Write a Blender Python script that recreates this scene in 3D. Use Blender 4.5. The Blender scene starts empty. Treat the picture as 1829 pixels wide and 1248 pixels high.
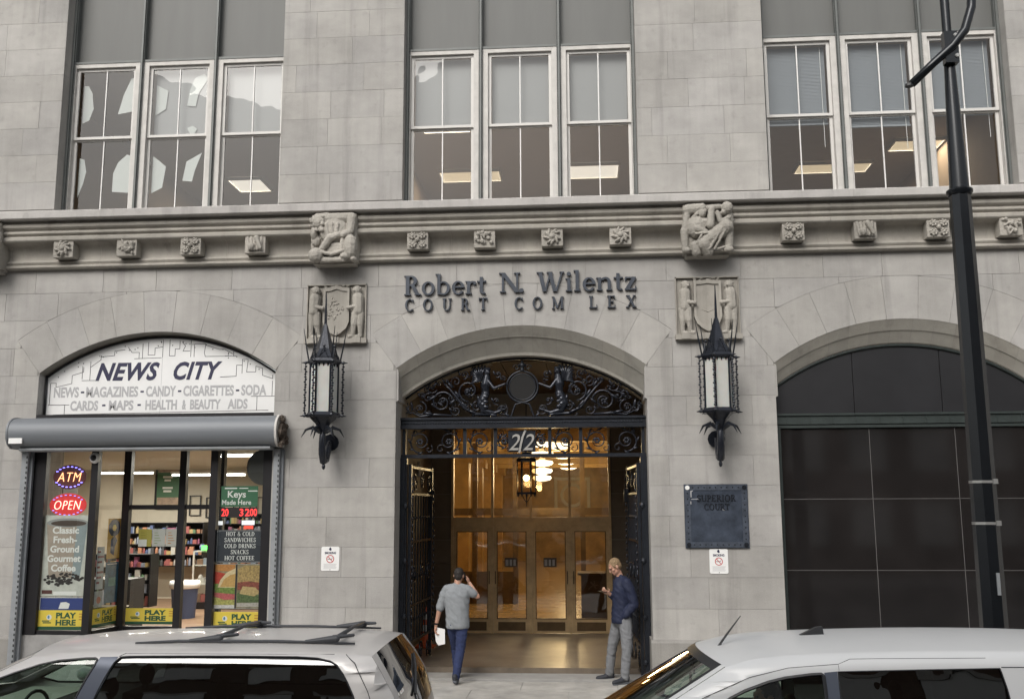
import bpy, bmesh, math, random
from mathutils import Vector, Matrix
from mathutils.geometry import tessellate_polygon
R_ = math.radians
SC = bpy.context.scene
COL = SC.collection

# ---------------------------------------------------------------- camera
cam_d = bpy.data.cameras.new("camera"); cam = bpy.data.objects.new("camera", cam_d); COL.objects.link(cam)
cam_d.lens = 34.45; cam_d.sensor_width = 36; cam_d.clip_end = 500
_r = Vector((0.99717594, 0.07499701, -0.00394794)); _u = Vector((0.01579421, -0.15802998, 0.98730799)); _f = Vector((-0.07342125, 0.98458213, 0.15876821))
cam.matrix_world = Matrix(((_r.x, _u.x, -_f.x, 1.062), (_r.y, _u.y, -_f.y, -16.0554), (_r.z, _u.z, -_f.z, 2.773), (0, 0, 0, 1)))
SC.camera = cam
# ---------------------------------------------------------------- sky, sun, exposure (overcast)
SUN_EL, SUN_AZ = 40, 200      # azimuth measured clockwise from +Y
W = bpy.data.worlds.new("World"); SC.world = W; W.use_nodes = True
wn = W.node_tree.nodes; wl = W.node_tree.links
bg = wn["Background"]; sky = wn.new("ShaderNodeTexSky"); sky.sky_type = 'NISHITA'; sky.sun_disc = False
sky.sun_elevation = R_(SUN_EL); sky.sun_rotation = R_(SUN_AZ); sky.air_density = 1.6; sky.dust_density = 4.0; sky.ozone_density = 1.0
hs = wn.new("ShaderNodeHueSaturation"); hs.inputs["Saturation"].default_value = 0.22
wl.new(sky.outputs[0], hs.inputs["Color"]); wl.new(hs.outputs[0], bg.inputs["Color"]); bg.inputs["Strength"].default_value = 0.15
sun_d = bpy.data.lights.new("sun", 'SUN'); sun = bpy.data.objects.new("sun", sun_d); COL.objects.link(sun)
sun_d.energy = 1.5; sun_d.angle = R_(35); sun_d.color = (1.0, 0.96, 0.90)
_d = Vector((math.sin(R_(SUN_AZ)) * math.cos(R_(SUN_EL)), math.cos(R_(SUN_AZ)) * math.cos(R_(SUN_EL)), math.sin(R_(SUN_EL))))
sun.rotation_euler = _d.to_track_quat('Z', 'Y').to_euler()
SC.view_settings.view_transform = 'Standard'; SC.view_settings.look = 'None'
SC.view_settings.exposure = 0.14; SC.view_settings.gamma = 1.0; SC.view_settings.use_curve_mapping = False
SC.cycles.max_bounces = 8; SC.cycles.diffuse_bounces = 3; SC.cycles.glossy_bounces = 4; SC.cycles.transmission_bounces = 6; SC.cycles.transparent_max_bounces = 12
SC.cycles.sample_clamp_indirect = 4.0; SC.cycles.use_denoising = True; SC.cycles.caustics_reflective = False; SC.cycles.caustics_refractive = False

# ---------------------------------------------------------------- materials
MATS = {}
def _pos(nt):
    return nt.nodes.new("ShaderNodeNewGeometry").outputs["Position"]
def mat(name, col, rough=.6, metal=0., var=0., vs=4., bump=0., bs=60., rand=0., spec=.5, coat=0., emis=None, estr=0., detail=6., stretch=None, trans=0.):
    m = bpy.data.materials.new(name); m.use_nodes = True; nt = m.node_tree; n = nt.nodes; l = nt.links
    p = n["Principled BSDF"]
    c = (*col, 1) if len(col) == 3 else col
    p.inputs["Base Color"].default_value = c; p.inputs["Roughness"].default_value = rough; p.inputs["Metallic"].default_value = metal
    p.inputs["Specular IOR Level"].default_value = spec; p.inputs["Coat Weight"].default_value = coat; p.inputs["Coat Roughness"].default_value = .05
    if emis: p.inputs["Emission Color"].default_value = (*emis, 1); p.inputs["Emission Strength"].default_value = estr
    if trans: p.inputs["Subsurface Weight"].default_value = trans
    src = None
    if var or bump:
        pos = _pos(nt)
        if stretch:
            mp = n.new("ShaderNodeMapping"); mp.inputs["Scale"].default_value = stretch; l.new(pos, mp.inputs["Vector"]); pos = mp.outputs[0]
    if var or rand:
        hsv = n.new("ShaderNodeHueSaturation"); hsv.inputs["Color"].default_value = c
        val = None
        if var:
            nz = n.new("ShaderNodeTexNoise"); nz.inputs["Scale"].default_value = vs; nz.inputs["Detail"].default_value = detail; nz.inputs["Roughness"].default_value = .62
            l.new(pos, nz.inputs["Vector"])
            mr = n.new("ShaderNodeMapRange"); mr.inputs[1].default_value = .25; mr.inputs[2].default_value = .75; mr.inputs[3].default_value = 1 - var; mr.inputs[4].default_value = 1 + var
            l.new(nz.outputs[0], mr.inputs[0]); val = mr.outputs[0]
        if rand:
            oi = n.new("ShaderNodeObjectInfo"); mr2 = n.new("ShaderNodeMapRange"); mr2.inputs[3].default_value = 1 - rand; mr2.inputs[4].default_value = 1 + rand
            l.new(oi.outputs["Random"], mr2.inputs[0])
            if val:
                mu = n.new("ShaderNodeMath"); mu.operation = 'MULTIPLY'; l.new(val, mu.inputs[0]); l.new(mr2.outputs[0], mu.inputs[1]); val = mu.outputs[0]
            else: val = mr2.outputs[0]
        l.new(val, hsv.inputs["Value"]); l.new(hsv.outputs[0], p.inputs["Base Color"])
    if bump:
        nb = n.new("ShaderNodeTexNoise"); nb.inputs["Scale"].default_value = bs; nb.inputs["Detail"].default_value = 4; l.new(pos, nb.inputs["Vector"])
        b = n.new("ShaderNodeBump"); b.inputs["Strength"].default_value = bump; b.inputs["Distance"].default_value = .01; l.new(nb.outputs[0], b.inputs["Height"]); l.new(b.outputs[0], p.inputs["Normal"])
    MATS[name] = m
    return m
def glass(name, tint=(1, 1, 1), k=1.0, rough=0., wav=0., wsc=2.0, ior=1.5):
    m = bpy.data.materials.new(name); m.use_nodes = True; nt = m.node_tree; n = nt.nodes; l = nt.links
    n.remove(n["Principled BSDF"]); out = n["Material Output"]
    tr = n.new("ShaderNodeBsdfTransparent"); tr.inputs[0].default_value = (*tint, 1)
    gl = n.new("ShaderNodeBsdfAnisotropic") if False else n.new("ShaderNodeBsdfGlossy"); gl.inputs["Roughness"].default_value = rough
    fr = n.new("ShaderNodeFresnel"); fr.inputs["IOR"].default_value = ior
    ge = n.new("ShaderNodeNewGeometry"); ir = n.new("ShaderNodeMapRange"); ir.inputs[3].default_value = ior; ir.inputs[4].default_value = 1 / ior; l.new(ge.outputs['Backfacing'], ir.inputs[0]); l.new(ir.outputs[0], fr.inputs['IOR'])   # the same reflectance from both sides
    mu = n.new("ShaderNodeMath"); mu.operation = 'MULTIPLY'; mu.use_clamp = True; mu.inputs[1].default_value = k; l.new(fr.outputs[0], mu.inputs[0])
    mx = n.new("ShaderNodeMixShader"); l.new(mu.outputs[0], mx.inputs[0]); l.new(tr.outputs[0], mx.inputs[1]); l.new(gl.outputs[0], mx.inputs[2]); l.new(mx.outputs[0], out.inputs[0])
    if wav:
        nb = n.new("ShaderNodeTexNoise"); nb.inputs["Scale"].default_value = wsc; nb.inputs["Detail"].default_value = 1.5; l.new(_pos(nt), nb.inputs["Vector"])
        b = n.new("ShaderNodeBump"); b.inputs["Strength"].default_value = wav; b.inputs["Distance"].default_value = .05; l.new(nb.outputs[0], b.inputs["Height"]); l.new(b.outputs[0], gl.inputs["Normal"])
    MATS[name] = m
    return m
def stone_mat(name, col, warm, rand=.09, blotch=.10):
    """limestone: per-block tint, soft blotches, faint vertical rain streaks, fine grain"""
    m = bpy.data.materials.new(name); m.use_nodes = True; nt = m.node_tree; n = nt.nodes; l = nt.links
    p = n["Principled BSDF"]; p.inputs["Roughness"].default_value = .86; p.inputs["Specular IOR Level"].default_value = .25
    pos = _pos(nt); oi = n.new("ShaderNodeObjectInfo")
    mixc = n.new("ShaderNodeMix"); mixc.data_type = 'RGBA'; mixc.inputs["A"].default_value = (*col, 1); mixc.inputs["B"].default_value = (*warm, 1)
    # second random from the first
    m2 = n.new("ShaderNodeMath"); m2.operation = 'MULTIPLY'; m2.inputs[1].default_value = 7.13; l.new(oi.outputs["Random"], m2.inputs[0])
    m3 = n.new("ShaderNodeMath"); m3.operation = 'FRACT'; l.new(m2.outputs[0], m3.inputs[0]); l.new(m3.outputs[0], mixc.inputs["Factor"])
    hsv = n.new("ShaderNodeHueSaturation"); l.new(mixc.outputs["Result"], hsv.inputs["Color"])
    def noise(scale, det, sx=None, off=None):
        v = pos
        if sx:
            mp = n.new("ShaderNodeMapping"); mp.inputs["Scale"].default_value = sx; l.new(v, mp.inputs["Vector"]); v = mp.outputs[0]
        if off:
            ad = n.new("ShaderNodeVectorMath"); ad.operation = 'MULTIPLY_ADD'; cb = n.new("ShaderNodeCombineXYZ"); l.new(oi.outputs["Random"], cb.inputs[0]); l.new(m3.outputs[0], cb.inputs[2])
            ad.inputs[1].default_value = (1, 1, 1); l.new(v, ad.inputs[0])
            sc = n.new("ShaderNodeVectorMath"); sc.operation = 'SCALE'; sc.inputs["Scale"].default_value = off; l.new(cb.outputs[0], sc.inputs[0]); l.new(sc.outputs[0], ad.inputs[2]); v = ad.outputs[0]
        t = n.new("ShaderNodeTexNoise"); t.inputs["Scale"].default_value = scale; t.inputs["Detail"].default_value = det; t.inputs["Roughness"].default_value = .6; l.new(v, t.inputs["Vector"]); return t.outputs[0]
    def rng(src, lo, hi, a=.3, b=.7):
        r = n.new("ShaderNodeMapRange"); r.inputs[1].default_value = a; r.inputs[2].default_value = b; r.inputs[3].default_value = lo; r.inputs[4].default_value = hi; l.new(src, r.inputs[0]); return r.outputs[0]
    def mul(a, b):
        r = n.new("ShaderNodeMath"); r.operation = 'MULTIPLY'; l.new(a, r.inputs[0]); l.new(b, r.inputs[1]); return r.outputs[0]
    rr = n.new("ShaderNodeMapRange"); rr.inputs[3].default_value = 1 - rand; rr.inputs[4].default_value = 1 + rand; l.new(oi.outputs["Random"], rr.inputs[0])
    v = mul(rr.outputs[0], rng(noise(.7, 4), 1 - blotch, 1 + blotch * .8))
    v = mul(v, rng(noise(2.6, 7, (1, 1, 1.6), 20.), .93, 1.06))
    v = mul(v, rng(noise(1.0, 5, (9, 9, .35)), .955, 1.03))
    v = mul(v, rng(noise(70, 3), .93, 1.06))
    v = mul(v, rng(noise(1.0, 6, (3.2, 3.2, .22)), .80, 1.0, .30, .46))
    v = mul(v, rng(noise(5.0, 8), .88, 1.0, .30, .42))
    l.new(v, hsv.inputs["Value"]); l.new(hsv.outputs[0], p.inputs["Base Color"])
    b = n.new("ShaderNodeBump"); b.inputs["Strength"].default_value = .28; b.inputs["Distance"].default_value = .006; l.new(noise(55, 6), b.inputs["Height"]); l.new(b.outputs[0], p.inputs["Normal"])
    MATS[name] = m; return m
stone_mat('limestone', (.380, .366, .345), (.366, .354, .340), .05, .17)
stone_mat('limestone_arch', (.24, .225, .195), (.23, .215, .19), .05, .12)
stone_mat('limestone_carved', (.36, .338, .303), (.345, .325, .29), .04, .22)
stone_mat('limestone_sill', (.45, .435, .415), (.44, .42, .405), .03, .08)
stone_mat('limestone_plinth', (.27, .258, .24), (.25, .24, .225), .05, .16)
mat('mortar', (.275, .265, .25), .95, var=.2, vs=3)
mat('iron_gray', (.12, .128, .124), .5, .1, var=.18, vs=3, bump=.15)
mat('spandrel', (.115, .117, .112), .55, 0, var=.09, vs=1.1, stretch=(3, 1, .4))
mat('paint_cream', (.585, .57, .545), .5, var=.06, vs=2, bump=.1, bs=25)
mat('paint_cream_aged', (.53, .512, .485), .65, var=.14, vs=6, bump=.25, bs=30)
mat('muntin_white', (.72, .71, .69), .45)
mat('black_iron', (.016, .019, .026), .36, .35, var=.35, vs=9, bump=.2, bs=30)
mat('black_iron_gloss', (.022, .025, .034), .22, .4, var=.3, vs=7, bump=.12, bs=25)
mat('letter_metal', (.045, .052, .066), .42, .5, var=.25, vs=8)
mat('numeral', (.34, .33, .31), .45, .3)
mat('brass', (.52, .37, .20), .42, .4, var=.25, vs=5, bump=.08, bs=20)
mat('brass_dark', (.12, .078, .04), .42, .7, var=.3, vs=5)
mat('vest_stone', (.14, .115, .09), .8, var=.2, vs=2.5, rand=.12, bump=.2)
mat('vest_floor', (.165, .135, .105), .33, var=.4, vs=2.2, bump=.1, bs=14, spec=.35)
mat('vest_ceiling', (.07, .04, .025), .75, var=.3, vs=3)
mat('lobby_marble', (.44, .29, .12), .35, var=.45, vs=1.5, detail=9)
mat('lobby_ceiling', (.62, .44, .20), .6, var=.1)
mat('lobby_floor', (.42, .30, .15), .2, var=.2, vs=1.5)
mat('lamp_white', (1, 1, 1), .5, emis=(1, .90, .72), estr=1.9)
mat('lamp_bulb', (1, 1, 1), .5, emis=(1, .82, .52), estr=12.0)
mat('lamp_panel', (1, 1, 1), .5, emis=(1, .93, .80), estr=.6)
mat('lamp_panel_warm', (1, 1, 1), .5, emis=(1, .80, .50), estr=.40)
mat('tube_white', (1, 1, 1), .5, emis=(1, .97, .90), estr=7.0)
mat('frost_glass', (.52, .52, .495), .25, var=.06, vs=5, trans=.25)
mat('bronze_plaque', (.055, .068, .095), .38, .4, var=.6, vs=4, bump=.25, bs=18, detail=9)
mat('plaque_rim', (.085, .10, .13), .4, .5, var=.4, vs=14)
mat('paint_white', (.78, .78, .77), .4, var=.04, vs=6)
mat('sign_white', (.74, .74, .735), .45, var=.05, vs=3)
mat('ink_navy', (.018, .018, .055), .5)
mat('ink_gray', (.40, .40, .41), .5)
mat('ink_black', (.02, .02, .025), .5)
mat('ink_red', (.45, .03, .03), .5)
mat('ink_white', (.75, .75, .72), .5)
mat('shutter_steel', (.16, .172, .188), .5, .1, var=.10, vs=2, bump=.05, stretch=(.3, 1, 4))
mat('rail_steel', (.27, .285, .30), .5, .3, var=.15, vs=5)
mat('rust', (.075, .058, .046), .8, .2, var=.5, vs=22, bump=.4)
mat('alu_black', (.014, .013, .015), .4, .2, var=.2)
mat('concrete', (.33, .32, .305), .85, var=.15, vs=3, bump=.3)
mat('bulkhead', (.27, .265, .26), .7, var=.2, vs=4, bump=.2)
mat('black_panel', (.016, .0145, .0145), .07, 0, var=.35, vs=1.2, spec=.8)
mat('lunette_panel', (.020, .020, .0225), .35, 0, var=.25, vs=1.4)
mat('frame_green', (.035, .045, .043), .45, .2, var=.25, vs=6)
mat('joint_gray', (.115, .11, .108), .6)
mat('sidewalk', (.40, .385, .36), .85, var=.34, vs=2.2, bump=.35, bs=45, rand=.06)
mat('asphalt', (.05, .05, .052), .9, var=.25, vs=5, bump=.5, bs=90)
mat('kerb_stone', (.26, .255, .25), .85, var=.15, vs=4, bump=.3)
mat('road_white', (.62, .62, .60), .7, var=.15, vs=9)
mat('brick_far', (.13, .085, .062), .9, var=.2, vs=6, bump=.2)
mat('stone_far', (.42, .40, .37), .85, var=.1)
glass('win_glass', (.93, .95, .95), 1.5, 0, .10, 1.3)
glass('far_glass', (.25, .28, .30), 2.2)
glass('shop_glass', (.88, .90, .89), 1.15, 0, .05, 1.0)
glass('door_glass', (.92, .88, .78), 2.6, 0, .10, 1.6)
glass('car_glass_clear', (.66, .78, .71), 2.4, 0, .06, 2.5)
glass('car_glass_dark', (.05, .055, .055), 3.6, 0, .12, 2.2)
mat('office_wall', (.40, .305, .22), .8, var=.05)
mat('office_ceiling', (.36, .31, .26), .8, var=.05)
mat('office_gray', (.20, .20, .20), .8)
mat('blind_gray', (.25, .265, .285), .55)
mat('shade_pale', (.25, .248, .245), .7, var=.06, vs=8, stretch=(6, 1, .3))
mat('reflection_white', (.46, .475, .45), .7, var=.03)  # pale tone of the cut-out window reflections
mat('fixture_metal', (.55, .54, .50), .4)
mat('lamp_black', (.012, .014, .017), .22, .35, var=.2, vs=3)
mat('steel_band', (.36, .36, .35), .4, .6)
mat('car_silver', (.52, .505, .495), .36, .15, coat=.35, var=.05, vs=3)
mat('car_white', (.54, .55, .56), .42, 0, coat=.3, var=.03, vs=2)
mat('trim_black', (.018, .019, .022), .5, bump=.1)
mat('trim_blue', (.085, .098, .13), .4, .3)
mat('rack_gray', (.045, .048, .055), .55, bump=.2)
mat('rubber', (.012, .012, .012), .85)
mat('rim_alloy', (.45, .45, .46), .3, .8)
mat('seat_fabric', (.30, .29, .26), .9, var=.1)
mat('headlight', (.7, .72, .74), .12)
mat('taillight', (.35, .015, .015), .2)
mat('skin', (.46, .26, .185), .55, var=.05, trans=.1)
mat('hair_dark', (.018, .014, .012), .7, var=.3, vs=60)
mat('hair_sandy', (.23, .155, .085), .75, var=.25, vs=60)
mat('polo_gray', (.235, .25, .265), .9, var=.10, vs=14, bump=.8, bs=11)
mat('denim', (.020, .030, .085), .9, var=.3, vs=12, bump=.8, bs=12)
mat('jacket_navy', (.008, .013, .040), .75, var=.2, vs=10, bump=.8, bs=11)
mat('trouser_gray', (.175, .18, .19), .9, var=.12, vs=12, bump=.8, bs=11)
mat('shoe_dark', (.025, .027, .035), .6)
mat('sole_gray', (.12, .13, .15), .7)
mat('phone_black', (.012, .012, .014), .2)
mat('cone_orange', (.55, .09, .02), .55)
mat('cone_white', (.70, .70, .66), .5)
def flat(name, c, r=.5, v=0.):
    return mat(name, c, r, var=v, vs=8)
def glow(name, c, s): return mat(name, c, .5, emis=c, estr=s)

# ---------------------------------------------------------------- object helpers
def tag(o, label=None, cat=None, group=None, kind=None):
    if label: o['label'] = label
    if cat: o['category'] = cat
    if group: o['group'] = group
    if kind: o['kind'] = kind
    return o
def thing(name, loc, label, cat, group=None):
    o = bpy.data.objects.new(name, None); COL.objects.link(o); o.location = loc; o.empty_display_size = .2
    return tag(o, label, cat, group)
def attach(o, parent):
    if parent is not None:
        o.parent = parent
        if parent.type == 'EMPTY': o.matrix_parent_inverse = Matrix.Translation(-Vector(parent.location))
    return o
def link_mesh(name, me, m=None, parent=None):
    o = bpy.data.objects.new(name, me); COL.objects.link(o)
    if m is not None:
        me.materials.clear(); me.materials.append(MATS[m] if isinstance(m, str) else m)
    return attach(o, parent)
class MB:
    def __init__(s): s.v = []; s.f = []
    def add(s, vs, fs):
        k = len(s.v); s.v += [tuple(v) for v in vs]; s.f += [tuple(i + k for i in f) for f in fs]; return s
    def box(s, x0, x1, y0, y1, z0, z1):
        return s.add([(x, y, z) for x in (x0, x1) for y in (y0, y1) for z in (z0, z1)], [(0, 1, 3, 2), (4, 6, 7, 5), (0, 4, 5, 1), (2, 3, 7, 6), (0, 2, 6, 4), (1, 5, 7, 3)])
    def prism(s, poly, y0, y1, fn=None):
        """poly in (x, z), extruded y0..y1; may be concave"""
        fn = fn or (lambda a, b, c: (a, c, b)); n = len(poly)
        tr = tessellate_polygon([[Vector((a, b, 0)) for a, b in poly]])
        vs = [fn(a, b, y0) for a, b in poly] + [fn(a, b, y1) for a, b in poly]
        fs = [tuple(t) for t in tr] + [tuple(i + n for i in reversed(t)) for t in tr] + [(i, (i + 1) % n, n + (i + 1) % n, n + i) for i in range(n)]
        if n <= 4: fs = [tuple(range(n)), tuple(range(2 * n - 1, n - 1, -1))] + fs[2 * len(tr):]
        return s.add(vs, fs)
    def tube(s, pts, r, n=6, closed=False, cap=True):
        pts = [Vector(p) for p in pts]; m = len(pts); rs = r if isinstance(r, (list, tuple)) else [r] * m
        vs = []; up = None
        for i, p in enumerate(pts):
            a = pts[(i - 1) % m] if (closed or i) else p; b = pts[(i + 1) % m] if (closed or i < m - 1) else p
            d = (b - a); d = d.normalized() if d.length > 1e-9 else Vector((0, 0, 1))
            if up is None: up = d.orthogonal().normalized()
            up = (up - d * up.dot(d)); up = up.normalized() if up.length > 1e-6 else d.orthogonal().normalized()
            sd = d.cross(up)
            vs += [p + (up * math.cos(2 * math.pi * k / n) + sd * math.sin(2 * math.pi * k / n)) * rs[i] for k in range(n)]
        fs = []
        for i in range(m if closed else m - 1):
            j = (i + 1) % m
            fs += [(i * n + k, i * n + (k + 1) % n, j * n + (k + 1) % n, j * n + k) for k in range(n)]
        if cap and not closed: fs += [tuple(range(n - 1, -1, -1)), tuple((m - 1) * n + k for k in range(n))]
        return s.add(vs, fs)
    def lathe(s, prof, c=(0, 0, 0), n=16, axis='z', rot=0.):
        vs = []
        for r, h in prof:
            for k in range(n):
                a = 2 * math.pi * k / n + rot; x, y = r * math.cos(a), r * math.sin(a)
                vs.append({'z': (c[0] + x, c[1] + y, c[2] + h), 'y': (c[0] + x, c[1] + h, c[2] + y), 'x': (c[0] + h, c[1] + x, c[2] + y)}[axis])
        fs = [(i * n + k, i * n + (k + 1) % n, (i + 1) * n + (k + 1) % n, (i + 1) * n + k) for i in range(len(prof) - 1) for k in range(n)]
        fs += [tuple(range(n - 1, -1, -1)), tuple((len(prof) - 1) * n + k for k in range(n))]
        return s.add(vs, fs)
    def ell(s, c, r, nu=8, nv=5, rot=None):
        r = (r, r, r) if not isinstance(r, (tuple, list)) else r; c = Vector(c); vs = []
        for j in range(nv + 1):
            ph = math.pi * j / nv - math.pi / 2
            for k in range(nu):
                a = 2 * math.pi * k / nu
                v = Vector((r[0] * math.cos(ph) * math.cos(a), r[1] * math.cos(ph) * math.sin(a), r[2] * math.sin(ph)))
                if rot: v = rot @ v
                vs.append(c + v)
        return s.add(vs, [(j * nu + k, j * nu + (k + 1) % nu, (j + 1) * nu + (k + 1) % nu, (j + 1) * nu + k) for j in range(nv) for k in range(nu)])
    def cap(s, a, b, r0, r1=None, n=10):
        r1 = r0 if r1 is None else r1; a = Vector(a); b = Vector(b); d = b - a; L = d.length or 1e-6; u = d / L; q = []
        for k in range(5):
            t = math.pi / 2 * k / 4; q.append((a - u * r0 * math.cos(t), max(r0 * math.sin(t), r0 * .02)))
        for k in range(5):
            t = math.pi / 2 * k / 4; q.append((b + u * r1 * math.sin(t), max(r1 * math.cos(t), r1 * .02)))
        return s.tube([p for p, _ in q], [x for _, x in q], n)
    def mesh(s, name, fix=True):
        me = bpy.data.meshes.new(name); me.from_pydata(s.v, [], s.f)
        if fix:
            b = bmesh.new(); b.from_mesh(me); bmesh.ops.remove_doubles(b, verts=b.verts, dist=1e-5); bmesh.ops.recalc_face_normals(b, faces=b.faces); b.to_mesh(me); b.free()
        me.update(); return me
    def build(s, name, m, parent=None, smooth=False, fix=True, angle=None):
        me = s.mesh(name, fix)
        if smooth:
            me.polygons.foreach_set('use_smooth', [True] * len(me.polygons))
            if angle: me.set_sharp_from_angle(angle=R_(angle))
        return link_mesh(name, me, m, parent)
_tmp_scene_objs = []
def remesh(mb, name, m, parent=None, voxel=.012, smooth=6, fac=.6):
    me = mb.mesh(name, True); o = bpy.data.objects.new("tmp", me); COL.objects.link(o)
    r = o.modifiers.new("r", 'REMESH'); r.mode = 'VOXEL'; r.voxel_size = voxel; r.use_smooth_shade = True
    if smooth: s = o.modifiers.new("s", 'SMOOTH'); s.factor = fac; s.iterations = smooth
    dg = bpy.context.evaluated_depsgraph_get(); ev = o.evaluated_get(dg)
    nm = bpy.data.meshes.new_from_object(ev); bpy.data.objects.remove(o); nm.name = name
    nm.polygons.foreach_set('use_smooth', [True] * len(nm.polygons))
    return link_mesh(name, nm, m, parent)
from mathutils import noise as mnoise
def carve(o, amp=.004, sc=28.):
    """weather a carved mesh: chisel marks and pitting"""
    me = o.data; cs = [v.co.copy() for v in me.vertices]; ns = [v.normal.copy() for v in me.vertices]; out = []
    for c, n in zip(cs, ns):
        p = c * sc; out += (c + n * (amp * (mnoise.noise(p) + .6 * mnoise.noise(p * 2.3) - .5 * abs(mnoise.noise(p * .6)))))[:]
    me.vertices.foreach_set('co', out)
    o.data.update(); return o
def folds(o, amp=.008, sc=(9, 9, 13)):
    """cloth creases: ridged noise pushed along the normals"""
    me = o.data; cs = [v.co.copy() for v in me.vertices]; ns = [v.normal.copy() for v in me.vertices]; out = []
    for c, n in zip(cs, ns):
        p = Vector((c.x * sc[0] + c.z * 3, c.y * sc[1], c.z * sc[2] + c.x * 5)); out += (c + n * (amp * (.35 - 1.3 * abs(mnoise.noise(p)) + .5 * mnoise.noise(p * 2.1))))[:]
    me.vertices.foreach_set('co', out); me.update(); return o
def copy_obj(o, loc, parent):
    c = o.copy(); COL.objects.link(c); c.location = loc; return attach(c, parent)
class Panel:
    """a flat frame: point (u, v) on it, d outwards along its normal"""
    def __init__(s, o, u=(1, 0, 0), n=(0, -1, 0), v=(0, 0, 1)):
        s.o = Vector(o); s.u = Vector(u).normalized(); s.n = Vector(n).normalized(); s.vv = Vector(v).normalized()
    def p(s, a, b, d=0.): return s.o + s.u * a + s.vv * b + s.n * d
    def poly(s, mb, pts, d0, d1): return mb.prism(pts, d0, d1, lambda a, b, c: tuple(s.p(a, b, c)))
    def rect(s, mb, u0, u1, v0, v1, d0, d1): return s.poly(mb, [(u0, v0), (u1, v0), (u1, v1), (u0, v1)], d0, d1)
    def line(s, mb, pts, w, d0, d1):
        for i in range(len(pts) - 1):
            a = Vector(pts[i]); b = Vector(pts[i + 1]); t = b - a
            if t.length < 1e-6: continue
            t.normalize(); nn = Vector((-t.y, t.x)) * w / 2; e = t * w / 2
            s.poly(mb, [tuple(a - e - nn), tuple(b + e - nn), tuple(b + e + nn), tuple(a - e + nn)], d0, d1 + i * 2e-5)
    def ring(s, mb, cx, cy, r0, r1, d0, d1, n=24, sy=1., a0=0, a1=360):
        m = n
        for i in range(m):
            t0 = R_(a0 + (a1 - a0) * i / m); t1 = R_(a0 + (a1 - a0) * (i + 1) / m)
            s.poly(mb, [(cx + r0 * math.cos(t0), cy + r0 * sy * math.sin(t0)), (cx + r1 * math.cos(t0), cy + r1 * sy * math.sin(t0)), (cx + r1 * math.cos(t1), cy + r1 * sy * math.sin(t1)), (cx + r0 * math.cos(t1), cy + r0 * sy * math.sin(t1))], d0, d1)
    def disc(s, mb, cx, cy, rx, ry, d0, d1, n=20): s.poly(mb, [(cx + rx * math.cos(2 * math.pi * i / n), cy + ry * math.sin(2 * math.pi * i / n)) for i in range(n)], d0, d1)
    def text(s, name, body, u, v, h, m, parent, d=.002, ext=.001, bold=0., shear=0., align='CENTER', width=None, sp=1.):
        """sans lettering of cap height h with its baseline at v"""
        cu = bpy.data.curves.new("t", 'FONT'); cu.body = body; cu.size = h / .69; cu.extrude = ext; cu.offset = bold; cu.shear = shear; cu.align_x = align; cu.resolution_u = 3; cu.space_character = sp
        o = bpy.data.objects.new("t", cu); COL.objects.link(o); dg = bpy.context.evaluated_depsgraph_get()
        me = bpy.data.meshes.new_from_object(o.evaluated_get(dg)); bpy.data.objects.remove(o); bpy.data.curves.remove(cu); me.name = name
        xs = [q.co.x for q in me.vertices]; k = 1.
        if width and xs: k = width / (max(xs) - min(xs))
        mid = (max(xs) + min(xs)) / 2 if align == 'CENTER' else 0
        for q in me.vertices: q.co = s.p(u + (q.co.x - mid) * k, v + q.co.y, d + ext + q.co.z)
        return link_mesh(name, me, m, parent)
FR = Panel((0, 0, 0))   # the facade plane itself: u = X, v = Z, d = towards the street

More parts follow.
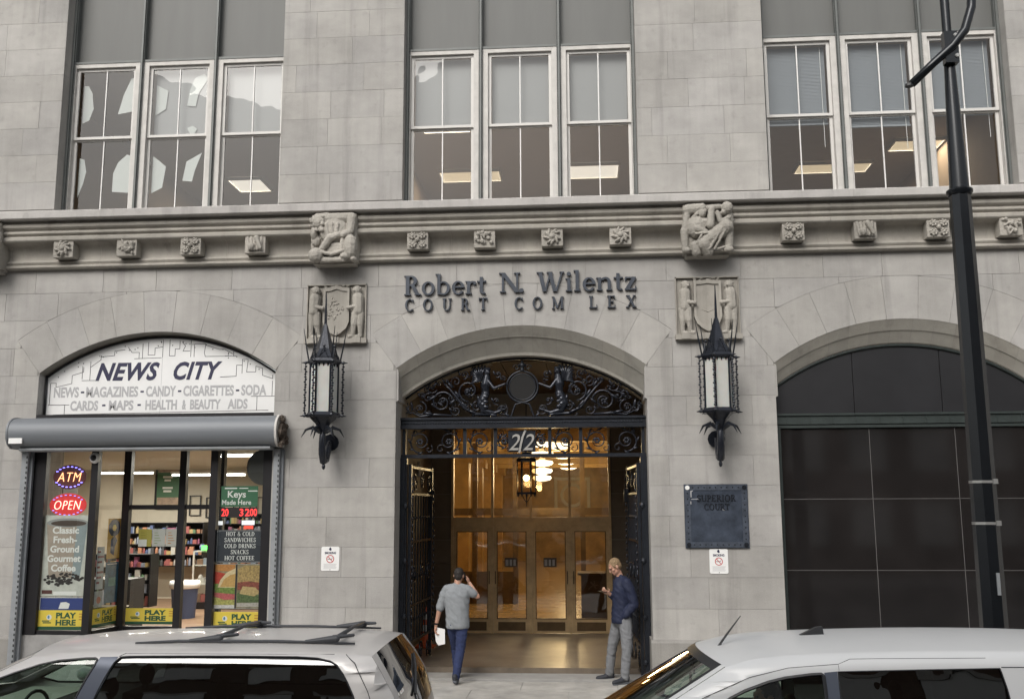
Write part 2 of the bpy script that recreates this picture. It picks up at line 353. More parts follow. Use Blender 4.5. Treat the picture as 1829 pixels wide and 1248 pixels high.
# ---------------------------------------------------------------- serif lettering built of strokes
def _arc(cx, cz, rx, rz, a0, a1, wx, wz, n=14):
    o = []; i_ = []
    for k in range(n + 1):
        a = R_(a0 + (a1 - a0) * k / n); o.append((cx + rx * math.cos(a), cz + rz * math.sin(a))); i_.append((cx + (rx - wx) * math.cos(a), cz + (rz - wz) * math.sin(a)))
    return [[o[k], o[k + 1], i_[k + 1], i_[k]] for k in range(n)]
def _bar(x0, z0, x1, z1, w): return [[(x0, z0), (x0 + w, z0), (x1 + w, z1), (x1, z1)]]
def _rc(x0, x1, z0, z1): return [[(x0, z0), (x1, z0), (x1, z1), (x0, z1)]]
def _sf(x0, x1, z, o=.07): return _rc(x0 - o, x1 + o, z, z + .055)
def glyph(ch):
    T, t = .17, .075
    g = {
     'R': (.80, _rc(.1, .1 + T, 0, 1) + _sf(.1, .1 + T, 0) + _sf(.1, .1 + T, .945) + _arc(.33, .735, .30, .265, -90, 90, T, t) + _rc(.25, .34, .925, 1) + _rc(.25, .34, .47, .545) + _bar(.56, 0, .32, .5, T + .02) + _rc(.52, .82, 0, .05)),
     'P': (.68, _rc(.1, .1 + T, 0, 1) + _sf(.1, .1 + T, 0) + _sf(.1, .1 + T, .945) + _arc(.33, .725, .30, .275, -90, 90, T, t) + _rc(.25, .34, .925, 1) + _rc(.25, .34, .45, .525)),
     'N': (.92, _rc(.12, .2, 0, 1) + _rc(.72, .80, 0, 1) + _bar(.66, 0, .06, 1, T + .03) + _sf(.12, .2, 0, .09) + _sf(.72, .80, .945, .09) + _rc(.0, .2, .945, 1)),
     'W': (1.25, _bar(.24, 0, .04, 1, T) + _bar(.32, 0, .56, 1, t) + _bar(.70, 0, .48, 1, T) + _bar(.80, 0, 1.08, 1, t) + _sf(.04, .21, .945, .06) + _sf(.48, .64, .945, .05) + _sf(1.06, 1.15, .945, .06)),
     'C': (.82, _arc(.46, .5, .40, .52, 48, 312, T, t, 20) + _bar(.70, .72, .70, .98, .06) + _bar(.70, .06, .70, .2, .05)),
     'O': (.92, _arc(.46, .5, .42, .52, 0, 360, T, t, 26)),
     'Q': (.92, _arc(.46, .5, .42, .52, 0, 360, T, t, 26)),
     'D': (.86, _rc(.1, .1 + T, 0, 1) + _sf(.1, .1 + T, 0, .06) + _sf(.1, .1 + T, .945, .06) + _arc(.32, .5, .46, .5, -90, 90, T, t, 16) + _rc(.25, .33, 0, .075) + _rc(.25, .33, .925, 1)),
     'U': (.86, _rc(.12, .12 + T, .34, 1) + _rc(.66, .74, .34, 1) + _arc(.43, .35, .31, .37, 180, 360, .13, t, 14) + _sf(.12, .12 + T, .945, .08) + _sf(.66, .74, .945, .09)),
     'T': (.78, _rc(.30, .30 + T, 0, 1) + _rc(.02, .75, .925, 1) + _rc(.02, .07, .76, .95) + _rc(.70, .75, .76, .95) + _sf(.30, .30 + T, 0, .08)),
     'M': (1.08, _rc(.12, .19, 0, 1) + _rc(.80, .80 + T, 0, 1) + _bar(.42, .05, .08, 1, T) + _bar(.46, .05, .80, 1, t) + _sf(.12, .19, 0, .09) + _sf(.80, .97, 0) + _rc(.02, .25, .945, 1) + _rc(.80, 1.04, .945, 1)),
     'L': (.70, _rc(.1, .1 + T, 0, 1) + _sf(.1, .1 + T, .945) + _rc(.03, .66, 0, .075) + _rc(.60, .66, .0, .28)),
     'E': (.74, _rc(.1, .1 + T, 0, 1) + _rc(.03, .66, 0, .075) + _rc(.60, .66, 0, .26) + _rc(.03, .63, .925, 1) + _rc(.57, .63, .76, 1) + _rc(.2, .50, .47, .54) + _rc(.46, .51, .38, .63)),
     'F': (.68, _rc(.1, .1 + T, 0, 1) + _sf(.1, .1 + T, 0) + _rc(.03, .63, .925, 1) + _rc(.57, .63, .74, 1) + _rc(.2, .48, .46, .53) + _rc(.44, .49, .37, .62)),
     'X': (.86, _bar(.58, 0, .08, 1, T + .02) + _bar(.08, 0, .62, 1, t + .01) + _rc(.0, .26, 0, .055) + _rc(.50, .84, 0, .055) + _rc(.02, .34, .945, 1) + _rc(.55, .80, .945, 1)),
     'S': (.66, _arc(.33, .745, .26, .275, 20, 270, .14, t + .02, 14) + _arc(.33, .255, .28, .275, -160, 90, .15, t + .02, 14) + _rc(.53, .58, .72, .98) + _rc(.05, .10, .02, .28)),
     'I': (.40, _rc(.11, .11 + T, 0, 1) + _sf(.11, .11 + T, 0) + _sf(.11, .11 + T, .945)),
     'H': (.94, _rc(.1, .1 + T, 0, 1) + _rc(.66, .66 + T, 0, 1) + _rc(.2, .7, .46, .54) + _sf(.1, .1 + T, 0) + _sf(.1, .1 + T, .945) + _sf(.66, .66 + T, 0) + _sf(.66, .66 + T, .945)),
     'A': (.88, _bar(.08, 0, .40, 1, t) + _bar(.60, 0, .36, 1, T) + _rc(.2, .66, .30, .37) + _rc(.0, .26, 0, .055) + _rc(.52, .88, 0, .055)),
     'K': (.88, _rc(.1, .1 + T, 0, 1) + _sf(.1, .1 + T, 0) + _sf(.1, .1 + T, .945) + _bar(.26, .42, .62, 1, t + .02) + _bar(.62, 0, .34, .58, T) + _rc(.54, .90, 0, .055) + _rc(.52, .82, .945, 1)),
     '&': (.90, _arc(.36, .76, .19, .25, -60, 240, .09, t, 14) + _arc(.36, .27, .30, .29, 80, 330, .12, t, 14) + _bar(.68, 0, .26, .62, .14) + _bar(.60, .12, .78, .52, .06)),
     'o': (.68, _arc(.34, .33, .30, .35, 0, 360, .14, t, 22)),
     'b': (.72, _rc(.08, .08 + .15, 0, 1.06) + _rc(0, .1, 1.0, 1.06) + _arc(.36, .33, .31, .35, -125, 125, .14, t, 18)),
     'e': (.64, _arc(.33, .33, .29, .35, 0, 325, .14, t, 20) + _rc(.10, .60, .33, .40)),
     'r': (.54, _rc(.09, .24, 0, .66) + _sf(.09, .24, 0) + _rc(.02, .12, .605, .66) + _arc(.36, .44, .20, .22, 40, 160, .09, .09, 8) + [[(.40, .46), (.52, .50), (.50, .64), (.40, .64)]]),
     't': (.48, _rc(.14, .29, .10, .86) + _rc(.02, .44, .60, .665) + _arc(.33, .16, .19, .17, 180, 300, .13, .08, 8)),
     'i': (.38, _rc(.10, .25, 0, .66) + _sf(.10, .25, 0) + _rc(.02, .12, .605, .66) + _arc(.175, .88, .10, .10, 0, 360, .095, .095, 12)),
     'l': (.38, _rc(.10, .25, 0, 1.06) + _sf(.10, .25, 0) + _rc(.02, .12, 1.0, 1.06)),
     'n': (.78, _rc(.09, .24, 0, .66) + _sf(.09, .24, 0, .06) + _rc(.02, .12, .605, .66) + _rc(.52, .67, 0, .44) + _sf(.52, .67, 0, .06) + _arc(.42, .42, .25, .26, 0, 150, .14, .10, 10)),
     'z': (.60, _rc(.05, .53, .585, .66) + _rc(.04, .55, 0, .075) + _bar(.04, .04, .36, .62, .19) + _rc(.05, .10, .46, .62) + _rc(.50, .55, 0, .2)),
     '.': (.30, _arc(.14, .09, .10, .10, 0, 360, .095, .095, 12)),
     ' ': (.45, []),
    }
    return g[ch]
def serif_text(P, body, u0, v, h, width, m, parent, name='letter', d=.0, ext=.03, sep=0.):
    """serif line from u0 spanning width; every letter a mesh of its own"""
    adv = [glyph(c)[0] + sep for c in body]; tot = sum(adv) - sep - .1; kx = width / tot; x = u0 - .04 * kx; res = []
    for c, a in zip(body, adv):
        ps = glyph(c)[1]
        if ps:
            mb = MB()
            for i, q in enumerate(ps): P.poly(mb, [(x + px * kx, v + pz * h) for px, pz in q], d, d + ext + (i % 7) * ext * .004 + 1e-5 * i)
            res.append(mb.build(name, m, parent, fix=False))
        x += a * kx
    return res
# ================================================================ SETTING: ground, road
def structure(mb, name, m, smooth=False):
    return tag(mb.build(name, m, None, smooth), kind='structure')
structure(MB().box(-120, 120, -5.45, .40, -.30, -.006), 'sidewalk', 'concrete')
structure(MB().box(-120, 120, -19.6, -5.62, -.40, -.13), 'road', 'asphalt')
structure(MB().box(-120, 120, -24.2, -19.78, -.30, .0), 'sidewalk', 'concrete')
for y0, y1 in ((-5.62, -5.452), (-19.778, -19.60)):
    k = structure(MB().box(-120, 120, y0, y1, -.40, .002), 'kerb', 'kerb_stone')
mk = MB()
for i in range(-12, 12): mk.box(i * 6.0, i * 6.0 + 3.0, -12.66, -12.54, -.126, -.122)
structure(mk, 'lane_marking', 'road_white')
structure(MB().box(-400, 400, -400, 400, -.9, -.6), 'ground', 'asphalt')
# paving flags of the pavement in front of the entrance
random.seed(3)
pave = bpy.data.objects['sidewalk']
for j, (ya, yb) in enumerate(((-5.44, -4.2), (-4.2, -2.9), (-2.9, -1.6), (-1.6, -.42), (-.42, .36))):
    x = -9.0 + (j % 2) * .75
    while x < 9:
        w = 1.5
        if not (abs(x) > 8 and j < 3):
            MB().box(x + .006, x + w - .006, ya + .006, yb - .006, -.03, random.uniform(-.0015, .002)).build('paving_flag', 'sidewalk', pave, fix=False)
        x += w

# ================================================================ COURTHOUSE FACADE
S, HW = 6.22, 2.074            # bay spacing, half width of the openings
ZPL, ZSP, ZCR, ZC = .70, 5.075, 5.765, 6.96
RA = (HW * HW + (ZCR - ZSP) ** 2) / (2 * (ZCR - ZSP)); ZA = ZCR - RA
X0, X1 = -10.37, 10.37
BAYS = (-S, 0., S)
bld = thing('courthouse_building', (0, 1, 0), 'pale limestone courthouse front with three arched bays and carved stone cornice', 'building')
def arc_z(dx, R=RA): return ZA + math.sqrt(max(R * R - dx * dx, 0))
# mortar backing, one closed shell of piers, spandrels and upper piers
wb = MB()
YB0, YB1 = .014, .55
piers = [(X0, -S - HW), (-S + HW, -HW), (HW, S - HW), (S + HW, X1)]
for a, b in piers:
    wb.box(a + .004, b - .004, YB0, 1.0, 0, ZSP)
    wb.box(a - (.05 if a > X0 else 0), b + (.05 if b < X1 else 0), YB0, YB1, 7.95, 16.0)
for c in BAYS:
    n = 24; xs = [c - HW + 2 * HW * i / n for i in range(n + 1)]
    wb.prism([(x, arc_z(x - c) + .004) for x in xs] + [(c + HW, ZC), (c - HW, ZC)], YB0, YB0 + .02)
for a, b in piers: wb.box(a + .001, b - .001, YB0 + .001, YB0 + .3, ZSP, ZC)
wb.box(X0, X1, .05, .5, ZC, 7.95)
wall = wb.build('wall', 'mortar', bld)
# --- ashlar blocks
random.seed(11)
_unit = MB().box(-.5, .5, -.5, .5, -.5, .5).mesh('stone_block')
NBLK = [0]
def block_rect(x0, x1, z0, z1, m='limestone', yf=None, yb=.012, name='stone_block'):
    if x1 - x0 < .03: return
    g = .0018; yf = random.uniform(-.0016, .0016) if yf is None else yf
    key = m + '_unit'
    if key not in MATS_MESH:
        me = _unit.copy(); me.materials.clear(); me.materials.append(MATS[m]); MATS_MESH[key] = me
    o = bpy.data.objects.new(name, MATS_MESH[key]); COL.objects.link(o)
    o.location = ((x0 + x1) / 2, (yf + yb) / 2, (z0 + z1) / 2); o.scale = (x1 - x0 - 2 * g, yb - yf, z1 - z0 - 2 * g); attach(o, wall); NBLK[0] += 1
MATS_MESH = {}
def block_poly(poly, m='limestone', yf=None, yb=.012, name='stone_block'):
    yf = random.uniform(-.0016, .0016) if yf is None else yf
    c = (sum(p[0] for p in poly) / len(poly), sum(p[1] for p in poly) / len(poly))
    w = max(max(abs(p[0] - c[0]) for p in poly), .05); h = max(max(abs(p[1] - c[1]) for p in poly), .05)
    q = [(c[0] + (p[0] - c[0]) * (1 - .0028 / w), c[1] + (p[1] - c[1]) * (1 - .0028 / h)) for p in poly]
    MB().prism(q, yf, yb).build(name, m, wall, fix=False); NBLK[0] += 1
RT = .72                                    # radial depth of the arch ring
TH0 = math.atan2(HW, ZSP - ZA)              # half angle of the arch at its springing
def ring_span(dx):
    """z range that the arch ring occupies at offset dx from the bay centre, or None"""
    dx = abs(dx); RE = RA + RT
    xe = RE * math.sin(TH0)
    if dx >= xe: return None
    hi = ZA + math.sqrt(RE * RE - dx * dx)
    lo = arc_z(dx) if dx <= HW else ZA + dx / math.tan(TH0)
    return (lo, hi)
NCO = 13; CH = (ZC - ZPL) / NCO
def joints(row, x0, x1):
    out = []; off = (0, .62, .31)[row % 3] if True else 0
    x = x0 - 1.0 + off + random.uniform(-.08, .08)
    while x < x1:
        if x > x0 + .24 and x < x1 - .24: out.append(x)
        x += random.choice((1.05, 1.22, 1.34, .95))
    return [x0] + out + [x1]
for r in range(NCO):
    z0 = ZPL + r * CH; z1 = z0 + CH
    if z1 <= ZSP - .02 or z0 < ZSP - .3:
        for a, b in piers:
            js = joints(r, a, b)
            for p, q in zip(js, js[1:]):
                if q < -9.75 or p > 8.75: continue
                block_rect(p, q, z0, z1) if z1 < ZSP else None
                if z1 >= ZSP:
                    # part of this course lies beside the skewback: cut to the ring
                    pass
    if z1 >= ZSP:
        js = joints(r, X0, X1)
        for p, q in zip(js, js[1:]):
            if q < -9.75 or p > 8.75: continue
            n = max(8, int((q - p) / .05)); up = []; lo = []
            xs = [p + (q - p) * i / n for i in range(n + 1)]
            def flush(seg):
                if len(seg) > 1 and seg[-1][0] - seg[0][0] > .02: block_poly([(x, b) for x, b, t in seg] + [(x, t) for x, b, t in reversed(seg)])
            seg_u = []; seg_l = []; pf_ = None
            for x in xs:
                c = min(BAYS, key=lambda k: abs(x - k)); rs = ring_span(x - c)
                if rs is None:
                    full = (x, z0, z1)
                    if seg_l: seg_l.append(full); flush(seg_l); seg_l = []
                    seg_u.append(full); pf_ = full
                else:
                    bu = max(z0, rs[1])
                    if bu < z1 - .004: seg_u.append((x, bu, z1))
                    else: flush(seg_u); seg_u = []
                    if abs(x - c) > HW:
                        tl = min(z1, rs[0])
                        if tl > z0 + .004:
                            if not seg_l and pf_: seg_l.append(pf_)
                            seg_l.append((x, z0, tl))
                        else: flush(seg_l); seg_l = []
                    else: flush(seg_l); seg_l = []
                    pf_ = None
            flush(seg_u); flush(seg_l)
# --- voussoirs of the flush rings
for c in BAYS:
    nv = 9
    for i in range(nv):
        a0 = -TH0 + 2 * TH0 * i / nv; a1 = -TH0 + 2 * TH0 * (i + 1) / nv; k = 5
        if c + (RA + RT) * math.sin(a1) < -9.75 or c + RA * math.sin(a0) > 8.75: continue
        ex = RT
        po = [(c + RA * math.sin(a0 + (a1 - a0) * j / k), ZA + RA * math.cos(a0 + (a1 - a0) * j / k)) for j in range(k + 1)]
        qo = [(c + (RA + ex) * math.sin(a0 + (a1 - a0) * j / k), ZA + (RA + ex) * math.cos(a0 + (a1 - a0) * j / k)) for j in range(k + 1)]
        block_poly(po + qo[::-1], 'limestone', name='voussoir')
# --- upper piers
for r in range(9):
    z0 = 8.0 + r * .505; z1 = z0 + .505
    for a, b in piers:
        js = joints(r + 1, a - .05 if a > X0 else a, b + .05 if b < X1 else b)
        for p, q in zip(js, js[1:]):
            if q < -10.2 or p > 9.2: continue
            block_rect(p, q, z0, z1)
# --- pier returns beside the upper windows and beside the ground openings (stone reveals)
for a, b in piers:
    for x, s in ((a, 1), (b, -1)):
        if abs(x) > 10: continue
        mb = MB()
        for r in range(9): mb.box(x - s * .0505, x - s * .045, .013, .42, 8.002 + r * .505, 8.503 + r * .505)
        mb.build('window_reveal', 'limestone', wall)
        mb = MB()
        for r in range(9): mb.box(x + s * -.0005, x + s * .01, .013, .95, ZPL + r * CH + .003, min(ZPL + (r + 1) * CH - .003, ZSP))
        mb.build('door_reveal', 'limestone', wall)
# --- plinth
for a, b in piers:
    mb_x = [a - .035, (a + b) / 2, b + .035]
    for p, q in zip(mb_x, mb_x[1:]):
        g = .003
        mb = MB(); mb.box(p + g, q - g, -.045, 1.0, 0, ZPL - .035)
        mb.add([(p + g, -.045, ZPL - .035), (q - g, -.045, ZPL - .035), (q - g, -.004, ZPL + .012), (p + g, -.004, ZPL + .012), (p + g, .9, ZPL - .035), (q - g, .9, ZPL - .035), (q - g, .9, ZPL + .012), (p + g, .9, ZPL + .012)],
               [(0, 1, 2, 3), (0, 3, 7, 4), (1, 5, 6, 2), (3, 2, 6, 7), (4, 7, 6, 5)])
        mb.build('plinth_stone', 'limestone_plinth', wall)
stone_mat('limestone_soffit', (.375, .355, .315), (.36, .345, .31), .04, .12)
# --- splayed arch soffits, stone by stone
def soffit(c, prof, m, nst):
    n = len(prof); cols = []
    for j in range(41):
        a = -TH0 + 2 * TH0 * j / 40; cols += [(c + (RA + .004) * math.sin(a) * (1 - ins / HW), y + .004, ZA + (RA + .006) * math.cos(a) - dz) for y, dz, ins in prof]
    MB().add(cols, [(j * n + q, (j + 1) * n + q, (j + 1) * n + q + 1, j * n + q + 1) for j in range(40) for q in range(n - 1)]).build('soffit_mortar', 'mortar', wall, fix=False)
    _soffit(c, prof, m, nst)
def _soffit(c, prof, m, nst):
    """prof: list of (depth y, drop dz, inset dx) from the face inwards"""
    for i in range(nst):
        t0, t1 = i / nst, (i + 1) / nst; k = 4; mb = MB(); g = .0018
        cols = []
        for j in range(k + 1):
            t = t0 + (t1 - t0) * j / k; a = -TH0 + 2 * TH0 * t
            if j == 0: a += g / RA
            if j == k: a -= g / RA
            cols.append([(c + RA * math.sin(a) * (1 - ins / HW), y, ZA + RA * math.cos(a) - dz) for y, dz, ins in prof])
        n = len(prof); vs = [p for cl in cols for p in cl]
        mb.add(vs, [(j * n + q, (j + 1) * n + q, (j + 1) * n + q + 1, j * n + q + 1) for j in range(k) for q in range(n - 1)])
        mb.build('soffit_stone', m, wall, fix=False)
soffit(0, [(.0, 0, 0), (.015, .02, 0), (.12, .15, .012), (.13, .165, .014), (.15, .168, .014), (.34, .40, .034), (.36, .45, .036), (1.02, .47, .04)], 'limestone_soffit', 11)
soffit(S, [(.0, 0, 0), (.015, .02, 0), (.10, .15, .012), (.11, .165, .014), (.125, .168, .014), (.25, .345, .03), (.27, .36, .03), (.50, .37, .03)], 'limestone_soffit', 13)
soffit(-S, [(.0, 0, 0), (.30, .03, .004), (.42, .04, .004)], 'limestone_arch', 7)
# bowed jamb caps under the splayed soffits
for c, d in ((0, 1.0), (S, .5)):
    for s in (-1, 1):
        MB().prism([(c + s * HW, ZSP - .56), (c + s * (HW - .035), ZSP - .54), (c + s * (HW - .03), ZSP - .05), (c + s * HW, ZSP + .02)], .012, d).build('skewback', 'limestone', wall)

# --- cornice
prof = [(.03, 6.895), (-.10, 6.895), (-.125, 6.915), (-.125, 6.94), (-.10, 6.96), (-.07, 6.965), (-.085, 6.985), (-.10, 7.01), (-.085, 7.035), (-.055, 7.045), (-.035, 7.07),
        (-.03, 7.12), (-.035, 7.18), (-.055, 7.24), (-.10, 7.295), (-.17, 7.325), (-.255, 7.330), (-.27, 7.34), (-.285, 7.36), (-.285, 7.405), (-.25, 7.425), (-.235, 7.44), (-.235, 7.452), (-.262, 7.462), (-.278, 7.482), (-.278, 7.50),
        (-.262, 7.52), (-.24, 7.53), (-.24, 7.545), (-.275, 7.56), (-.30, 7.585), (-.305, 7.615), (-.29, 7.645), (-.262, 7.66), (-.262, 7.70), (.03, 7.70)]
sill = [(.03, 7.70), (-.41, 7.702), (-.425, 7.715), (-.425, 7.83), (-.40, 7.85), (.06, 7.965), (.06, 7.70)]
def run(pr, x0, x1, name, m, parent):
    n = len(pr); return MB().add([(x, y, z) for x in (x0, x1) for y, z in pr], [(i, (i + 1) % n, n + (i + 1) % n, n + i) for i in range(n)] + [tuple(range(n - 1, -1, -1)), tuple(range(n, 2 * n))]).build(name, m, parent, smooth=True, angle=35)
cor = None
xs = [-10.37, -8.9, -7.3, -5.05, -3.11, -1.15, 1.13, 3.11, 5.1, 7.4, 9.0, 10.37]
for i, (a, b) in enumerate(zip(xs, xs[1:])):
    o = run(prof, a + .0015, b - .0015, 'cornice', 'limestone_carved', bld)
    run(sill, a + .001 + (.35 if 0 < i else 0), b - .001 + (.35 if b < 10 else 0), 'sill', 'limestone_sill', bld)
    cor = cor or o
# --- the front runs on plainly beyond the three bays
for s in (-1, 1):
    mb = MB(); a, b = sorted((s * 10.372, s * 24.0))
    for r in range(14): mb.box(a, b, .0 + .001 * (r % 2), 1.0, r * .497 + .002, (r + 1) * .497 - .002)
    for r in range(17): mb.box(a, b, .0 + .001 * (r % 2), 1.0, 7.72 + r * .5 + .002, 7.72 + (r + 1) * .5 - .002)
    mb.box(a, b, .02, .9, 0, 16.2); mb.build('side_wall', 'limestone', wall, fix=False)
    run(prof, a, b, 'cornice', 'limestone_carved', bld); run(sill, a, b, 'sill', 'limestone_sill', bld)
# --- carved corbels
def rot(ax, ang): return Matrix.Rotation(R_(ang), 3, ax)
def small_corbel(x, seed):
    rd = random.Random(seed); mb = MB(); yc, zc = -.22, 7.205; kind = seed % 4
    mb.box(x - .178, x + .178, -.255, -.02, zc - .155, zc + .165)
    yf = -.265
    if kind == 0:      # whorl of leaves
        for k in range(9):
            a = k * 40 + rd.uniform(-8, 8); mb.ell((x + .09 * math.cos(R_(a)), yf - .01, zc + .085 * math.sin(R_(a))), (.075, .045, .026), 8, 5, rot('Y', -a + 35))
        mb.ell((x, yf - .03, zc), .05)
    elif kind == 1:    # four-lobed flower with curled tips
        for sx in (-1, 1):
            for sz in (-1, 1):
                for t in range(7):
                    a = t * 52; mb.ell((x + sx * .082 + .05 * math.cos(R_(a)), yf - .015, zc + sz * .075 + .045 * math.sin(R_(a))), .021, 6, 4)
                mb.ell((x + sx * .08, yf - .005, zc + sz * .075), (.03, .04, .03))
        mb.ell((x, yf - .03, zc), .04)
    elif kind == 2:    # cluster of fruit and leaves
        for k in range(16): mb.ell((x + rd.uniform(-.13, .13), yf - rd.uniform(-.01, .03), zc + rd.uniform(-.12, .12)), rd.uniform(.025, .045), 6, 4)
        for k in range(4): mb.ell((x + rd.uniform(-.1, .1), yf - .02, zc + rd.uniform(-.1, .1)), (.08, .03, .02), 8, 4, rot('Y', rd.uniform(0, 180)))
    else:              # drooping beaked leaf
        for k in range(5): mb.cap((x - .13 + k * .06, yf + .02, zc + .13), (x - .10 + k * .05, yf - .02, zc - .10), .03, .022, 6)
        mb.cap((x + .03, yf - .03, zc + .10), (x + .11, yf - .05, zc - .08), .045, .03, 8); mb.ell((x - .05, yf - .04, zc - .05), (.06, .05, .07))
    return carve(remesh(mb, 'corbel', 'limestone_carved', bld, .006, 0), .0035, 38)
CX = [-7.88, -6.75, -5.62, -4.49, -1.70, -.57, .56, 1.69, 4.50, 5.65, 6.80, 7.94]
CK = [0, 2, 1, 3, 5, 2, 4, 6, 9, 7, 10, 13]
CK = [0, 2, 1, 3, 5, 6, 8, 4, 9, 7, 13, 10]
for x, k in zip(CX, CK): small_corbel(x, k)
def big_corbel(cx, kind):
    mb = MB(); zb = 6.815
    def P(x, y, d): return (cx + (x - 645) / 1225., -d, zb + (1060 - y) / 1135.)
    mb.box(cx - .385, cx + .385, -.345, -.02, zb + .05, zb + .85); mb.box(cx - .35, cx + .35, -.28, -.02, zb + .0, zb + .1)
    C = lambda a, b, r0, r1=None: mb.cap(P(*a), P(*b), r0, r1)
    E = lambda a, r, rt=None: mb.ell(P(*a), r, 10, 7, rt)
    if kind == 0:
        C((480, 190, .36), (1000, 180, .34), .10, .10); C((300, 170, .34), (500, 160, .36), .09)
        E((330, 270, .40), (.14, .12, .13))
        rd = random.Random(4)
        for k in range(22): E((200 + rd.uniform(0, 270), 150 + rd.uniform(0, 300), .42 + rd.uniform(0, .06)), rd.uniform(.022, .038))
        E((250, 480, .40), (.06, .08, .12)); E((285, 620, .36), (.08, .07, .10)); E((400, 400, .42), (.05, .06, .07))
        E((640, 400, .35), (.27, .13, .26)); E((680, 830, .34), (.22, .10, .17)); C((520, 330, .46), (560, 560, .46), .03); C((640, 320, .47), (650, 500, .47), .028); C((760, 330, .46), (740, 480, .46), .028); C((1030, 180, .38), (1010, 430, .40), .085, .07); C((1000, 470, .42), (870, 540, .44), .06, .05)
        C((770, 530, .43), (600, 600, .46), .06, .065); C((600, 600, .46), (450, 790, .44), .07, .055); C((860, 560, .40), (830, 800, .42), .045, .04)
        mb.box(*sorted((P(620, 0, 0)[0], P(800, 0, 0)[0])), -.44, -.3, P(0, 880, 0)[2], P(0, 690, 0)[2])
        E((310, 920, .42), (.135, .13, .13)); E((1010, 760, .40), (.12, .12, .22)); C((380, 860, .46), (640, 915, .46), .035); C((640, 915, .46), (860, 860, .46), .035)
        C((430, 1010, .40), (880, 1000, .40), .055); E((910, 950, .42), (.09, .08, .06)); E((1080, 1000, .38), (.06, .08, .05))
    else:
        C((280, 200, .36), (540, 190, .40), .10, .09); C((260, 260, .38), (190, 600, .36), .055, .06); C((190, 600, .36), (200, 960, .34), .07, .06); C((480, 260, .44), (300, 430, .40), .03)
        E((545, 290, .42), (.065, .08, .085)); E((600, 260, .45), (.03, .05, .04)); E((430, 540, .38), (.17, .13, .19)); C((330, 440, .38), (620, 450, .42), .06)
        C((420, 590, .46), (610, 660, .44), .06, .05); C((690, 530, .46), (730, 210, .44), .07, .055); C((690, 190, .42), (900, 165, .40), .055, .05)
        E((1040, 200, .42), (.10, .11, .11)); E((960, 290, .44), (.05, .06, .05)); C((1075, 330, .36), (1070, 460, .36), .08); C((1060, 390, .43), (900, 470, .45), .045, .04); C((890, 460, .45), (845, 290, .44), .042, .04)
        E((1000, 560, .42), (.13, .14, .12)); C((560, 840, .40), (1000, 570, .42), .12, .12); C((1060, 620, .38), (1050, 960, .36), .08, .07); C((400, 900, .38), (420, 1000, .36), .09); C((560, 880, .42), (640, 1000, .38), .12, .10)
        for a, b in (((1000, 600, .52), (760, 980, .46)), ((900, 620, .52), (660, 980, .48)), ((500, 740, .50), (350, 960, .42)), ((820, 980, .44), (1050, 920, .42)), ((760, 610, .48), (740, 800, .50)), ((400, 700, .50), (610, 690, .5))): C(a, b, .022)
        E((240, 980, .40), (.05, .06, .05)); E((1040, 980, .40), (.09, .06, .05))
    o = carve(remesh(mb, 'figure_corbel', 'limestone_carved', bld, .0075, 1, .3), .005, 30)
    o['label'] = 'carved corbel of a bent bearded scribe' if kind == 0 else 'carved corbel of a veiled seated woman with a child'
    return o
big_corbel(-3.11, 0); big_corbel(3.10, 1); big_corbel(-9.36, 1); big_corbel(9.4, 0)
# --- shield reliefs
def putto(mb, x, zb, s):
    y = -.055; q = lambda a, b, d=0: (x + s * a, y - d, zb + b)
    C = lambda a, b, r0, r1=None: mb.cap(q(*a), q(*b), r0 * 1.2, (r0 if r1 is None else r1) * 1.2, 8)
    mb.ell(q(.02, .80, .02), (.075, .075, .085), 9, 7); mb.ell(q(.05, .785, .09), (.02, .02, .02), 6, 4)
    for k in range(7): mb.ell(q(-.05 + .017 * k, .87 - abs(k - 3) * .012, .03), .022, 6, 4)
    C((.0, .68, 0), (-.01, .45, .01), .085, .08); C((-.03, .68, .02), (.0, .52, .05), .04, .034); C((.0, .52, .06), (.15, .50, .08), .034, .028)
    C((-.045, .40, .0), (-.05, .22, .01), .062, .048); C((-.05, .22, .01), (-.055, .03, 0), .045, .032); C((.035, .40, .01), (.05, .22, .03), .062, .048); C((.05, .22, .03), (.07, .03, .01), .045, .032)
    C((-.055, .015, 0), (.0, .01, .03), .03); C((.07, .015, .01), (.12, .01, .04), .03)
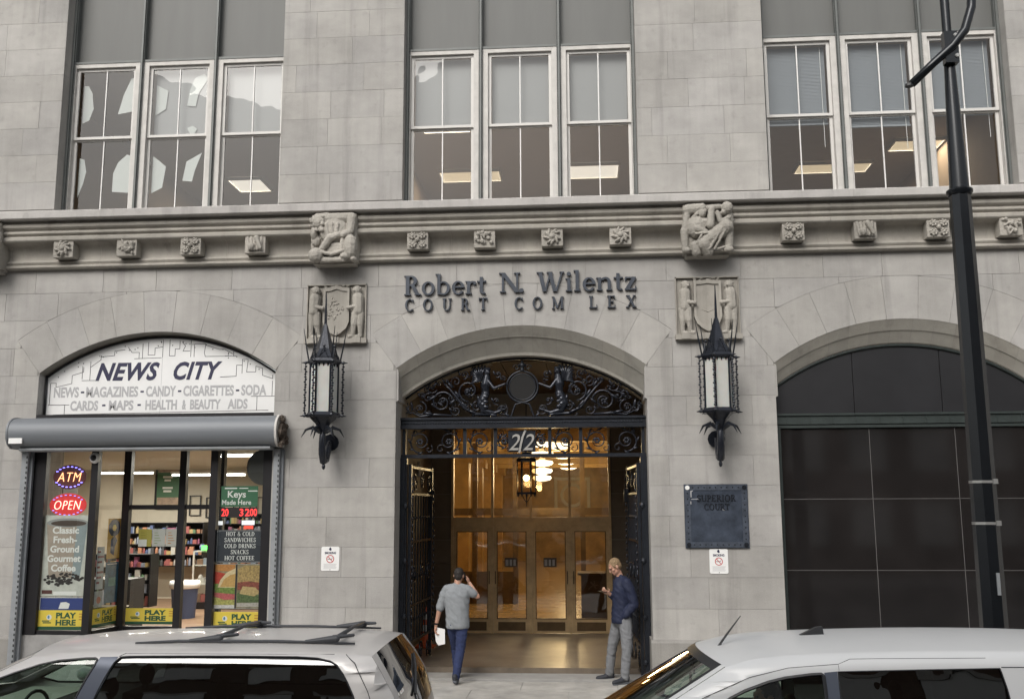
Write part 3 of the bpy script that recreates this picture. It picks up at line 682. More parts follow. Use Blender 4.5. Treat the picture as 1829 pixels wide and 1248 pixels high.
def shield(cx, zb, w, h, pointed):
    p = MB(); x0, x1 = cx - w / 2, cx + w / 2
    p.box(x0, x1, -.004, .03, zb + .1, zb + h); p.box(x0, x0 + .014, -.055, .0, zb + .1, zb + h); p.box(x1 - .014, x1, -.055, .0, zb + .1, zb + h); p.box(x0, x1, -.055, 0, zb + h - .016, zb + h)
    panel = p.build('relief_panel', 'limestone_carved', bld)
    panel['label'] = 'carved relief of two children holding a crested shield' if pointed else 'carved relief of two children holding a plain shield'
    b = MB(); b.box(x0 - .02, x1 + .02, -.11, .01, zb, zb + .085)
    for k in (-1, 0, 1): b.box(cx + k * w * .36 - .07, cx + k * w * .36 + .07, -.13, .01, zb + .004, zb + .10)
    b.build('ledge', 'limestone_carved', panel)
    top = zb + h - .07; bot = zb + .13; sw = .225
    out = [(cx - sw, top), (cx - sw * .5, top + (.012 if pointed else 0)), (cx, top + (.05 if pointed else .02)), (cx + sw * .5, top + (.012 if pointed else 0)), (cx + sw, top), (cx + sw, bot + .24), (cx + sw * .8, bot + .13), (cx + sw * .4, bot + .05), (cx, bot), (cx - sw * .4, bot + .05), (cx - sw * .8, bot + .13), (cx - sw, bot + .24)]
    sh = MB(); sh.prism(out, -.06, 0); ins = [(cx + (x - cx) * .82, (top + bot) / 2 + (z - (top + bot) / 2) * .86) for x, z in out]
    n = len(out); rim = MB()
    for i in range(n):
        j = (i + 1) % n; rim.prism([out[i], out[j], ins[j], ins[i]], -.085, -.05)
    s1 = sh.build('shield', 'limestone_carved', panel); rim.build('rim', 'limestone_carved', s1)
    if pointed:
        rd = random.Random(8); ch = MB()
        for k in range(26): ch.ell((cx + rd.uniform(-.13, .13), -.06, zb + .38 + rd.uniform(0, .42)), (rd.uniform(.012, .04), .016, rd.uniform(.012, .03)), 6, 4)
        ch.build('charge', 'limestone_carved', s1, smooth=True)
    else:
        ch = MB(); ch.tube([(cx - .1, -.06, zb + .5), (cx, -.06, zb + .46), (cx + .1, -.06, zb + .5)], .008)
        ch.build('charge', 'limestone_carved', s1, smooth=True)
    gl = MB(); rd = random.Random(5)
    for k in range(18): gl.ell((cx + rd.uniform(-.2, .2), -.03, zb + h - .045 + rd.uniform(-.02, .02)), (.03, .03, .014), 6, 4)
    gl.build('garland', 'limestone_carved', panel, smooth=True)
    for s in (1, -1):
        f = MB(); putto(f, cx - s * .365, zb + .1, s); carve(remesh(f, 'carved_child', 'limestone_carved', panel, .007, 1, .3), .003, 34)
shield(-3.11, 5.50, 1.02, 1.02, True); shield(3.10, 5.47, 1.04, 1.05, False)

# ================================================================ UPPER WINDOWS
def beads(mb, x, y, z0, z1, r=.016, p=.052):
    z = z0
    while z < z1:
        mb.add([(x - r, y, z), (x + r, y, z), (x, y - r, z + .012), (x, y + r, z), (x - r * .2, y - r * .6, z + p * .55), (x + r * .2, y - r * .6, z - p * .55)], [(0, 2, 4), (2, 1, 4), (1, 3, 4), (3, 0, 4), (2, 0, 5), (1, 2, 5), (3, 1, 5), (0, 3, 5)]); z += p
ZG0, ZG1, ZM = 8.10, 10.70, 9.40
_pane = {}
for bi, c in enumerate(BAYS):
    # iron spandrel, mullions
    sp = MB(); sp.box(c - HW + .05, c + HW - .05, .38, .44, 10.87, 16)
    spo = sp.build('spandrel', 'spandrel', bld)
    lip = MB(); lip.box(c - HW + .05, c + HW - .05, .27, .385, 10.84, 10.88); lip.build('lintel', 'iron_gray', spo)
    if bi == 1:
        for i in range(60):
            pass
    for x, w in ((c - HW + .075, .04), (c - .6925, .034), (c + .6925, .034), (c + HW - .075, .04)):
        mu = MB(); mu.box(x - w / 2, x + w / 2, .22, .40, 7.97, 16); mo = mu.build('mullion', 'iron_gray', bld)
        for s_ in (-1, 1): rp = MB(); rp.tube([(x + s_ * (w / 2 + .012), .255, 8.0), (x + s_ * (w / 2 + .012), .255, 12.6)], .006, 4); beads(rp, x + s_ * (w / 2 + .009), .25, 8.0, 12.6, .012); rp.build('rope_moulding', 'iron_gray', mo, fix=False)
    for wi, wx in enumerate((c - 1.385, c, c + 1.385)):
        hw = .668; gx = .51
        f = MB()
        for s in (-1, 1): f.box(*sorted((wx + s * hw, wx + s * (gx + .055))), .28, .46, 7.98, 10.86)
        f.box(wx - gx - .054, wx + gx + .054, .281, .46, 10.765, 10.86); f.box(wx - gx - .054, wx + gx + .054, .275, .46, 7.975, 8.045)
        win = f.build('window', 'paint_cream_aged', bld)
        for nm, y, za, zb_ in (('sash', .335, ZM + .005, ZG1 + .062), ('sash', .375, ZG0 - .052, ZM + .03)):
            m_ = MB(); e = .052
            m_.box(wx - gx - e, wx - gx, y, y + .04, za, zb_); m_.box(wx + gx, wx + gx + e, y, y + .04, za, zb_)
            m_.box(wx - gx, wx + gx, y + .0006, y + .0394, zb_ - e, zb_); m_.box(wx - gx, wx + gx, y - .004, y + .0394, za, za + (.048 if y < .35 else e))
            so = m_.build(nm, 'paint_cream', win)
            MB().box(wx - .0095, wx + .0095, y + .004, y + .034, za + .05, zb_ - e).build('muntin', 'muntin_white', win)
            for s in (-1, 1):
                key = round(zb_ - za, 3)
                if key not in _pane:
                    _pane[key] = MB().add([(-.25, 0, -.5 * (zb_ - za - .1)), (.25, 0, -.5 * (zb_ - za - .1)), (.25, 0, .5 * (zb_ - za - .1)), (-.25, 0, .5 * (zb_ - za - .1))], [(0, 1, 2, 3)]).mesh('pane')
                    _pane[key].materials.append(MATS['win_glass'])
                p = bpy.data.objects.new('pane', _pane[key]); COL.objects.link(p); p.location = (wx + s * .2555, y + .02, (za + zb_) / 2); attach(p, win)
    # the room behind
    rm = MB(); x0, x1 = c - HW - .9, c + HW + .9
    x0, x1, y0, y1, z0, z1 = c - 3.05, c + 3.05, .56, 9.6, 7.55, 10.95
    rm.add([(x0, y1, z0), (x1, y1, z0), (x1, y1, z1), (x0, y1, z1), (x0, y0, z0), (x1, y0, z0), (x1, y0, z1), (x0, y0, z1)], [(0, 1, 2, 3), (0, 3, 7, 4), (1, 5, 6, 2), (0, 4, 5, 1)])
    ro = rm.build('room_wall', 'office_wall', bld, fix=False)
    MB().add([(x0, y1, z1), (x1, y1, z1), (x1, y0 - .12, z1), (x0, y0 - .12, z1)], [(0, 1, 2, 3)]).build('room_ceiling', 'office_ceiling', ro, fix=False)
# ceiling lights seen through the glass
def ceil_light(x0, x1, y0, y1, lab, m='lamp_panel', z=10.93):
    t = thing('ceiling_light', ((x0 + x1) / 2, (y0 + y1) / 2, z), lab, 'ceiling light', 'ceiling lights in the offices upstairs')
    fr = MB()
    for a, b, c_, d in ((x0 - .04, x0, y0 - .04, y1 + .04), (x1, x1 + .04, y0 - .04, y1 + .04), (x0, x1, y0 - .04, y0), (x0, x1, y1, y1 + .04)): fr.box(a, b, c_, d, z - .07, z)
    fr.build('frame', 'fixture_metal', t); MB().box(x0, x1, y0, y1, z - .05, z - .02).build('diffuser', m, t)
    L = bpy.data.lights.new('office_light', 'AREA'); L.shape = 'RECTANGLE'; L.size = x1 - x0; L.size_y = y1 - y0; L.energy = 22; L.color = (1, .86, .66)
    lo = bpy.data.objects.new('office_light', L); COL.objects.link(lo); lo.location = ((x0 + x1) / 2, (y0 + y1) / 2, z - .06); attach(lo, t)
ceil_light(-2.35, -1.35, 3.7, 4.2, 'lit ceiling light behind the lower left pane of the middle upper window')
ceil_light(.65, 1.95, 3.6, 4.1, 'long lit ceiling light high behind the right window over the entrance')
ceil_light(-2.4, -.95, 6.8, 7.5, 'lit ceiling light low behind the left window over the entrance', 'lamp_panel_warm')
ceil_light(.75, 1.95, 6.6, 7.5, 'cool lit ceiling light low behind the right window over the entrance')
ceil_light(-7.75, -6.95, 6.9, 7.8, 'square ceiling light seen behind the right window over the shop')
ceil_light(6.3, 8.0, 7.0, 7.6, 'amber ceiling light behind the left and middle windows at the right', 'lamp_panel_warm')
ceil_light(8.15, 9.2, 5.6, 6.2, 'amber ceiling light behind the window next to the lamp post', 'lamp_panel_warm')
# blinds and shades
def blind(wx, z0, lab, y=.47):
    t = thing('venetian_blind', (wx, y, z0), lab, 'blind', 'blinds in the upper windows')
    mb = MB(); z = z0
    while z < 10.72:
        mb.add([(wx - .50, y + .005, z + .016), (wx + .50, y + .005, z + .016), (wx + .50, y - .007, z - .015), (wx - .50, y - .007, z - .015)], [(0, 1, 2, 3)]); z += .026
    s = mb.build('slats', 'blind_gray', t, fix=False); s['kind'] = 'stuff'
    MB().box(wx - .51, wx + .51, y - .02, y + .02, z0 - .04, z0 - .012).build('bottom_rail', 'blind_gray', t)
    MB().tube([(wx + .42, y - .03, 10.7), (wx + .43, y - .03, z0 - .45)], .005).build('wand', 'muntin_white', t)
blind(S - 1.385, 9.33, 'half-raised blind in the left window of the right-hand upper bay')
blind(S, 9.26, 'half-raised blind in the middle window of the right-hand upper bay')
blind(S + 1.385, 9.42, 'half-raised blind in the window behind the lamp post')
def shade(wx, z0, lab, m='shade_pale', x0=-.51, x1=.51):
    tag(MB().box(wx + x0, wx + x1, .49, .494, z0, 10.75).build('roller_shade', m), lab, 'window shade', 'shades in the upper windows')
shade(-1.385, 9.40, 'pale shade drawn halfway in the left window over the entrance')
shade(0, 9.42, 'pale shade drawn halfway in the middle window over the entrance')
shade(1.385, 9.43, 'pale shade drawn halfway in the right window over the entrance')
shade(-S, 9.43, 'pale shade drawn halfway in the middle window over the shop', 'shade_pale')
shade(-S + 1.385, 9.45, 'pale shade drawn halfway in the right window over the shop')
# pale cut-outs behind the glass over the shop, standing in for reflections in the panes
def sheet(pts, lab):  # builds one cut-out reflection
    mb = MB(); mb.prism(pts, .47, .473); tag(mb.build('reflection_cutout', 'reflection_white'), lab, 'sheet', 'white sheets behind the windows over the shop')  # the sheets are cut-outs standing in for pane reflections
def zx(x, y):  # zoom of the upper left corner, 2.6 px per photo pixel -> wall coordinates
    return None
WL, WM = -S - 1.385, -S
sheet([(WL - .49, 9.77), (WL - .36, 9.83), (WL - .29, 10.05), (WL - .33, 10.35), (WL - .41, 10.5), (WL - .49, 10.5)], 'cream half-oval sheet at the left edge of the upper pane over the shop')  # cut-out standing in for a pane reflection
sheet([(WL + .18, 9.93), (WL + .49, 9.98), (WL + .49, 10.66), (WL + .40, 10.62), (WL + .27, 10.3)], 'pale bell-shaped sheet in the upper right of the leftmost window')  # cut-out standing in for a pane reflection
sheet([(WM - .49, 9.88), (WM - .30, 10.0), (WM - .27, 10.35), (WM - .40, 10.42), (WM - .49, 10.47)], 'white sheet at the upper left of the middle window over the shop')  # cut-out standing in for a pane reflection
sheet([(WM + .10, 10.05), (WM + .26, 10.03), (WM + .31, 10.3), (WM + .47, 10.55), (WM + .40, 10.66), (WM + .22, 10.58), (WM + .14, 10.35)], 'curved white sheet at the upper right of the middle window over the shop')  # cut-out standing in for a pane reflection
sheet([(WM + .12, 9.62), (WM + .18, 9.5), (WM + .26, 9.5), (WM + .31, 9.6), (WM + .22, 9.66)], 'small white heart-shaped scrap above the sash bar over the shop')  # cut-out standing in for a pane reflection
sheet([(WL - .49, 8.35), (WL - .40, 8.6), (WL - .35, 8.85), (WL - .40, 9.08), (WL - .49, 9.1)], 'cream sheet at the left edge of the lower pane over the shop')  # cut-out standing in for a pane reflection
sheet([(WL + .16, 8.45), (WL + .49, 8.42), (WL + .49, 9.12), (WL + .40, 9.15), (WL + .24, 9.0), (WL + .16, 8.8)], 'big white sheet in the lower right of the leftmost window')  # cut-out standing in for a pane reflection
sheet([(WM - .49, 8.4), (WM - .29, 8.5), (WM - .24, 8.9), (WM - .38, 9.02), (WM - .49, 9.1)], 'white sheet at the lower left of the middle window over the shop')  # cut-out standing in for a pane reflection
sheet([(WM + .08, 8.62), (WM + .26, 8.60), (WM + .30, 8.8), (WM + .42, 9.14), (WM + .14, 8.98)], 'narrow white sheet at the lower right of the middle window over the shop')  # cut-out standing in for a pane reflection
# ================================================================ ENTRANCE VESTIBULE
VX0, VX1, VY0, VY1, VF, VC = -2.35, 2.35, 1.0, 5.5, .12, 5.25
tag(MB().box(VX0, VX1, .98, 5.62, -.3, VF).build('vestibule_floor', 'vest_floor'), kind='structure')
tag(MB().box(-HW, HW, .42, .985, -.3, VF - .09).build('threshold', 'concrete'), kind='structure')
vw = MB()
vw.box(VX0 - .1, VX0, 1.0, 5.7, -.2, 5.6); vw.box(VX1, VX1 + .1, 1.0, 5.7, -.2, 5.6)
vw.box(VX0, -HW + .004, 1.0, 1.1, -.2, 5.6); vw.box(HW - .004, VX1, 1.0, 1.1, -.2, 5.6)
DX0, DX1 = -1.86, 1.56
vw.box(VX0, DX0, 5.5, 5.7, -.2, 5.6); vw.box(DX1, VX1, 5.5, 5.7, -.2, 5.6); vw.box(DX0, DX1, 5.5, 5.7, 4.6, 5.6)
vest = vw.build('vestibule_wall', 'mortar', bld)
random.seed(21)
for wall_x, s in ((VX0, 1), (VX1, -1)):
    for r in range(11):
        y = 1.1 - (r % 2) * .5
        while y < 5.5:
            a, b = max(y, 1.105), min(y + 1.0, 5.495); y += 1.0
            if b - a < .05: continue
            MB().box(*sorted((wall_x + s * .001, wall_x + s * .012)), a + .004, b - .004, VF + r * .49 + .004, VF + (r + 1) * .49 - .004).build('wall_stone', 'vest_stone', vest, fix=False)
for a, b in ((VX0, DX0), (DX1, VX1)):
    for r in range(11): MB().box(a + .014, b - .002, 5.488, 5.499, VF + r * .49 + .004, VF + (r + 1) * .49 - .004).build('wall_stone', 'vest_stone', vest, fix=False)
for i in range(12):
    x = VX0 + (VX1 - VX0) * i / 12; MB().box(x + .006, x + (VX1 - VX0) / 12 - .006, .66, 5.6, VC, VC + .05).build('ceiling_plank', 'vest_ceiling', vest, fix=False)
MB().box(VX0, VX1, 1.0, 5.7, VC + .06, VC + .1).build('ceiling_backing', 'vest_ceiling', vest)
# --- brass door screen
scr = thing('door_screen', (-.15, 5.5, VF), 'brass screen of four glazed double doors with a tall glazed transom', 'doors')
DM = [DX0, -.985, -.15, .695, DX1]; ZT0, ZT1 = 2.37, 2.56
fr = MB(); fr.box(DX0, DX1, 5.44, 5.58, ZT0, ZT1)
for z in (ZT0 + .03, ZT1 - .03): fr.box(DX0, DX1, 5.425, 5.441, z - .012, z + .012)
fr.build('transom_beam', 'brass', scr)
for x in DM: MB().box(x - .026, x + .026, 5.43, 5.57, VF, 4.6).build('mullion', 'brass', scr)
MB().box(DX0, DX1, 5.45, 5.56, 4.52, 4.6).build('head_rail', 'brass_dark', scr)
for i, (a, b) in enumerate(zip(DM, DM[1:])):
    a += .027; b -= .027
    d = MB(); st = .068
    d.box(a, a + st, 5.46, 5.52, VF + .01, ZT0); d.box(b - st, b, 5.46, 5.52, VF + .01, ZT0); d.box(a + st, b - st, 5.461, 5.519, VF + .01, VF + .30); d.box(a + st, b - st, 5.461, 5.519, ZT0 - .11, ZT0)
    do = d.build('door', 'brass', scr)
    bd = MB()
    for u0, u1, v0, v1 in ((a + st, a + st + .018, VF + .3, ZT0 - .11), (b - st - .018, b - st, VF + .3, ZT0 - .11), (a + st, b - st, VF + .3, VF + .318), (a + st, b - st, ZT0 - .128, ZT0 - .11)): bd.box(u0, u1, 5.452, 5.50, v0, v1)
    bd.box(a + st + .03, b - st - .03, 5.455, 5.465, VF + .06, VF + .24)
    bd.build('bead', 'brass_dark', do)
    MB().add([(a + st, 5.49, VF + .3), (b - st, 5.49, VF + .3), (b - st, 5.49, ZT0 - .11), (a + st, 5.49, ZT0 - .11)], [(0, 1, 2, 3)]).build('pane', 'door_glass', do)
    hx = (b - .04) if i % 2 == 0 else (a + .04)
    MB().box(hx - .012, hx + .012, 5.425, 5.46, 1.15, 1.42).build('handle', 'brass_dark', do)
    MB().add([(a, 5.50, ZT1), (b, 5.50, ZT1), (b, 5.50, 4.52), (a, 5.50, 4.52)], [(0, 1, 2, 3)]).build('transom_pane', 'door_glass', scr)
for x0, x1, lab in ((-.72, -.45, 'dark notice stuck on the second glass door from the left'), (.12, .40, 'dark notice stuck on the third glass door from the left')):
    P = Panel((x0, 5.47, 1.50)); mb = MB(); P.rect(mb, 0, x1 - x0, 0, .20, 0, .003); t = tag(mb.build('notice', flat('notice_dark_' + str(x0), (.06, .05, .045))), lab, 'notice', 'notices on the brass doors')
    mb = MB(); P.rect(mb, .02, .08, .03, .16, .003, .005); P.rect(mb, .11, .16, .03, .16, .003, .005); P.rect(mb, .19, .24, .03, .16, .003, .005); mb.build('print', 'ink_gray', t)
# --- lobby beyond
lb = MB(); lx0, lx1, ly0, ly1, lz1 = -3.4, 3.4, 5.72, 34., 4.75
lb.add([(lx0, ly0, VF), (lx0, ly1, VF), (lx0, ly1, lz1), (lx0, ly0, lz1), (lx1, ly0, VF), (lx1, ly1, VF), (lx1, ly1, lz1), (lx1, ly0, lz1)], [(0, 1, 2, 3), (4, 7, 6, 5), (1, 5, 6, 2)])
lob = lb.build('lobby_wall', 'lobby_marble', bld, fix=False)
MB().add([(lx0, ly0, lz1), (lx1, ly0, lz1), (lx1, ly1, lz1), (lx0, ly1, lz1)], [(0, 1, 2, 3)]).build('lobby_ceiling', 'lobby_ceiling', lob, fix=False)
tag(MB().box(lx0, lx1, 5.621, ly1, -.2, VF - .001).build('lobby_floor', 'lobby_floor'), kind='structure')
for s in (-1, 1):
    for k in range(6):
        y = 7.5 + k * 4.2; p = MB(); p.box(*sorted((s * 3.4, s * 2.75)), y, y + .6, VF + .001, 4.2); p.box(*sorted((s * 3.4, s * 2.62)), y - .1, y + .7, 4.2, 4.7); p.build('pilaster', 'lobby_marble', lob)
for k in range(5): MB().box(lx0, lx1, 8.6 + 4.2 * k, 8.95 + 4.2 * k, lz1 - .35, lz1 - .001).build('ceiling_beam', 'lobby_ceiling', lob)
t = thing('chandelier', (-.05, 9.0, 3.3), 'tiered white glass chandelier glowing in the lobby behind the doors', 'chandelier')
for k, (z, r) in enumerate(((4.66, .36), (4.36, .34), (4.10, .31), (3.88, .29), (3.68, .27), (3.50, .24))):
    MB().lathe([(.04, .075), (r * .9, .05), (r, .0), (r * .85, -.05), (r * .4, -.075), (.02, -.08)], (-.05, 9.0, z), 18).build('tier', 'lamp_white', t, smooth=True)
mb = MB(); mb.tube([(-.05, 9.0, 3.3), (-.05, 9.0, 4.75)], .02)
for z in (4.5, 4.22, 3.98, 3.78, 3.58): mb.lathe([(.06, -.02), (.09, 0), (.06, .02)], (-.05, 9.0, z), 10)
mb.build('stem', 'brass', t)
L = bpy.data.lights.new('chandelier_light', 'POINT'); L.energy = 190; L.color = (1, .80, .48); L.shadow_soft_size = .4
lo = bpy.data.objects.new('chandelier_light', L); COL.objects.link(lo); lo.location = (-.05, 9.5, 3.6); attach(lo, t)
for k in range(4):  # lamps added to carry the point lights that brighten the lobby
    y = 13.0 + 5.0 * k
    t = thing('lobby_fill_lamp', (.28, y, 4.6), ('nearest', 'second', 'third', 'farthest')[k] + ' of the round lamps along the lobby ceiling behind the chandelier', 'ceiling lamp', 'round lamps along the lobby ceiling')  # added lamp row, there to hold the fill lights
    MB().lathe([(.05, .14), (.36, .10), (.40, .02), (.36, -.05), (.2, -.09), (.02, -.1)], (.28, y, 4.52), 18).build('bowl', 'lamp_white', t, smooth=True)  # bowl of the added lamp
    L = bpy.data.lights.new('lobby_fill_light', 'POINT'); L.energy = 105; L.color = (1, .76, .42); L.shadow_soft_size = .3
    lo = bpy.data.objects.new('lobby_fill_light', L); COL.objects.link(lo); lo.location = (.28, y, 4.2); attach(lo, t)
for sx in (-1, 1):  # sconces added as glowing sources for the lobby
    t = thing('added_sconce', (sx * 3.2, 7.0, 3.2), 'glowing brass wall sconce at the %s of the lobby' % ('left' if sx < 0 else 'right'), 'wall lamp')  # added light source
    MB().box(*sorted((sx * 3.39, sx * 3.3)), 6.9, 7.1, 3.0, 3.3).build('backplate', 'brass', t); MB().lathe([(.04, 0), (.10, .18), (.08, .2)], (sx * 3.22, 7.0, 3.15), 12).build('shade', 'lamp_white', t, smooth=True)  # backplate and shade of the added sconce
t = thing('added_screen', (0, 12, VF), 'dark bronze inner screen across the lobby behind the doors', 'screen')  # invented screen, added for dark silhouettes against the evenly glowing lobby
for x in (-3.3, -2.1, -.95, .95, 2.1, 3.3): MB().box(x - .07, x + .07, 11.9, 12.1, VF, 4.7).build('post', 'brass_dark', t)
MB().box(-3.4, 3.4, 11.92, 12.08, 2.55, 2.75).build('beam', 'brass_dark', t)
for a, b in ((-3.23, -2.17), (-2.03, -1.02), (1.02, 2.03), (2.17, 3.23)): MB().box(a, b, 11.96, 12.04, VF, 1.0).build('panel', 'brass_dark', t)
t = thing('security_desk', (1.6, 8.6, VF), 'dark wooden security desk inside the lobby at the right', 'desk')
MB().box(.9, 2.4, 8.2, 8.9, VF, 1.15).build('cabinet', mat('desk_wood', (.06, .032, .016), .4, var=.3, vs=5), t); MB().box(.82, 2.48, 8.12, 8.98, 1.15, 1.2).build('top', 'vest_ceiling', t)
# golden clock-like screen at the far end
t = thing('wall_clock', (.35, 33.8, 3.2), 'square brass framed ornament at the far end of the lobby', 'wall ornament')
P = Panel((.35, 33.9, 3.35)); mb = MB()
for a, b, c_, d in ((-.9, .9, .75, .9), (-.9, .9, -.9, -.75), (-.9, -.75, -.75, .75), (.75, .9, -.75, .75)): P.rect(mb, a, b, c_, d, 0, .05)
mb.build('frame', 'cone_white', t); mb = MB(); P.ring(mb, 0, 0, .45, .6, 0, .06); mb.build('ring', 'cone_white', t)
# --- hanging lantern (lit)
t = thing('hanging_lantern', (-.09, 3.0, 2.8), 'lit six-sided hanging lantern in front of the brass doors', 'lantern')
cx, cy = -.09, 3.0
fr = MB(); rad = .175
for k in range(6):
    a = math.pi / 3 * k; x, y = cx + rad * math.cos(a), cy + rad * math.sin(a); fr.tube([(x, y, 3.04), (x, y, 3.66)], .012)
for z in (3.04, 3.66): fr.lathe([(rad - .02, -.02), (rad + .015, -.02), (rad + .015, .02), (rad - .02, .02)], (cx, cy, z), 6)
for k in range(12):
    a = math.pi / 6 * k; fr.cap((cx + rad * math.cos(a), cy + rad * math.sin(a), 3.02), (cx + (rad + .01) * math.cos(a), cy + (rad + .01) * math.sin(a), 2.97), .012, .004, 5)
fr.build('frame', 'black_iron', t)
fi = MB()
for k in range(4):
    a = math.pi / 2 * k; fi.tube([(cx + .09 * math.cos(a), cy + .09 * math.sin(a), 3.02), (cx + .05 * math.cos(a), cy + .05 * math.sin(a), 2.93), (cx, cy, 2.86), (cx, cy, 2.78)], .008, 5)
fi.build('pendant', 'black_iron', t)
rf = MB(); rf.lathe([(rad + .02, 0), (.10, .10), (.03, .2), (.012, .26)], (cx, cy, 3.68), 6); rf.tube([(cx, cy, 3.9), (cx, cy, VC)], .012); rf.build('roof', 'black_iron', t)
gp = MB()
for k in range(6):
    a, b = math.pi / 3 * k, math.pi / 3 * (k + 1); q = [(cx + rad * .97 * math.cos(v), cy + rad * .97 * math.sin(v)) for v in (a, b)]
    gp.add([(*q[0], 3.06), (*q[1], 3.06), (*q[1], 3.64), (*q[0], 3.64)], [(0, 1, 2, 3)])
gp.build('pane', glass('lantern_pane', (.95, .80, .55), 1.0, .2), t)
MB().ell((cx, cy, 3.33), .06, 10, 8).build('bulb', 'lamp_bulb', t, smooth=True)
L = bpy.data.lights.new('lantern_light', 'POINT'); L.energy = 10; L.color = (1, .68, .34); L.shadow_soft_size = .08
lo = bpy.data.objects.new('lantern_light', L); COL.objects.link(lo); lo.location = (cx, cy, 3.33 - .1); attach(lo, t)
# wall boss and traffic cone
mb = MB(); rd = random.Random(2)
for k in range(24):
    a = rd.uniform(0, 360); r = rd.uniform(0, .16); mb.ell((-2.30 + rd.uniform(0, .05), 3.6 + r * math.cos(R_(a)), 3.55 + r * math.sin(R_(a))), rd.uniform(.03, .055), 6, 4)
tag(remesh(mb, 'wall_boss', 'limestone_carved', None, .012, 2), 'carved flower boss high on the left vestibule wall', 'wall ornament')
t = thing('traffic_cone', (-2.08, 3.35, VF), 'orange traffic cone with white bands inside the left of the entrance', 'traffic cone')
MB().box(-2.26, -1.9, 3.17, 3.53, VF, VF + .03).build('base', 'cone_orange', t); MB().lathe([(.13, .03), (.028, .74), (.02, .75)], (-2.08, 3.35, VF), 16).build('cone', 'cone_orange', t, smooth=True, angle=40)
for a, b in ((.30, .42), (.52, .62)): MB().lathe([(.13 - .102 * (a - .03) / .71 + .003, a), (.13 - .102 * (b - .03) / .71 + .003, b)], (-2.08, 3.35, VF), 16).build('band', 'cone_white', t, smooth=True, angle=40)

# ================================================================ IRON GRILLE AND GATES
gr = thing('iron_grille', (0, .5, 3.6), 'black wrought iron lunette with winged figures and scroll frieze over the entrance', 'iron grille')
GY = .52
def spiral(cx, cz, r, turns, a0, ccw=1, n=26, y=GY, rmin=.12):
    return [(cx + r * (1 - (1 - rmin) * k / n) * math.cos(R_(a0) + ccw * turns * 2 * math.pi * k / n), y, cz + r * (1 - (1 - rmin) * k / n) * math.sin(R_(a0) + ccw * turns * 2 * math.pi * k / n)) for k in range(n + 1)]
ZB0, ZB1 = 4.09, 4.28
bm = MB(); bm.box(-HW + .01, HW - .01, GY - .10, GY + .08, ZB0 + .05, ZB1 - .04); bm.box(-HW + .005, HW - .005, GY - .13, GY + .1, ZB1 - .04, ZB1); bm.box(-HW + .008, HW - .008, GY - .12, GY + .09, ZB0, ZB0 + .05)
bo = bm.build('beam', 'black_iron', gr)
be = MB()
for i in range(86): be.ell((-HW + .04 + i * .0475, GY - .105, ZB0 + .095), (.017, .012, .02), 6, 4)
be.build('bead_row', 'black_iron_gloss', bo, smooth=True)
ra = MB(); ra.box(-HW + .01, HW - .01, GY - .05, GY + .05, 3.60, 3.66); ra.build('bottom_rail', 'black_iron', gr)
for x in (-2.02, -.98, -.46, .46, .98, 2.02): MB().box(x - .028, x + .028, GY - .045, GY + .045, 3.661, ZB0 - .001).build('bar', 'black_iron', gr)
# frieze scroll panels
def frieze_scroll(x0, x1):
    mb = MB(); w = x1 - x0; n = max(1, round(w / .52)); zc = 3.875
    for i in range(n):
        cx = x0 + w * (i + .5) / n; s = 1 if i % 2 else -1; r = min(.19, w / n / 2 * .92)
        mb.tube(spiral(cx, zc + .0, r, 1.75, -90, s), [.016 - .008 * k / 26 for k in range(27)], 5)
        mb.tube(spiral(cx + s * r * .55, zc + .16, .07, 1.1, 200, -s, 14), .008, 5)
        mb.tube(spiral(cx - s * r * .75, zc - .12, .075, 1.0, 60, s, 14), .009, 5)
        for k in range(5):   # leaves along the scroll
            a = R_(-90 + s * k * 48); mb.ell((cx + r * 1.02 * math.cos(a), GY - .01, zc + r * 1.02 * math.sin(a)), (.055, .016, .017), 6, 4, rot('Y', -math.degrees(a) - 60 * s))
        for k in range(6): mb.ell((cx + .035 * math.cos(k * 1.05), GY - .02, zc + .035 * math.sin(k * 1.05)), (.024, .018, .024), 6, 4)
    mb.build('frieze_scroll', 'black_iron_gloss', gr, smooth=True, fix=False)
for a, b in ((-1.99, -1.01), (-.95, -.49), (.49, .95), (1.01, 1.99)): frieze_scroll(a, b)
frieze_scroll(-.43, -.2); frieze_scroll(.2, .43)
# house number
P = Panel((0, GY - .06, 0))
bk = MB(); P.rect(bk, -.24, .22, 3.69, 4.05, -.03, -.012); nb = bk.build('number_plate', 'black_iron', gr)
for ch, x in (('2', -.135), ('/', -.015), ('2', .105)):
    if ch == '2': P.text('numeral', ch, x, 3.72, .27, 'numeral', nb, .0, .006, .0, .28, width=.19)
    else:
        mb = MB(); P.line(mb, [(-.05, 3.69), (-.03, 3.80), (.0, 3.93), (.045, 4.04)], .034, 0, .012); mb.build('numeral', 'numeral', nb)
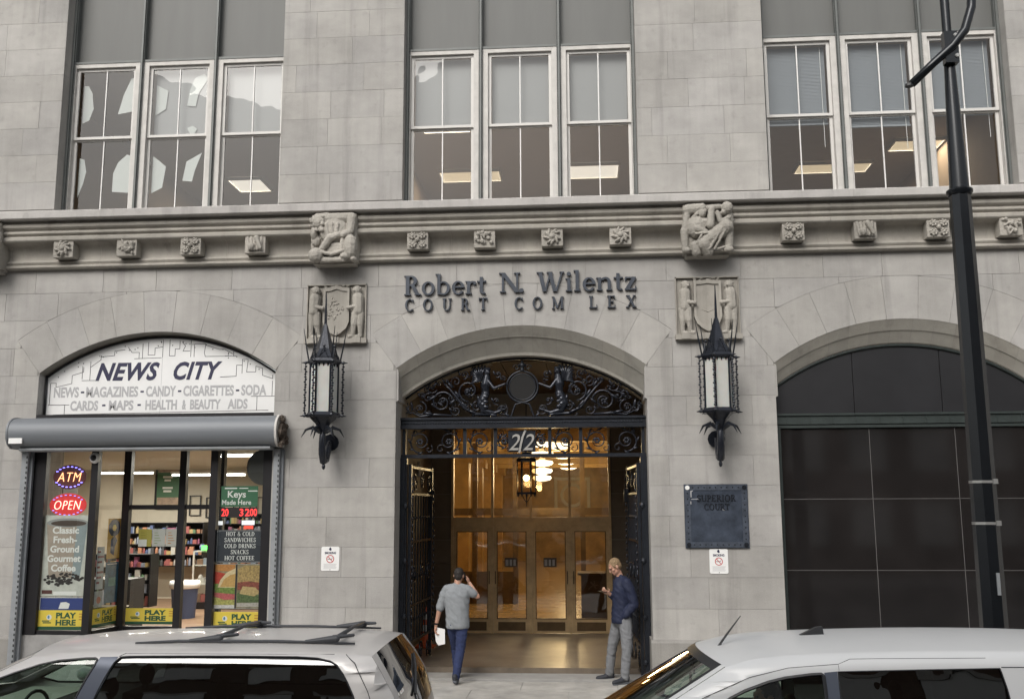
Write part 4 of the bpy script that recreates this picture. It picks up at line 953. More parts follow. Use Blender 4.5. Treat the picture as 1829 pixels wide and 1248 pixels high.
# lunette outline hoop
A_in = lambda x: ZA + math.sqrt(max(RA * RA - (x * HW / (HW - .03)) ** 2, 0)) - .45
hoop = MB(); hoop.tube([(x, GY + .03, A_in(x) - .03) for x in [(-HW + .06) + (2 * HW - .12) * i / 36 for i in range(37)]], .022, 6); hoop.build('hoop', 'black_iron', gr, smooth=True)
md = MB(); MZ = 4.80
md.tube([(.265 * math.cos(2 * math.pi * k / 36), GY, MZ + .265 * math.sin(2 * math.pi * k / 36)) for k in range(36)], .020, 6, True)
md.tube([(.225 * math.cos(2 * math.pi * k / 36), GY, MZ + .225 * math.sin(2 * math.pi * k / 36)) for k in range(36)], .012, 6, True)
mo = md.build('medallion', 'black_iron', gr, smooth=True)
mb = MB(); Panel((0, GY + .01, 0)).disc(mb, 0, MZ, .225, .225, 0, .012, 32); mb.build('disc', flat('disc_dark', (.005, .0045, .0045), .8), mo)
cr = MB()
cr.lathe([(.03, 0), (.045, .03), (.03, .06), (.06, .11), (.045, .14), (.02, .17), (.010, .22)], (0, GY - .02, MZ + .255), 10)
for s in (-1, 1):
    cr.tube(spiral(s * .10, MZ + .33, .06, 1.2, 90 - s * 90, s, 16), .012, 5); cr.cap((s * .05, GY, MZ + .36), (s * .075, GY, MZ + .43), .012, .006, 6)
cr.tube([(-.2, GY, ZB1), (-.12, GY, MZ - .3), (0, GY, MZ - .27), (.12, GY, MZ - .3), (.2, GY, ZB1)], .02, 6)
remesh(cr, 'crown', 'black_iron', mo, .009, 1)
for s in (-1, 1):
    # winged figure growing out of a scroll
    X = lambda a: s * a
    f = MB(); Zf = lambda z: 4.29 + (z - 4.29) * .87
    f.ell((X(.60), GY - .01, Zf(5.165)), (.058, .065, .07)); f.ell((X(.57), GY - .065, Zf(5.16)), (.02, .02, .03)); f.lathe([(.06, 0), (.065, .03), (.05, .045)], (X(.60), GY, Zf(5.21)), 8)
    f.cap((X(.61), GY, Zf(5.08)), (X(.63), GY, Zf(4.93)), .065, .09); f.cap((X(.63), GY, Zf(4.93)), (X(.63), GY, Zf(4.74)), .085, .06); f.cap((X(.63), GY, Zf(4.74)), (X(.70), GY, Zf(4.55)), .075, .085); f.cap((X(.70), GY, Zf(4.55)), (X(.66), GY, 4.40), .08, .06); f.cap((X(.66), GY, 4.40), (X(.48), GY, 4.35), .055, .04); f.cap((X(.48), GY, 4.35), (X(.30), GY, 4.42), .04, .018)
    f.cap((X(.60), GY - .03, Zf(5.02)), (X(.48), GY - .07, Zf(4.84)), .038, .03); f.cap((X(.48), GY - .07, Zf(4.84)), (X(.29), GY - .05, Zf(4.93)), .03, .022)
    for k in range(5): f.ell((X(.62 + .05 * (k % 2)), GY - .06, Zf(4.68 - .05 * k)), (.05, .03, .035), 8, 5)
    fo = remesh(f, 'winged_figure', 'black_iron_gloss', gr, .008, 1)
    wg = MB()
    for k in range(11):
        a = R_(78 + k * 11.5); L = .27 + .07 * math.sin(k * .6) - .006 * k
        x0, z0 = .69, Zf(5.0); x1, z1 = x0 - math.cos(a) * L, z0 + math.sin(a) * L
        z1 = min(z1, A_in(x1) - .06)
        wg.tube([(X(x0), GY - .01, z0), (X((x0 + x1) / 2 + .02), GY - .025, (z0 + z1) / 2 + .01), (X(x1), GY - .01, z1), (X(x1 + .03), GY, z1 - .03)], [.018, .027, .019, .008], 5)
    wg.build('wing', 'black_iron_gloss', fo, smooth=True)
    sc = MB()
    sc.tube([(X(.55), GY, 4.33), (X(.8), GY, 4.34), (X(1.0), GY, 4.45), (X(1.12), GY, 4.62), (X(1.25), GY, 4.78), (X(1.36), GY, 4.88)], [.035, .03, .028, .024, .018, .008], 6)
    sc.tube(spiral(X(.92), 4.74, .19, 1.6, 270, s), [.02 - .01 * k / 26 for k in range(27)], 6)
    sc.tube(spiral(X(1.38), 4.55, .20, 1.7, 180 if s > 0 else 0, -s), [.02 - .01 * k / 26 for k in range(27)], 6)
    sc.tube(spiral(X(1.76), 4.44, .13, 1.6, 90, s, 22), [.014 - .006 * k / 22 for k in range(23)], 5)
    sc.tube(spiral(X(1.14), 4.90, .10, 1.4, 250, s, 20), .011, 5)
    sc.tube(spiral(X(.34), 4.42, .10, 1.5, 200 if s > 0 else -20, s, 20), .010, 5)
    sc.tube([(X(1.2), GY, 4.32), (X(1.5), GY, 4.34), (X(1.75), GY, 4.31), (X(1.95), GY, 4.40), (X(1.98), GY, 4.55)], [.02, .022, .018, .014, .008], 5)
    for cx_, cz_, r_, tn, a_, d_ in ((.78, 4.47, .09, 1.3, 90, -1), (1.56, 4.80, .10, 1.4, 200, 1), (1.14, 4.40, .09, 1.4, 20, -1), (1.0, 5.02, .08, 1.3, 280, -1), (1.30, 4.90, .06, 1.2, 250, 1), (1.62, 4.63, .08, 1.3, 120, -1), (1.9, 4.42, .08, 1.2, 60, -1), (.44, 4.56, .07, 1.2, 240, 1), (.42, 5.02, .06, 1.2, 300, -1), (1.72, 4.66, .06, 1.2, 30, 1)):
        sc.tube(spiral(X(cx_), cz_, r_, tn, a_ if s > 0 else 180 - a_, d_ * s, 18), [.013 - .006 * k / 18 for k in range(19)], 5)
        sc.ell((X(cx_), GY - .015, cz_), .022, 6, 4); sc.ell((X(cx_ + r_), GY - .01, cz_ + .02), (.05, .015, .018), 6, 4, rot('Y', 60))
    rd = random.Random(30 + s); fill = []
    while len(fill) < 46:
        fx_, fz_ = rd.uniform(.3, 1.98), rd.uniform(4.32, 5.15)
        if fz_ > A_in(fx_) - .09 or (.45 < fx_ < .78 and fz_ > 4.5): fill.append(None); continue
        fill.append((fx_, fz_)); sc.tube(spiral(X(fx_), fz_, rd.uniform(.035, .065), 1.2, rd.uniform(0, 360), rd.choice((-1, 1)), 12, GY + .02), .007, 4); sc.ell((X(fx_ + .04), GY + .015, fz_), (.035, .010, .013), 6, 4, rot('Y', rd.uniform(0, 180)))
    for cx, cz, rr in ((.92, 4.74, .075), (1.38, 4.55, .06), (1.76, 4.44, .045), (.36, 4.42, .04)):
        for k in range(11):
            a = rd.uniform(0, 6.28); q = rr * rd.uniform(.2, 1); sc.ell((X(cx) + q * math.cos(a), GY - .02, cz + q * math.sin(a)), rr * .35, 6, 4)
    for cx, cz, a, L in ((.86, 4.38, 25, .09), (1.0, 4.5, 50, .1), (1.12, 4.68, 60, .09), (1.24, 4.84, 55, .08), (1.55, 4.62, -30, .1), (1.62, 4.36, 10, .1), (1.9, 4.5, 80, .08), (1.2, 4.55, -40, .08), (.75, 4.6, 80, .07), (1.5, 4.85, 120, .07), (.5, 4.32, 10, .08), (.26, 4.32, 40, .06)):
        sc.ell((X(cx), GY - .02, cz), (L, .02, .024), 7, 4, rot('Y', -a * s if s > 0 else a))
    sc.build('scrollwork', 'black_iron_gloss', gr, smooth=True, fix=False)['kind'] = 'stuff'
# jamb posts and the two open leaves
for s in (-1, 1):
    jp = MB(); jp.box(*sorted((s * (HW - .006), s * (HW - .085))), GY - .08, GY + .08, 0.02, 3.60); jp.box(*sorted((s * (HW - .085), s * (HW - .11))), GY - .05, GY + .05, .03, 3.6)
    for z in (.3, 1.0, 1.9, 2.8): jp.lathe([(.04, -.04), (.05, 0), (.04, .04)], (s * (HW - .09), GY - .06, z), 8)
    jp.build('jamb_post', 'black_iron', gr)
for s, lab in ((-1, 'open black iron gate leaf folded back along the left of the entrance'), (1, 'open black iron gate leaf folded back beside the man in the navy jacket')):
    gx = s * 1.93; t = thing('gate_leaf', (gx, GY + .1, .05), lab, 'gate', 'open iron gate leaves of the entrance')
    y0, y1 = GY + .10, GY + 1.75
    P = Panel((gx, 0, 0), (0, 1, 0), (-s, 0, 0)); lean = s * -.10
    def q(y, z): return (gx + lean * (y - y0) / (y1 - y0), y, z)
    f = MB()
    for y in (y0, y1): f.tube([q(y, .06), q(y, 3.5)], .04, 4)
    for z in (.1, .55, 1.15, 2.2, 3.0, 3.46): f.tube([q(y0, z), q(y1, z)], .028, 4)
    f.build('frame', 'black_iron', t)
    for k in range(7):
        y = y0 + (y1 - y0) * (k + 1) / 8; b = MB(); b.tube([q(y, .55), q(y, 3.0)], .014, 6)
        for z in (.9, 1.6, 2.6): b.ell(q(y, z), (.025, .025, .04), 6, 4)
        b.build('bar', 'black_iron', t)
    sc = MB()
    for z in (.32, 3.23, 1.68):
        for k in range(3):
            yc = y0 + (y1 - y0) * (k + .5) / 3
            pts = [(gx + lean * (yc - y0) / (y1 - y0) - s * .02, yc + p[0], z + p[2]) for p in spiral(0, 0, .19, 1.5, 0, 1 if k % 2 else -1, 22)]
            sc.tube(pts, .013, 5)
    for k in range(26):
        z = .4 + k * .115; sc.ell((gx - s * .05 + lean, y1 + .015, z), (.02, .02, .04), 6, 4); sc.ell((gx - s * .05, y0 - .02, z), (.018, .018, .035), 6, 4)
    sc.build('scrollwork', 'black_iron_gloss', t, smooth=True, fix=False)['kind'] = 'stuff'
    lk = MB(); lk.box(gx + lean - .04 - (.04 if s > 0 else 0), gx + lean + .04, y1 - .02, y1 + .05, 2.86, 3.1); lk.build('lock_box', 'black_iron', t)

# ================================================================ WALL LANTERNS
def wall_lantern(cx, lab):
    cy = -.56; t = thing('wall_lantern', (cx, 0, 3.5), lab, 'wall lantern', 'black iron lanterns flanking the entrance')
    z0, z1 = 4.26, 5.10; n = 6; rg = .218; rr = .30; off = math.pi / 6 * .35
    ang = [off + math.pi / 3 * k for k in range(n)]
    for k in range(n):
        a, b = ang[k], ang[(k + 1) % n]
        pa, pb = (cx + rg * math.cos(a), cy + rg * math.sin(a)), (cx + rg * math.cos(b), cy + rg * math.sin(b))
        MB().add([(*pa, z0), (*pb, z0), (*pb, z1), (*pa, z1)], [(0, 1, 2, 3)]).build('pane', 'frost_glass', t)
    bd = MB()
    for a in ang:
        x, y = cx + (rg + .006) * math.cos(a), cy + (rg + .006) * math.sin(a); bd.tube([(x, y, z0 - .04), (x, y, z1 + .04)], .020, 4)
    bd.lathe([(rg - .03, -.05), (rg + .05, -.05), (rg + .07, -.02), (rg + .03, .03), (rg - .03, .03)], (cx, cy, z0), 6, rot=off); bd.lathe([(rg - .03, -.03), (rg + .03, -.03), (rg + .06, .01), (rg + .05, .05), (rg - .03, .05)], (cx, cy, z1), 6, rot=off)
    for k in range(n):   # pendant tracery at the top of each pane
        a = (ang[k] + ang[(k + 1) % n] + (2 * math.pi if k == n - 1 else 0)) / 2
        for j in (-.07, 0, .07):
            x = cx + (rg * .88) * math.cos(a) - j * math.sin(a); y = cy + (rg * .88) * math.sin(a) + j * math.cos(a); bd.cap((x, y, z1 - .02), (x, y, z1 - .07), .022, .008, 5)
    bd.build('frame', 'black_iron_gloss', t)
    for a in ang:
        x, y = cx + rr * math.cos(a), cy + rr * math.sin(a); rd = MB(); rd.tube([(x, y, z0 - .03), (x, y, z1 - .02)], .009, 5); i = 0; z = z0 + .02
        while z < z1 - .04: rd.ell((x + .008 * math.cos(i * 2.4), y + .008 * math.sin(i * 2.4), z), (.022, .022, .02), 5, 4); z += .042; i += 1
        rd.tube([(cx + rg * math.cos(a), cy + rg * math.sin(a), z0 - .01), (x, y, z0 - .02), (cx + (rr + .07) * math.cos(a), cy + (rr + .07) * math.sin(a), z0 - .03)], [.016, .02, .005], 5)
        rd.tube([(cx + rg * math.cos(a), cy + rg * math.sin(a), z1 + .01), (x, y, z1), (cx + (rr + .07) * math.cos(a), cy + (rr + .07) * math.sin(a), z1 + .0)], [.016, .02, .005], 5)
        rd.ell((x, y, z1), .03, 6, 4); rd.ell((x, y, z0 - .02), .03, 6, 4)
        rd.build('twisted_rod', 'black_iron', t)
        sp = MB(); sp.tube([(x - .05 * math.cos(a), y - .05 * math.sin(a), z1 + .02), (x, y, z1 + .28), (x + .045 * math.cos(a), y + .045 * math.sin(a), z1 + .56)], [.014, .012, .004], 5); sp.build('spike', 'black_iron', t)
    rf = MB(); rf.lathe([(rg + .02, 0), (rg + .015, .05), (.15, .18), (.085, .40), (.04, .56), (.024, .60), (.018, .85), (.007, 1.12)], (cx, cy, z1 + .04), 6, rot=off); ro = rf.build('roof', 'black_iron_gloss', t)
    cr = MB()
    for k in range(n):
        a = (ang[k] + ang[(k + 1) % n] + (2 * math.pi if k == n - 1 else 0)) / 2
        cr.tube([(cx + (rg) * math.cos(a - .35), cy + rg * math.sin(a - .35), z1 + .06), (cx + .19 * math.cos(a), cy + .19 * math.sin(a), z1 + .24), (cx + rg * math.cos(a + .35), cy + rg * math.sin(a + .35), z1 + .06)], .010, 5); cr.ell((cx + .18 * math.cos(a), cy + .18 * math.sin(a), z1 + .26), .024, 6, 4)
    cr.build('cresting', 'black_iron', ro)
    bw = MB(); bw.lathe([(.03, -.27), (.055, -.22), (.07, -.19), (.12, -.1), (rg, -.0)], (cx, cy, z0 - .05), 6, rot=off); bw.build('bowl', 'black_iron_gloss', t)
    lf = MB()
    for k in range(6):
        a = math.pi / 3 * k + .2; c_, s_ = math.cos(a), math.sin(a)
        lf.tube([(cx + .05 * c_, cy + .05 * s_, z0 - .30), (cx + .16 * c_, cy + .16 * s_, z0 - .21), (cx + .27 * c_, cy + .27 * s_, z0 - .25), (cx + .34 * c_, cy + .34 * s_, z0 - .37)], [.022, .034, .02, .003], 5)
    lf.build('leaf', 'black_iron', t)
    br = MB(); br.tube([(cx, cy, z0 - .30), (cx, cy - .03, z0 - .45), (cx, cy - .01, z0 - .62), (cx, cy + .09, z0 - .74), (cx, cy + .22, z0 - .72), (cx, cy + .32, z0 - .60), (cx, cy + .42, z0 - .45), (cx, cy + .55, z0 - .40)], [.05, .055, .06, .065, .06, .055, .05, .045], 8)
    br.lathe([(.14, .0), (.14, .03), (.10, .05), (.06, .07)], (cx, -.075, z0 - .42), 12, axis='y'); br.ell((cx, cy + .1, z0 - .83), (.03, .03, .05), 6, 5)
    br.tube([(cx, -.06, z0 + .02), (cx, -.25, z0 - .02), (cx, cy + .2, z0 - .02)], .028, 6); br.lathe([(.09, 0), (.09, .03), (.05, .06)], (cx, -.065, z0 + .02), 10, axis='y')
    br.build('bracket', 'black_iron_gloss', t, smooth=True, angle=50)
wall_lantern(-3.15, 'black iron lantern with frosted panes on the pier left of the entrance')
wall_lantern(3.16, 'black iron lantern with frosted panes on the pier above the bronze plaque')

# ================================================================ LETTERING ON THE WALL
def words(lab, items, m='letter_metal'):
    t = thing('wall_lettering', (0, 0, items[0][2]), lab, 'lettering')
    for body, u0, v, h, w, sep in items: serif_text(FR, body, u0, v, h, w, m, t, 'letter', .008, .045, sep)
words('large dark metal serif letters reading Robert N. Wilentz above the entrance', [('Robert', -1.95, 6.31, .335, 1.38, .0), ('N.', -.33, 6.325, .335, .40, -.12), ('Wilentz', .31, 6.325, .335, 1.63, -.01)])
words('small spaced dark metal letters reading COURT COM LEX under the name', [('COURT', -1.94, 6.035, .205, 1.39, .75), ('COM', -.09, 6.03, .205, .82, .75), ('LEX', 1.16, 6.03, .205, .77, .75)])
# --- bronze plaque
t = thing('bronze_plaque', (3.12, 0, 2.12), 'square dark bronze court plaque on the pier right of the entrance', 'plaque')
P = Panel((2.62, -.004, 2.12)); w = h = 1.005
mb = MB(); P.rect(mb, 0, w, 0, h, 0, .022); mb.build('plate', 'bronze_plaque', t)
mb = MB()
for a, b, c_, d in ((.012, w - .012, h - .095, h - .012), (.012, w - .012, .012, .095), (.012, .095, .096, h - .096), (w - .095, w - .012, .096, h - .096)): P.rect(mb, a, b, c_, d, .0221, .032)
rim = mb.build('rim', 'plaque_rim', t)
mb = MB()
for i in range(9):
    for u, v in ((.14 + i * .09, .0535), (.14 + i * .09, h - .0535), (.0535, .14 + i * .09), (w - .0535, .14 + i * .09)): P.disc(mb, u, v, .012, .012, .0321, .036, 8)
mb.build('stud', 'black_iron', rim)
for u in (.0535, w - .0535):
    for v in (.0535, h - .0535):
        mb = MB(); P.disc(mb, u, v, .036, .036, .0321, .045, 12); mb.build('rosette', 'paint_white' if (u < .1 and v > .5) else 'black_iron', t)
serif_text(P, 'SUPERIOR', .20, .735, .10, .61, 'black_iron', t, 'letter', .0221, .012, .0); serif_text(P, 'COURT', .31, .60, .095, .40, 'black_iron', t, 'letter', .0221, .012, .0)
mb = MB(); P.poly(mb, [(.10, .90), (.145, .91), (.14, .895), (.12, .885), (.118, .80), (.105, .80)], .0223, .0232); P.poly(mb, [(.11, .772), (.22, .778), (.225, .768), (.11, .764)], .0223, .0232); P.poly(mb, [(.098, .69), (.112, .69), (.112, .735), (.098, .735)], .0223, .0232); P.poly(mb, [(.60, .60), (.63, .585), (.635, .592), (.61, .615)], .0223, .0232)
mb.build('chalky_scratch', 'ink_gray', t)
# --- no-smoking signs
def no_smoking(x0, z0, w, h, lab):
    t = thing('no_smoking_sign', (x0 + w / 2, 0, z0), lab, 'sign', 'no smoking signs beside the entrance'); P = Panel((x0, -.003, z0)); r = .025
    pts = [(cx + r * math.cos(R_(a)), cz + r * math.sin(R_(a))) for cx, cz, a0 in ((w - r, h - r, 0), (r, h - r, 90), (r, r, 180), (w - r, r, 270)) for a in range(a0, a0 + 91, 30)]
    mb = MB(); P.poly(mb, pts, 0, .006); mb.build('plate', 'paint_white', t)
    mb = MB(); P.poly(mb, [(w * .44, h * .86), (w * .52, h * .83), (w * .57, h * .87), (w * .53, h * .95), (w * .48, h * .96), (w * .42, h * .91)], .006, .0075); mb.build('emblem', 'ink_navy', t)
    P.text('lettering', 'SMOKING', w / 2, h * .70, h * .085, 'ink_navy', t, .006, .0006, .002, width=w * .62)
    mb = MB(); P.ring(mb, w / 2, h * .49, w * .175, w * .215, .006, .0072); P.line(mb, [(w * .37, h * .60), (w * .63, h * .38)], .010, .0061, .0073); mb.build('prohibition_ring', 'ink_red', t)
    mb = MB(); P.rect(mb, w * .35, w * .60, h * .475, h * .50, .006, .0068); P.line(mb, [(w * .60, h * .50), (w * .63, h * .54), (w * .60, h * .57)], .004, .006, .0068); mb.build('cigarette', 'ink_black', t)
    mb = MB()
    for k in range(5): P.rect(mb, w * (.14 + .02 * (k % 2)), w * (.86 - .03 * (k % 3)), h * (.275 - .042 * k), h * (.29 - .042 * k), .006, .0065)
    mb.build('fine_print', 'ink_gray', t); mb = MB(); P.disc(mb, w / 2, h * .045, .007, .007, .006, .010, 8); P.disc(mb, w / 2, h * .965, .005, .005, .006, .010, 8); mb.build('screw', 'black_iron', t)
no_smoking(-3.27, 1.765, .30, .385, 'small white no smoking sign on the pier left of the entrance')
no_smoking(2.99, 1.725, .29, .385, 'small white no smoking sign directly under the bronze plaque')

# ================================================================ BLIND BAY AT THE RIGHT (dark polished panels)
bx0, bx1 = S - HW, S + HW
fy = .30
inf = MB(); inf.box(bx0, bx1, fy + .06, fy + .12, 0, 5.6); back = inf.build('bay_backing', 'joint_gray', bld)
def pan(poly, m, name, y0=fy, y1=None): MB().prism(poly, y0, fy + .058 if y1 is None else y1).build(name, m, back)
PX = [bx0 + .10, 5.665, 7.02, bx1 - .10]; PZ = [.05, .66, 1.76, 2.885, 4.02]
for a, b in zip(PX, PX[1:]):
    for c_, d in zip(PZ, PZ[1:]): pan([(a + .006, c_ + .006), (b - .006, c_ + .006), (b - .006, d - .006), (a + .006, d - .006)], 'black_panel', 'dark_panel')
for x in PX[1:-1]: MB().box(x - .0045, x + .0045, fy - .0015, fy + .05, .05, 4.02).build('joint_strip', 'joint_gray', back)
for z in PZ[1:-1]: MB().box(PX[0], PX[-1], fy - .001, fy + .05, z - .004, z + .004).build('joint_strip', 'joint_gray', back)
AL = lambda x: ZA + math.sqrt(max(RA * RA - ((x - S) * HW / (HW - .025)) ** 2, 0)) - .36
LX = [bx0 + .02, 5.46, 6.86, bx1 - .02]
for a, b in zip(LX, LX[1:]):
    n = 10; xs = [a + .005 + (b - a - .01) * i / n for i in range(n + 1)]; pan([(a + .005, 4.27), (b - .005, 4.27)] + [(x, AL(x)) for x in reversed(xs)], 'lunette_panel', 'lunette_panel', fy + .012)
mb = MB(); mb.tube([(x, fy, AL(x) - .02) for x in [LX[0] + (LX[-1] - LX[0]) * i / 30 for i in range(31)]], .03, 6); mb.build('hood_bead', 'frame_green', back, smooth=True)
mb = MB(); mb.box(bx0 + .01, bx1 - .01, fy - .06, fy + .05, 4.09, 4.23); mb.box(bx0 + .01, bx1 - .01, fy - .09, fy + .05, 4.23, 4.265); mb.box(bx0 + .01, bx1 - .01, fy - .045, fy + .05, 4.03, 4.075)
for k in range(11): mb.box(bx0 + .2 + k * .37, bx0 + .215 + k * .37, fy - .068, fy - .05, 4.10, 4.225)
mb.build('transom', 'frame_green', back)
for x in (bx0 + .05, bx1 - .05):
    mb = MB(); mb.box(x - .045, x + .045, fy - .05, fy + .05, 0, 4.03); mb.box(x - .02, x + .025, fy - .065, fy - .05, 0, 4.03); mb.build('jamb', 'frame_green', back)
# ================================================================ CORNER SHOP IN THE LEFT BAY
sx0, sx1 = -S - HW, -S + HW
sf = thing('storefront', (-S, .3, 0), 'black framed shop front with recessed glass door and papered windows', 'storefront')
def post(x0, x1, y0, y1, z0, z1, nm='frame_post'): return MB().box(x0, x1, y0, y1, z0, z1).build(nm, 'alu_black', sf)
post(-8.285, -8.06, .02, .14, .73, 3.95); post(-7.27, -7.15, .02, .14, .73, 3.95); post(-5.20, -5.075, .02, .14, .1, 3.95); post(-4.30, -4.15, .02, .14, .73, 3.95)
post(-7.10, -6.97, .86, .98, .12, 3.95); post(-6.085, -5.965, .86, .98, .12, 3.95); post(-5.40, -5.28, .86, .98, .12, 3.95)
for x0, x1, y in ((-8.06, -7.27, .05), (-5.075, -4.30, .05)): post(x0, x1, y, y + .07, .73, .79, 'bottom_rail')
post(-6.97, -6.085, .88, .96, .70, .77, 'bottom_rail'); post(-6.97, -5.40, .885, .955, 2.76, 2.84, 'transom_bar')
post(-8.29, -4.15, .0, .2, 3.92, 4.36, 'fascia')
def pane_quad(a, b, z0, z1, m='shop_glass'):
    MB().add([(*a, z0), (*b, z0), (*b, z1), (*a, z1)], [(0, 1, 2, 3)]).build('pane', m, sf)
pane_quad((-8.06, .085), (-7.27, .085), .79, 3.93); pane_quad((-5.075, .085), (-4.30, .085), .79, 3.93)
pane_quad((-7.16, .14), (-7.06, .87), .78, 3.93); pane_quad((-5.16, .14), (-5.31, .87), .78, 3.93)
pane_quad((-6.97, .92), (-6.085, .92), .77, 2.76); pane_quad((-6.97, .92), (-6.085, .92), 2.84, 3.93); pane_quad((-5.965, .92), (-5.40, .92), 2.84, 3.93)
# return frames
for (xa, ya), (xb, yb) in (((-7.165, .14), (-7.065, .87)), ((-5.155, .14), (-5.305, .87))):
    d = Vector((xb - xa, yb - ya)).normalized(); nn = Vector((-d.y, d.x)) * .03
    for z0, z1 in ((.66, .78),): MB().prism([(xa - nn.x, ya - nn.y), (xb - nn.x, yb - nn.y), (xb + nn.x, yb + nn.y), (xa + nn.x, ya + nn.y)], z0, z1, lambda a, b, c: (a, b, c)).build('bottom_rail', 'alu_black', sf)
# bulkheads
def bulk(poly): MB().prism(poly, 0., .725, lambda a, b, c: (a, b, c)).build('bulkhead', 'bulkhead', sf)
bulk([(-8.29, .03), (-7.16, .03), (-7.05, .9), (-7.05, 1.0), (-8.29, 1.0)]); bulk([(-5.17, .03), (-4.15, .03), (-4.15, 1.0), (-5.3, 1.0), (-5.3, .9)]); bulk([(-7.05, .90), (-6.09, .90), (-6.09, .98), (-7.05, .98)])
# open glass door leaf folded inwards
dr = MB(); A = Vector((-5.42, .95)); B = Vector((-5.75, 1.75)); d = (B - A).normalized(); nn = Vector((-d.y, d.x)) * .022
def pr(a, b, z0, z1): return [(a.x - nn.x, a.y - nn.y), (b.x - nn.x, b.y - nn.y), (b.x + nn.x, b.y + nn.y), (a.x + nn.x, a.y + nn.y)], z0, z1
for a, b, z0, z1 in ((A, A + d * .09, .14, 2.74), (B - d * .09, B, .14, 2.74), (A + d * .09, B - d * .09, .14, .4), (A + d * .09, B - d * .09, 2.6, 2.74)):
    po, q0, q1 = pr(a, b, z0, z1); dr.prism(po, q0, q1, lambda x, y, z: (x, y, z))
do = dr.build('door', 'alu_black', sf); MB().add([(A.x, A.y, .4), (B.x, B.y, .4), (B.x, B.y, 2.6), (A.x, A.y, 2.6)], [(0, 1, 2, 3)]).build('pane', 'shop_glass', do)
# floors, room
tag(MB().box(sx0 + .01, sx1 - .01, .40, .95, -.2, .06).build('shop_threshold', 'concrete'), kind='structure')
rx0, rx1, ry0, ry1, rz0, rz1 = -15.0, -4.12, 1.01, 13.5, .10, 3.95
tag(MB().box(rx0, rx1, .951, ry1, -.2, rz0).build('shop_floor', mat('shop_floor', (.24, .155, .10), .45, var=.2, vs=2)), kind='structure')
mat('shop_wall', (.58, .53, .44), .8, var=.05); mat('slatwall', (.15, .15, .14), .7, var=.1)
sw = MB().add([(rx0, ry0, rz0), (rx0, ry1, rz0), (rx0, ry1, rz1), (rx0, ry0, rz1), (rx1, ry0, rz0), (rx1, ry1, rz0), (rx1, ry1, rz1), (rx1, ry0, rz1)], [(0, 1, 2, 3), (4, 7, 6, 5), (1, 5, 6, 2)]).build('shop_wall', 'shop_wall', bld, fix=False)
MB().add([(rx0, .2, rz1), (rx1, .2, rz1), (rx1, ry1, rz1), (rx0, ry1, rz1)], [(0, 1, 2, 3)]).build('shop_ceiling', 'shop_wall', sw, fix=False)
MB().box(rx0, -8.3, 1.0, 1.02, 0, 4).build('front_wall', 'shop_wall', sw)
# grey slatted partition along the left of the shop
t = thing('slat_wall', (-11, 6.5, .1), 'grey slatted display wall inside the shop at the left', 'display wall')
SWA, SWB = Vector((-8.6, 1.6)), Vector((-11.3, 7.2)); d = (SWB - SWA).normalized(); PS = Panel((SWA.x, SWA.y, .1), (d.x, d.y, 0), (d.y, -d.x, 0)); LS = (SWB - SWA).length
mb = MB(); PS.rect(mb, 0, LS, 0, 3.3, -.05, 0); mb.build('board', 'slatwall', t)
mb = MB()
for k in range(24): PS.rect(mb, 0, LS, .3 + k * .125, .31 + k * .125, 0, .006)
mb.build('groove', flat('groove', (.05, .05, .05)), t)
# fluorescent lights
def tube_light(x0, x1, y, z, lab):
    t = thing('fluorescent_light', ((x0 + x1) / 2, y, z), lab, 'ceiling light', 'fluorescent lights in the shop')
    MB().box(x0, x1, y - .09, y + .09, z + .03, z + .09).build('housing', 'fixture_metal', t)
    for s in (-.045, .045): MB().tube([(x0 + .03, y + s, z), (x1 - .03, y + s, z)], .022, 8).build('tube', 'tube_white', t)
    L = bpy.data.lights.new('tube_light', 'AREA'); L.shape = 'RECTANGLE'; L.size = x1 - x0; L.size_y = .15; L.energy = 230; L.color = (1, .94, .82)
    lo = bpy.data.objects.new('tube_light', L); COL.objects.link(lo); lo.location = ((x0 + x1) / 2, y, z - .03); attach(lo, t)
tube_light(-6.6, -5.2, 4.0, 3.86, 'nearest bright fluorescent light at the top of the shop window')
tube_light(-9.3, -7.4, 8.0, 3.60, 'bright fluorescent light above the open shop door')
tube_light(-12.6, -10.9, 10.5, 3.75, 'far fluorescent light at the back left of the shop')
# back wall: dark menu board, empty frames
t = thing('menu_board', (-11.7, 13.4, 2.9), 'green menu board in a black frame on the back wall of the shop', 'menu board')
P = Panel((-12.15, 13.47, 2.75)); mb = MB(); P.rect(mb, 0, .85, 0, 1.35, 0, .05); mb.build('frame', 'alu_black', t)
mb = MB(); P.rect(mb, .07, .78, .07, 1.28, .051, .06); bo = mb.build('board', flat('menu_green', (.05, .14, .07)), t)
mb = MB(); P.rect(mb, .09, .76, .1, .36, .061, .065); P.rect(mb, .09, .76, 1.12, 1.26, .061, .065); mb.build('band', flat('menu_tan', (.35, .25, .18), v=.4), bo)
mb = MB()
for k, (u, v, w) in enumerate(((.25, .95, .3), (.3, .85, .2), (.25, .62, .32), (.28, .52, .25))): P.rect(mb, u, u + w, v, v + .06, .061, .066)
mb.build('print', 'ink_white', bo)
fl = ['first', 'second', 'third', 'fourth', 'fifth', 'sixth', 'seventh']
for k in range(7):
    x = -11.05 + k * .52; z = 2.55 - .06 * (k % 3); t = MB(); P = Panel((x, 13.47, z)); w, h = .36, .62
    for a, b, c_, d_ in ((0, w, h - .03, h), (0, w, 0, .03), (0, .03, .03, h - .03), (w - .03, w, .03, h - .03)): P.rect(t, a, b, c_, d_, 0, .03)
    tag(t.build('picture_frame', 'alu_black'), fl[k] + ' of the thin empty frames in a row on the shop back wall', 'frame', 'empty frames on the shop back wall')
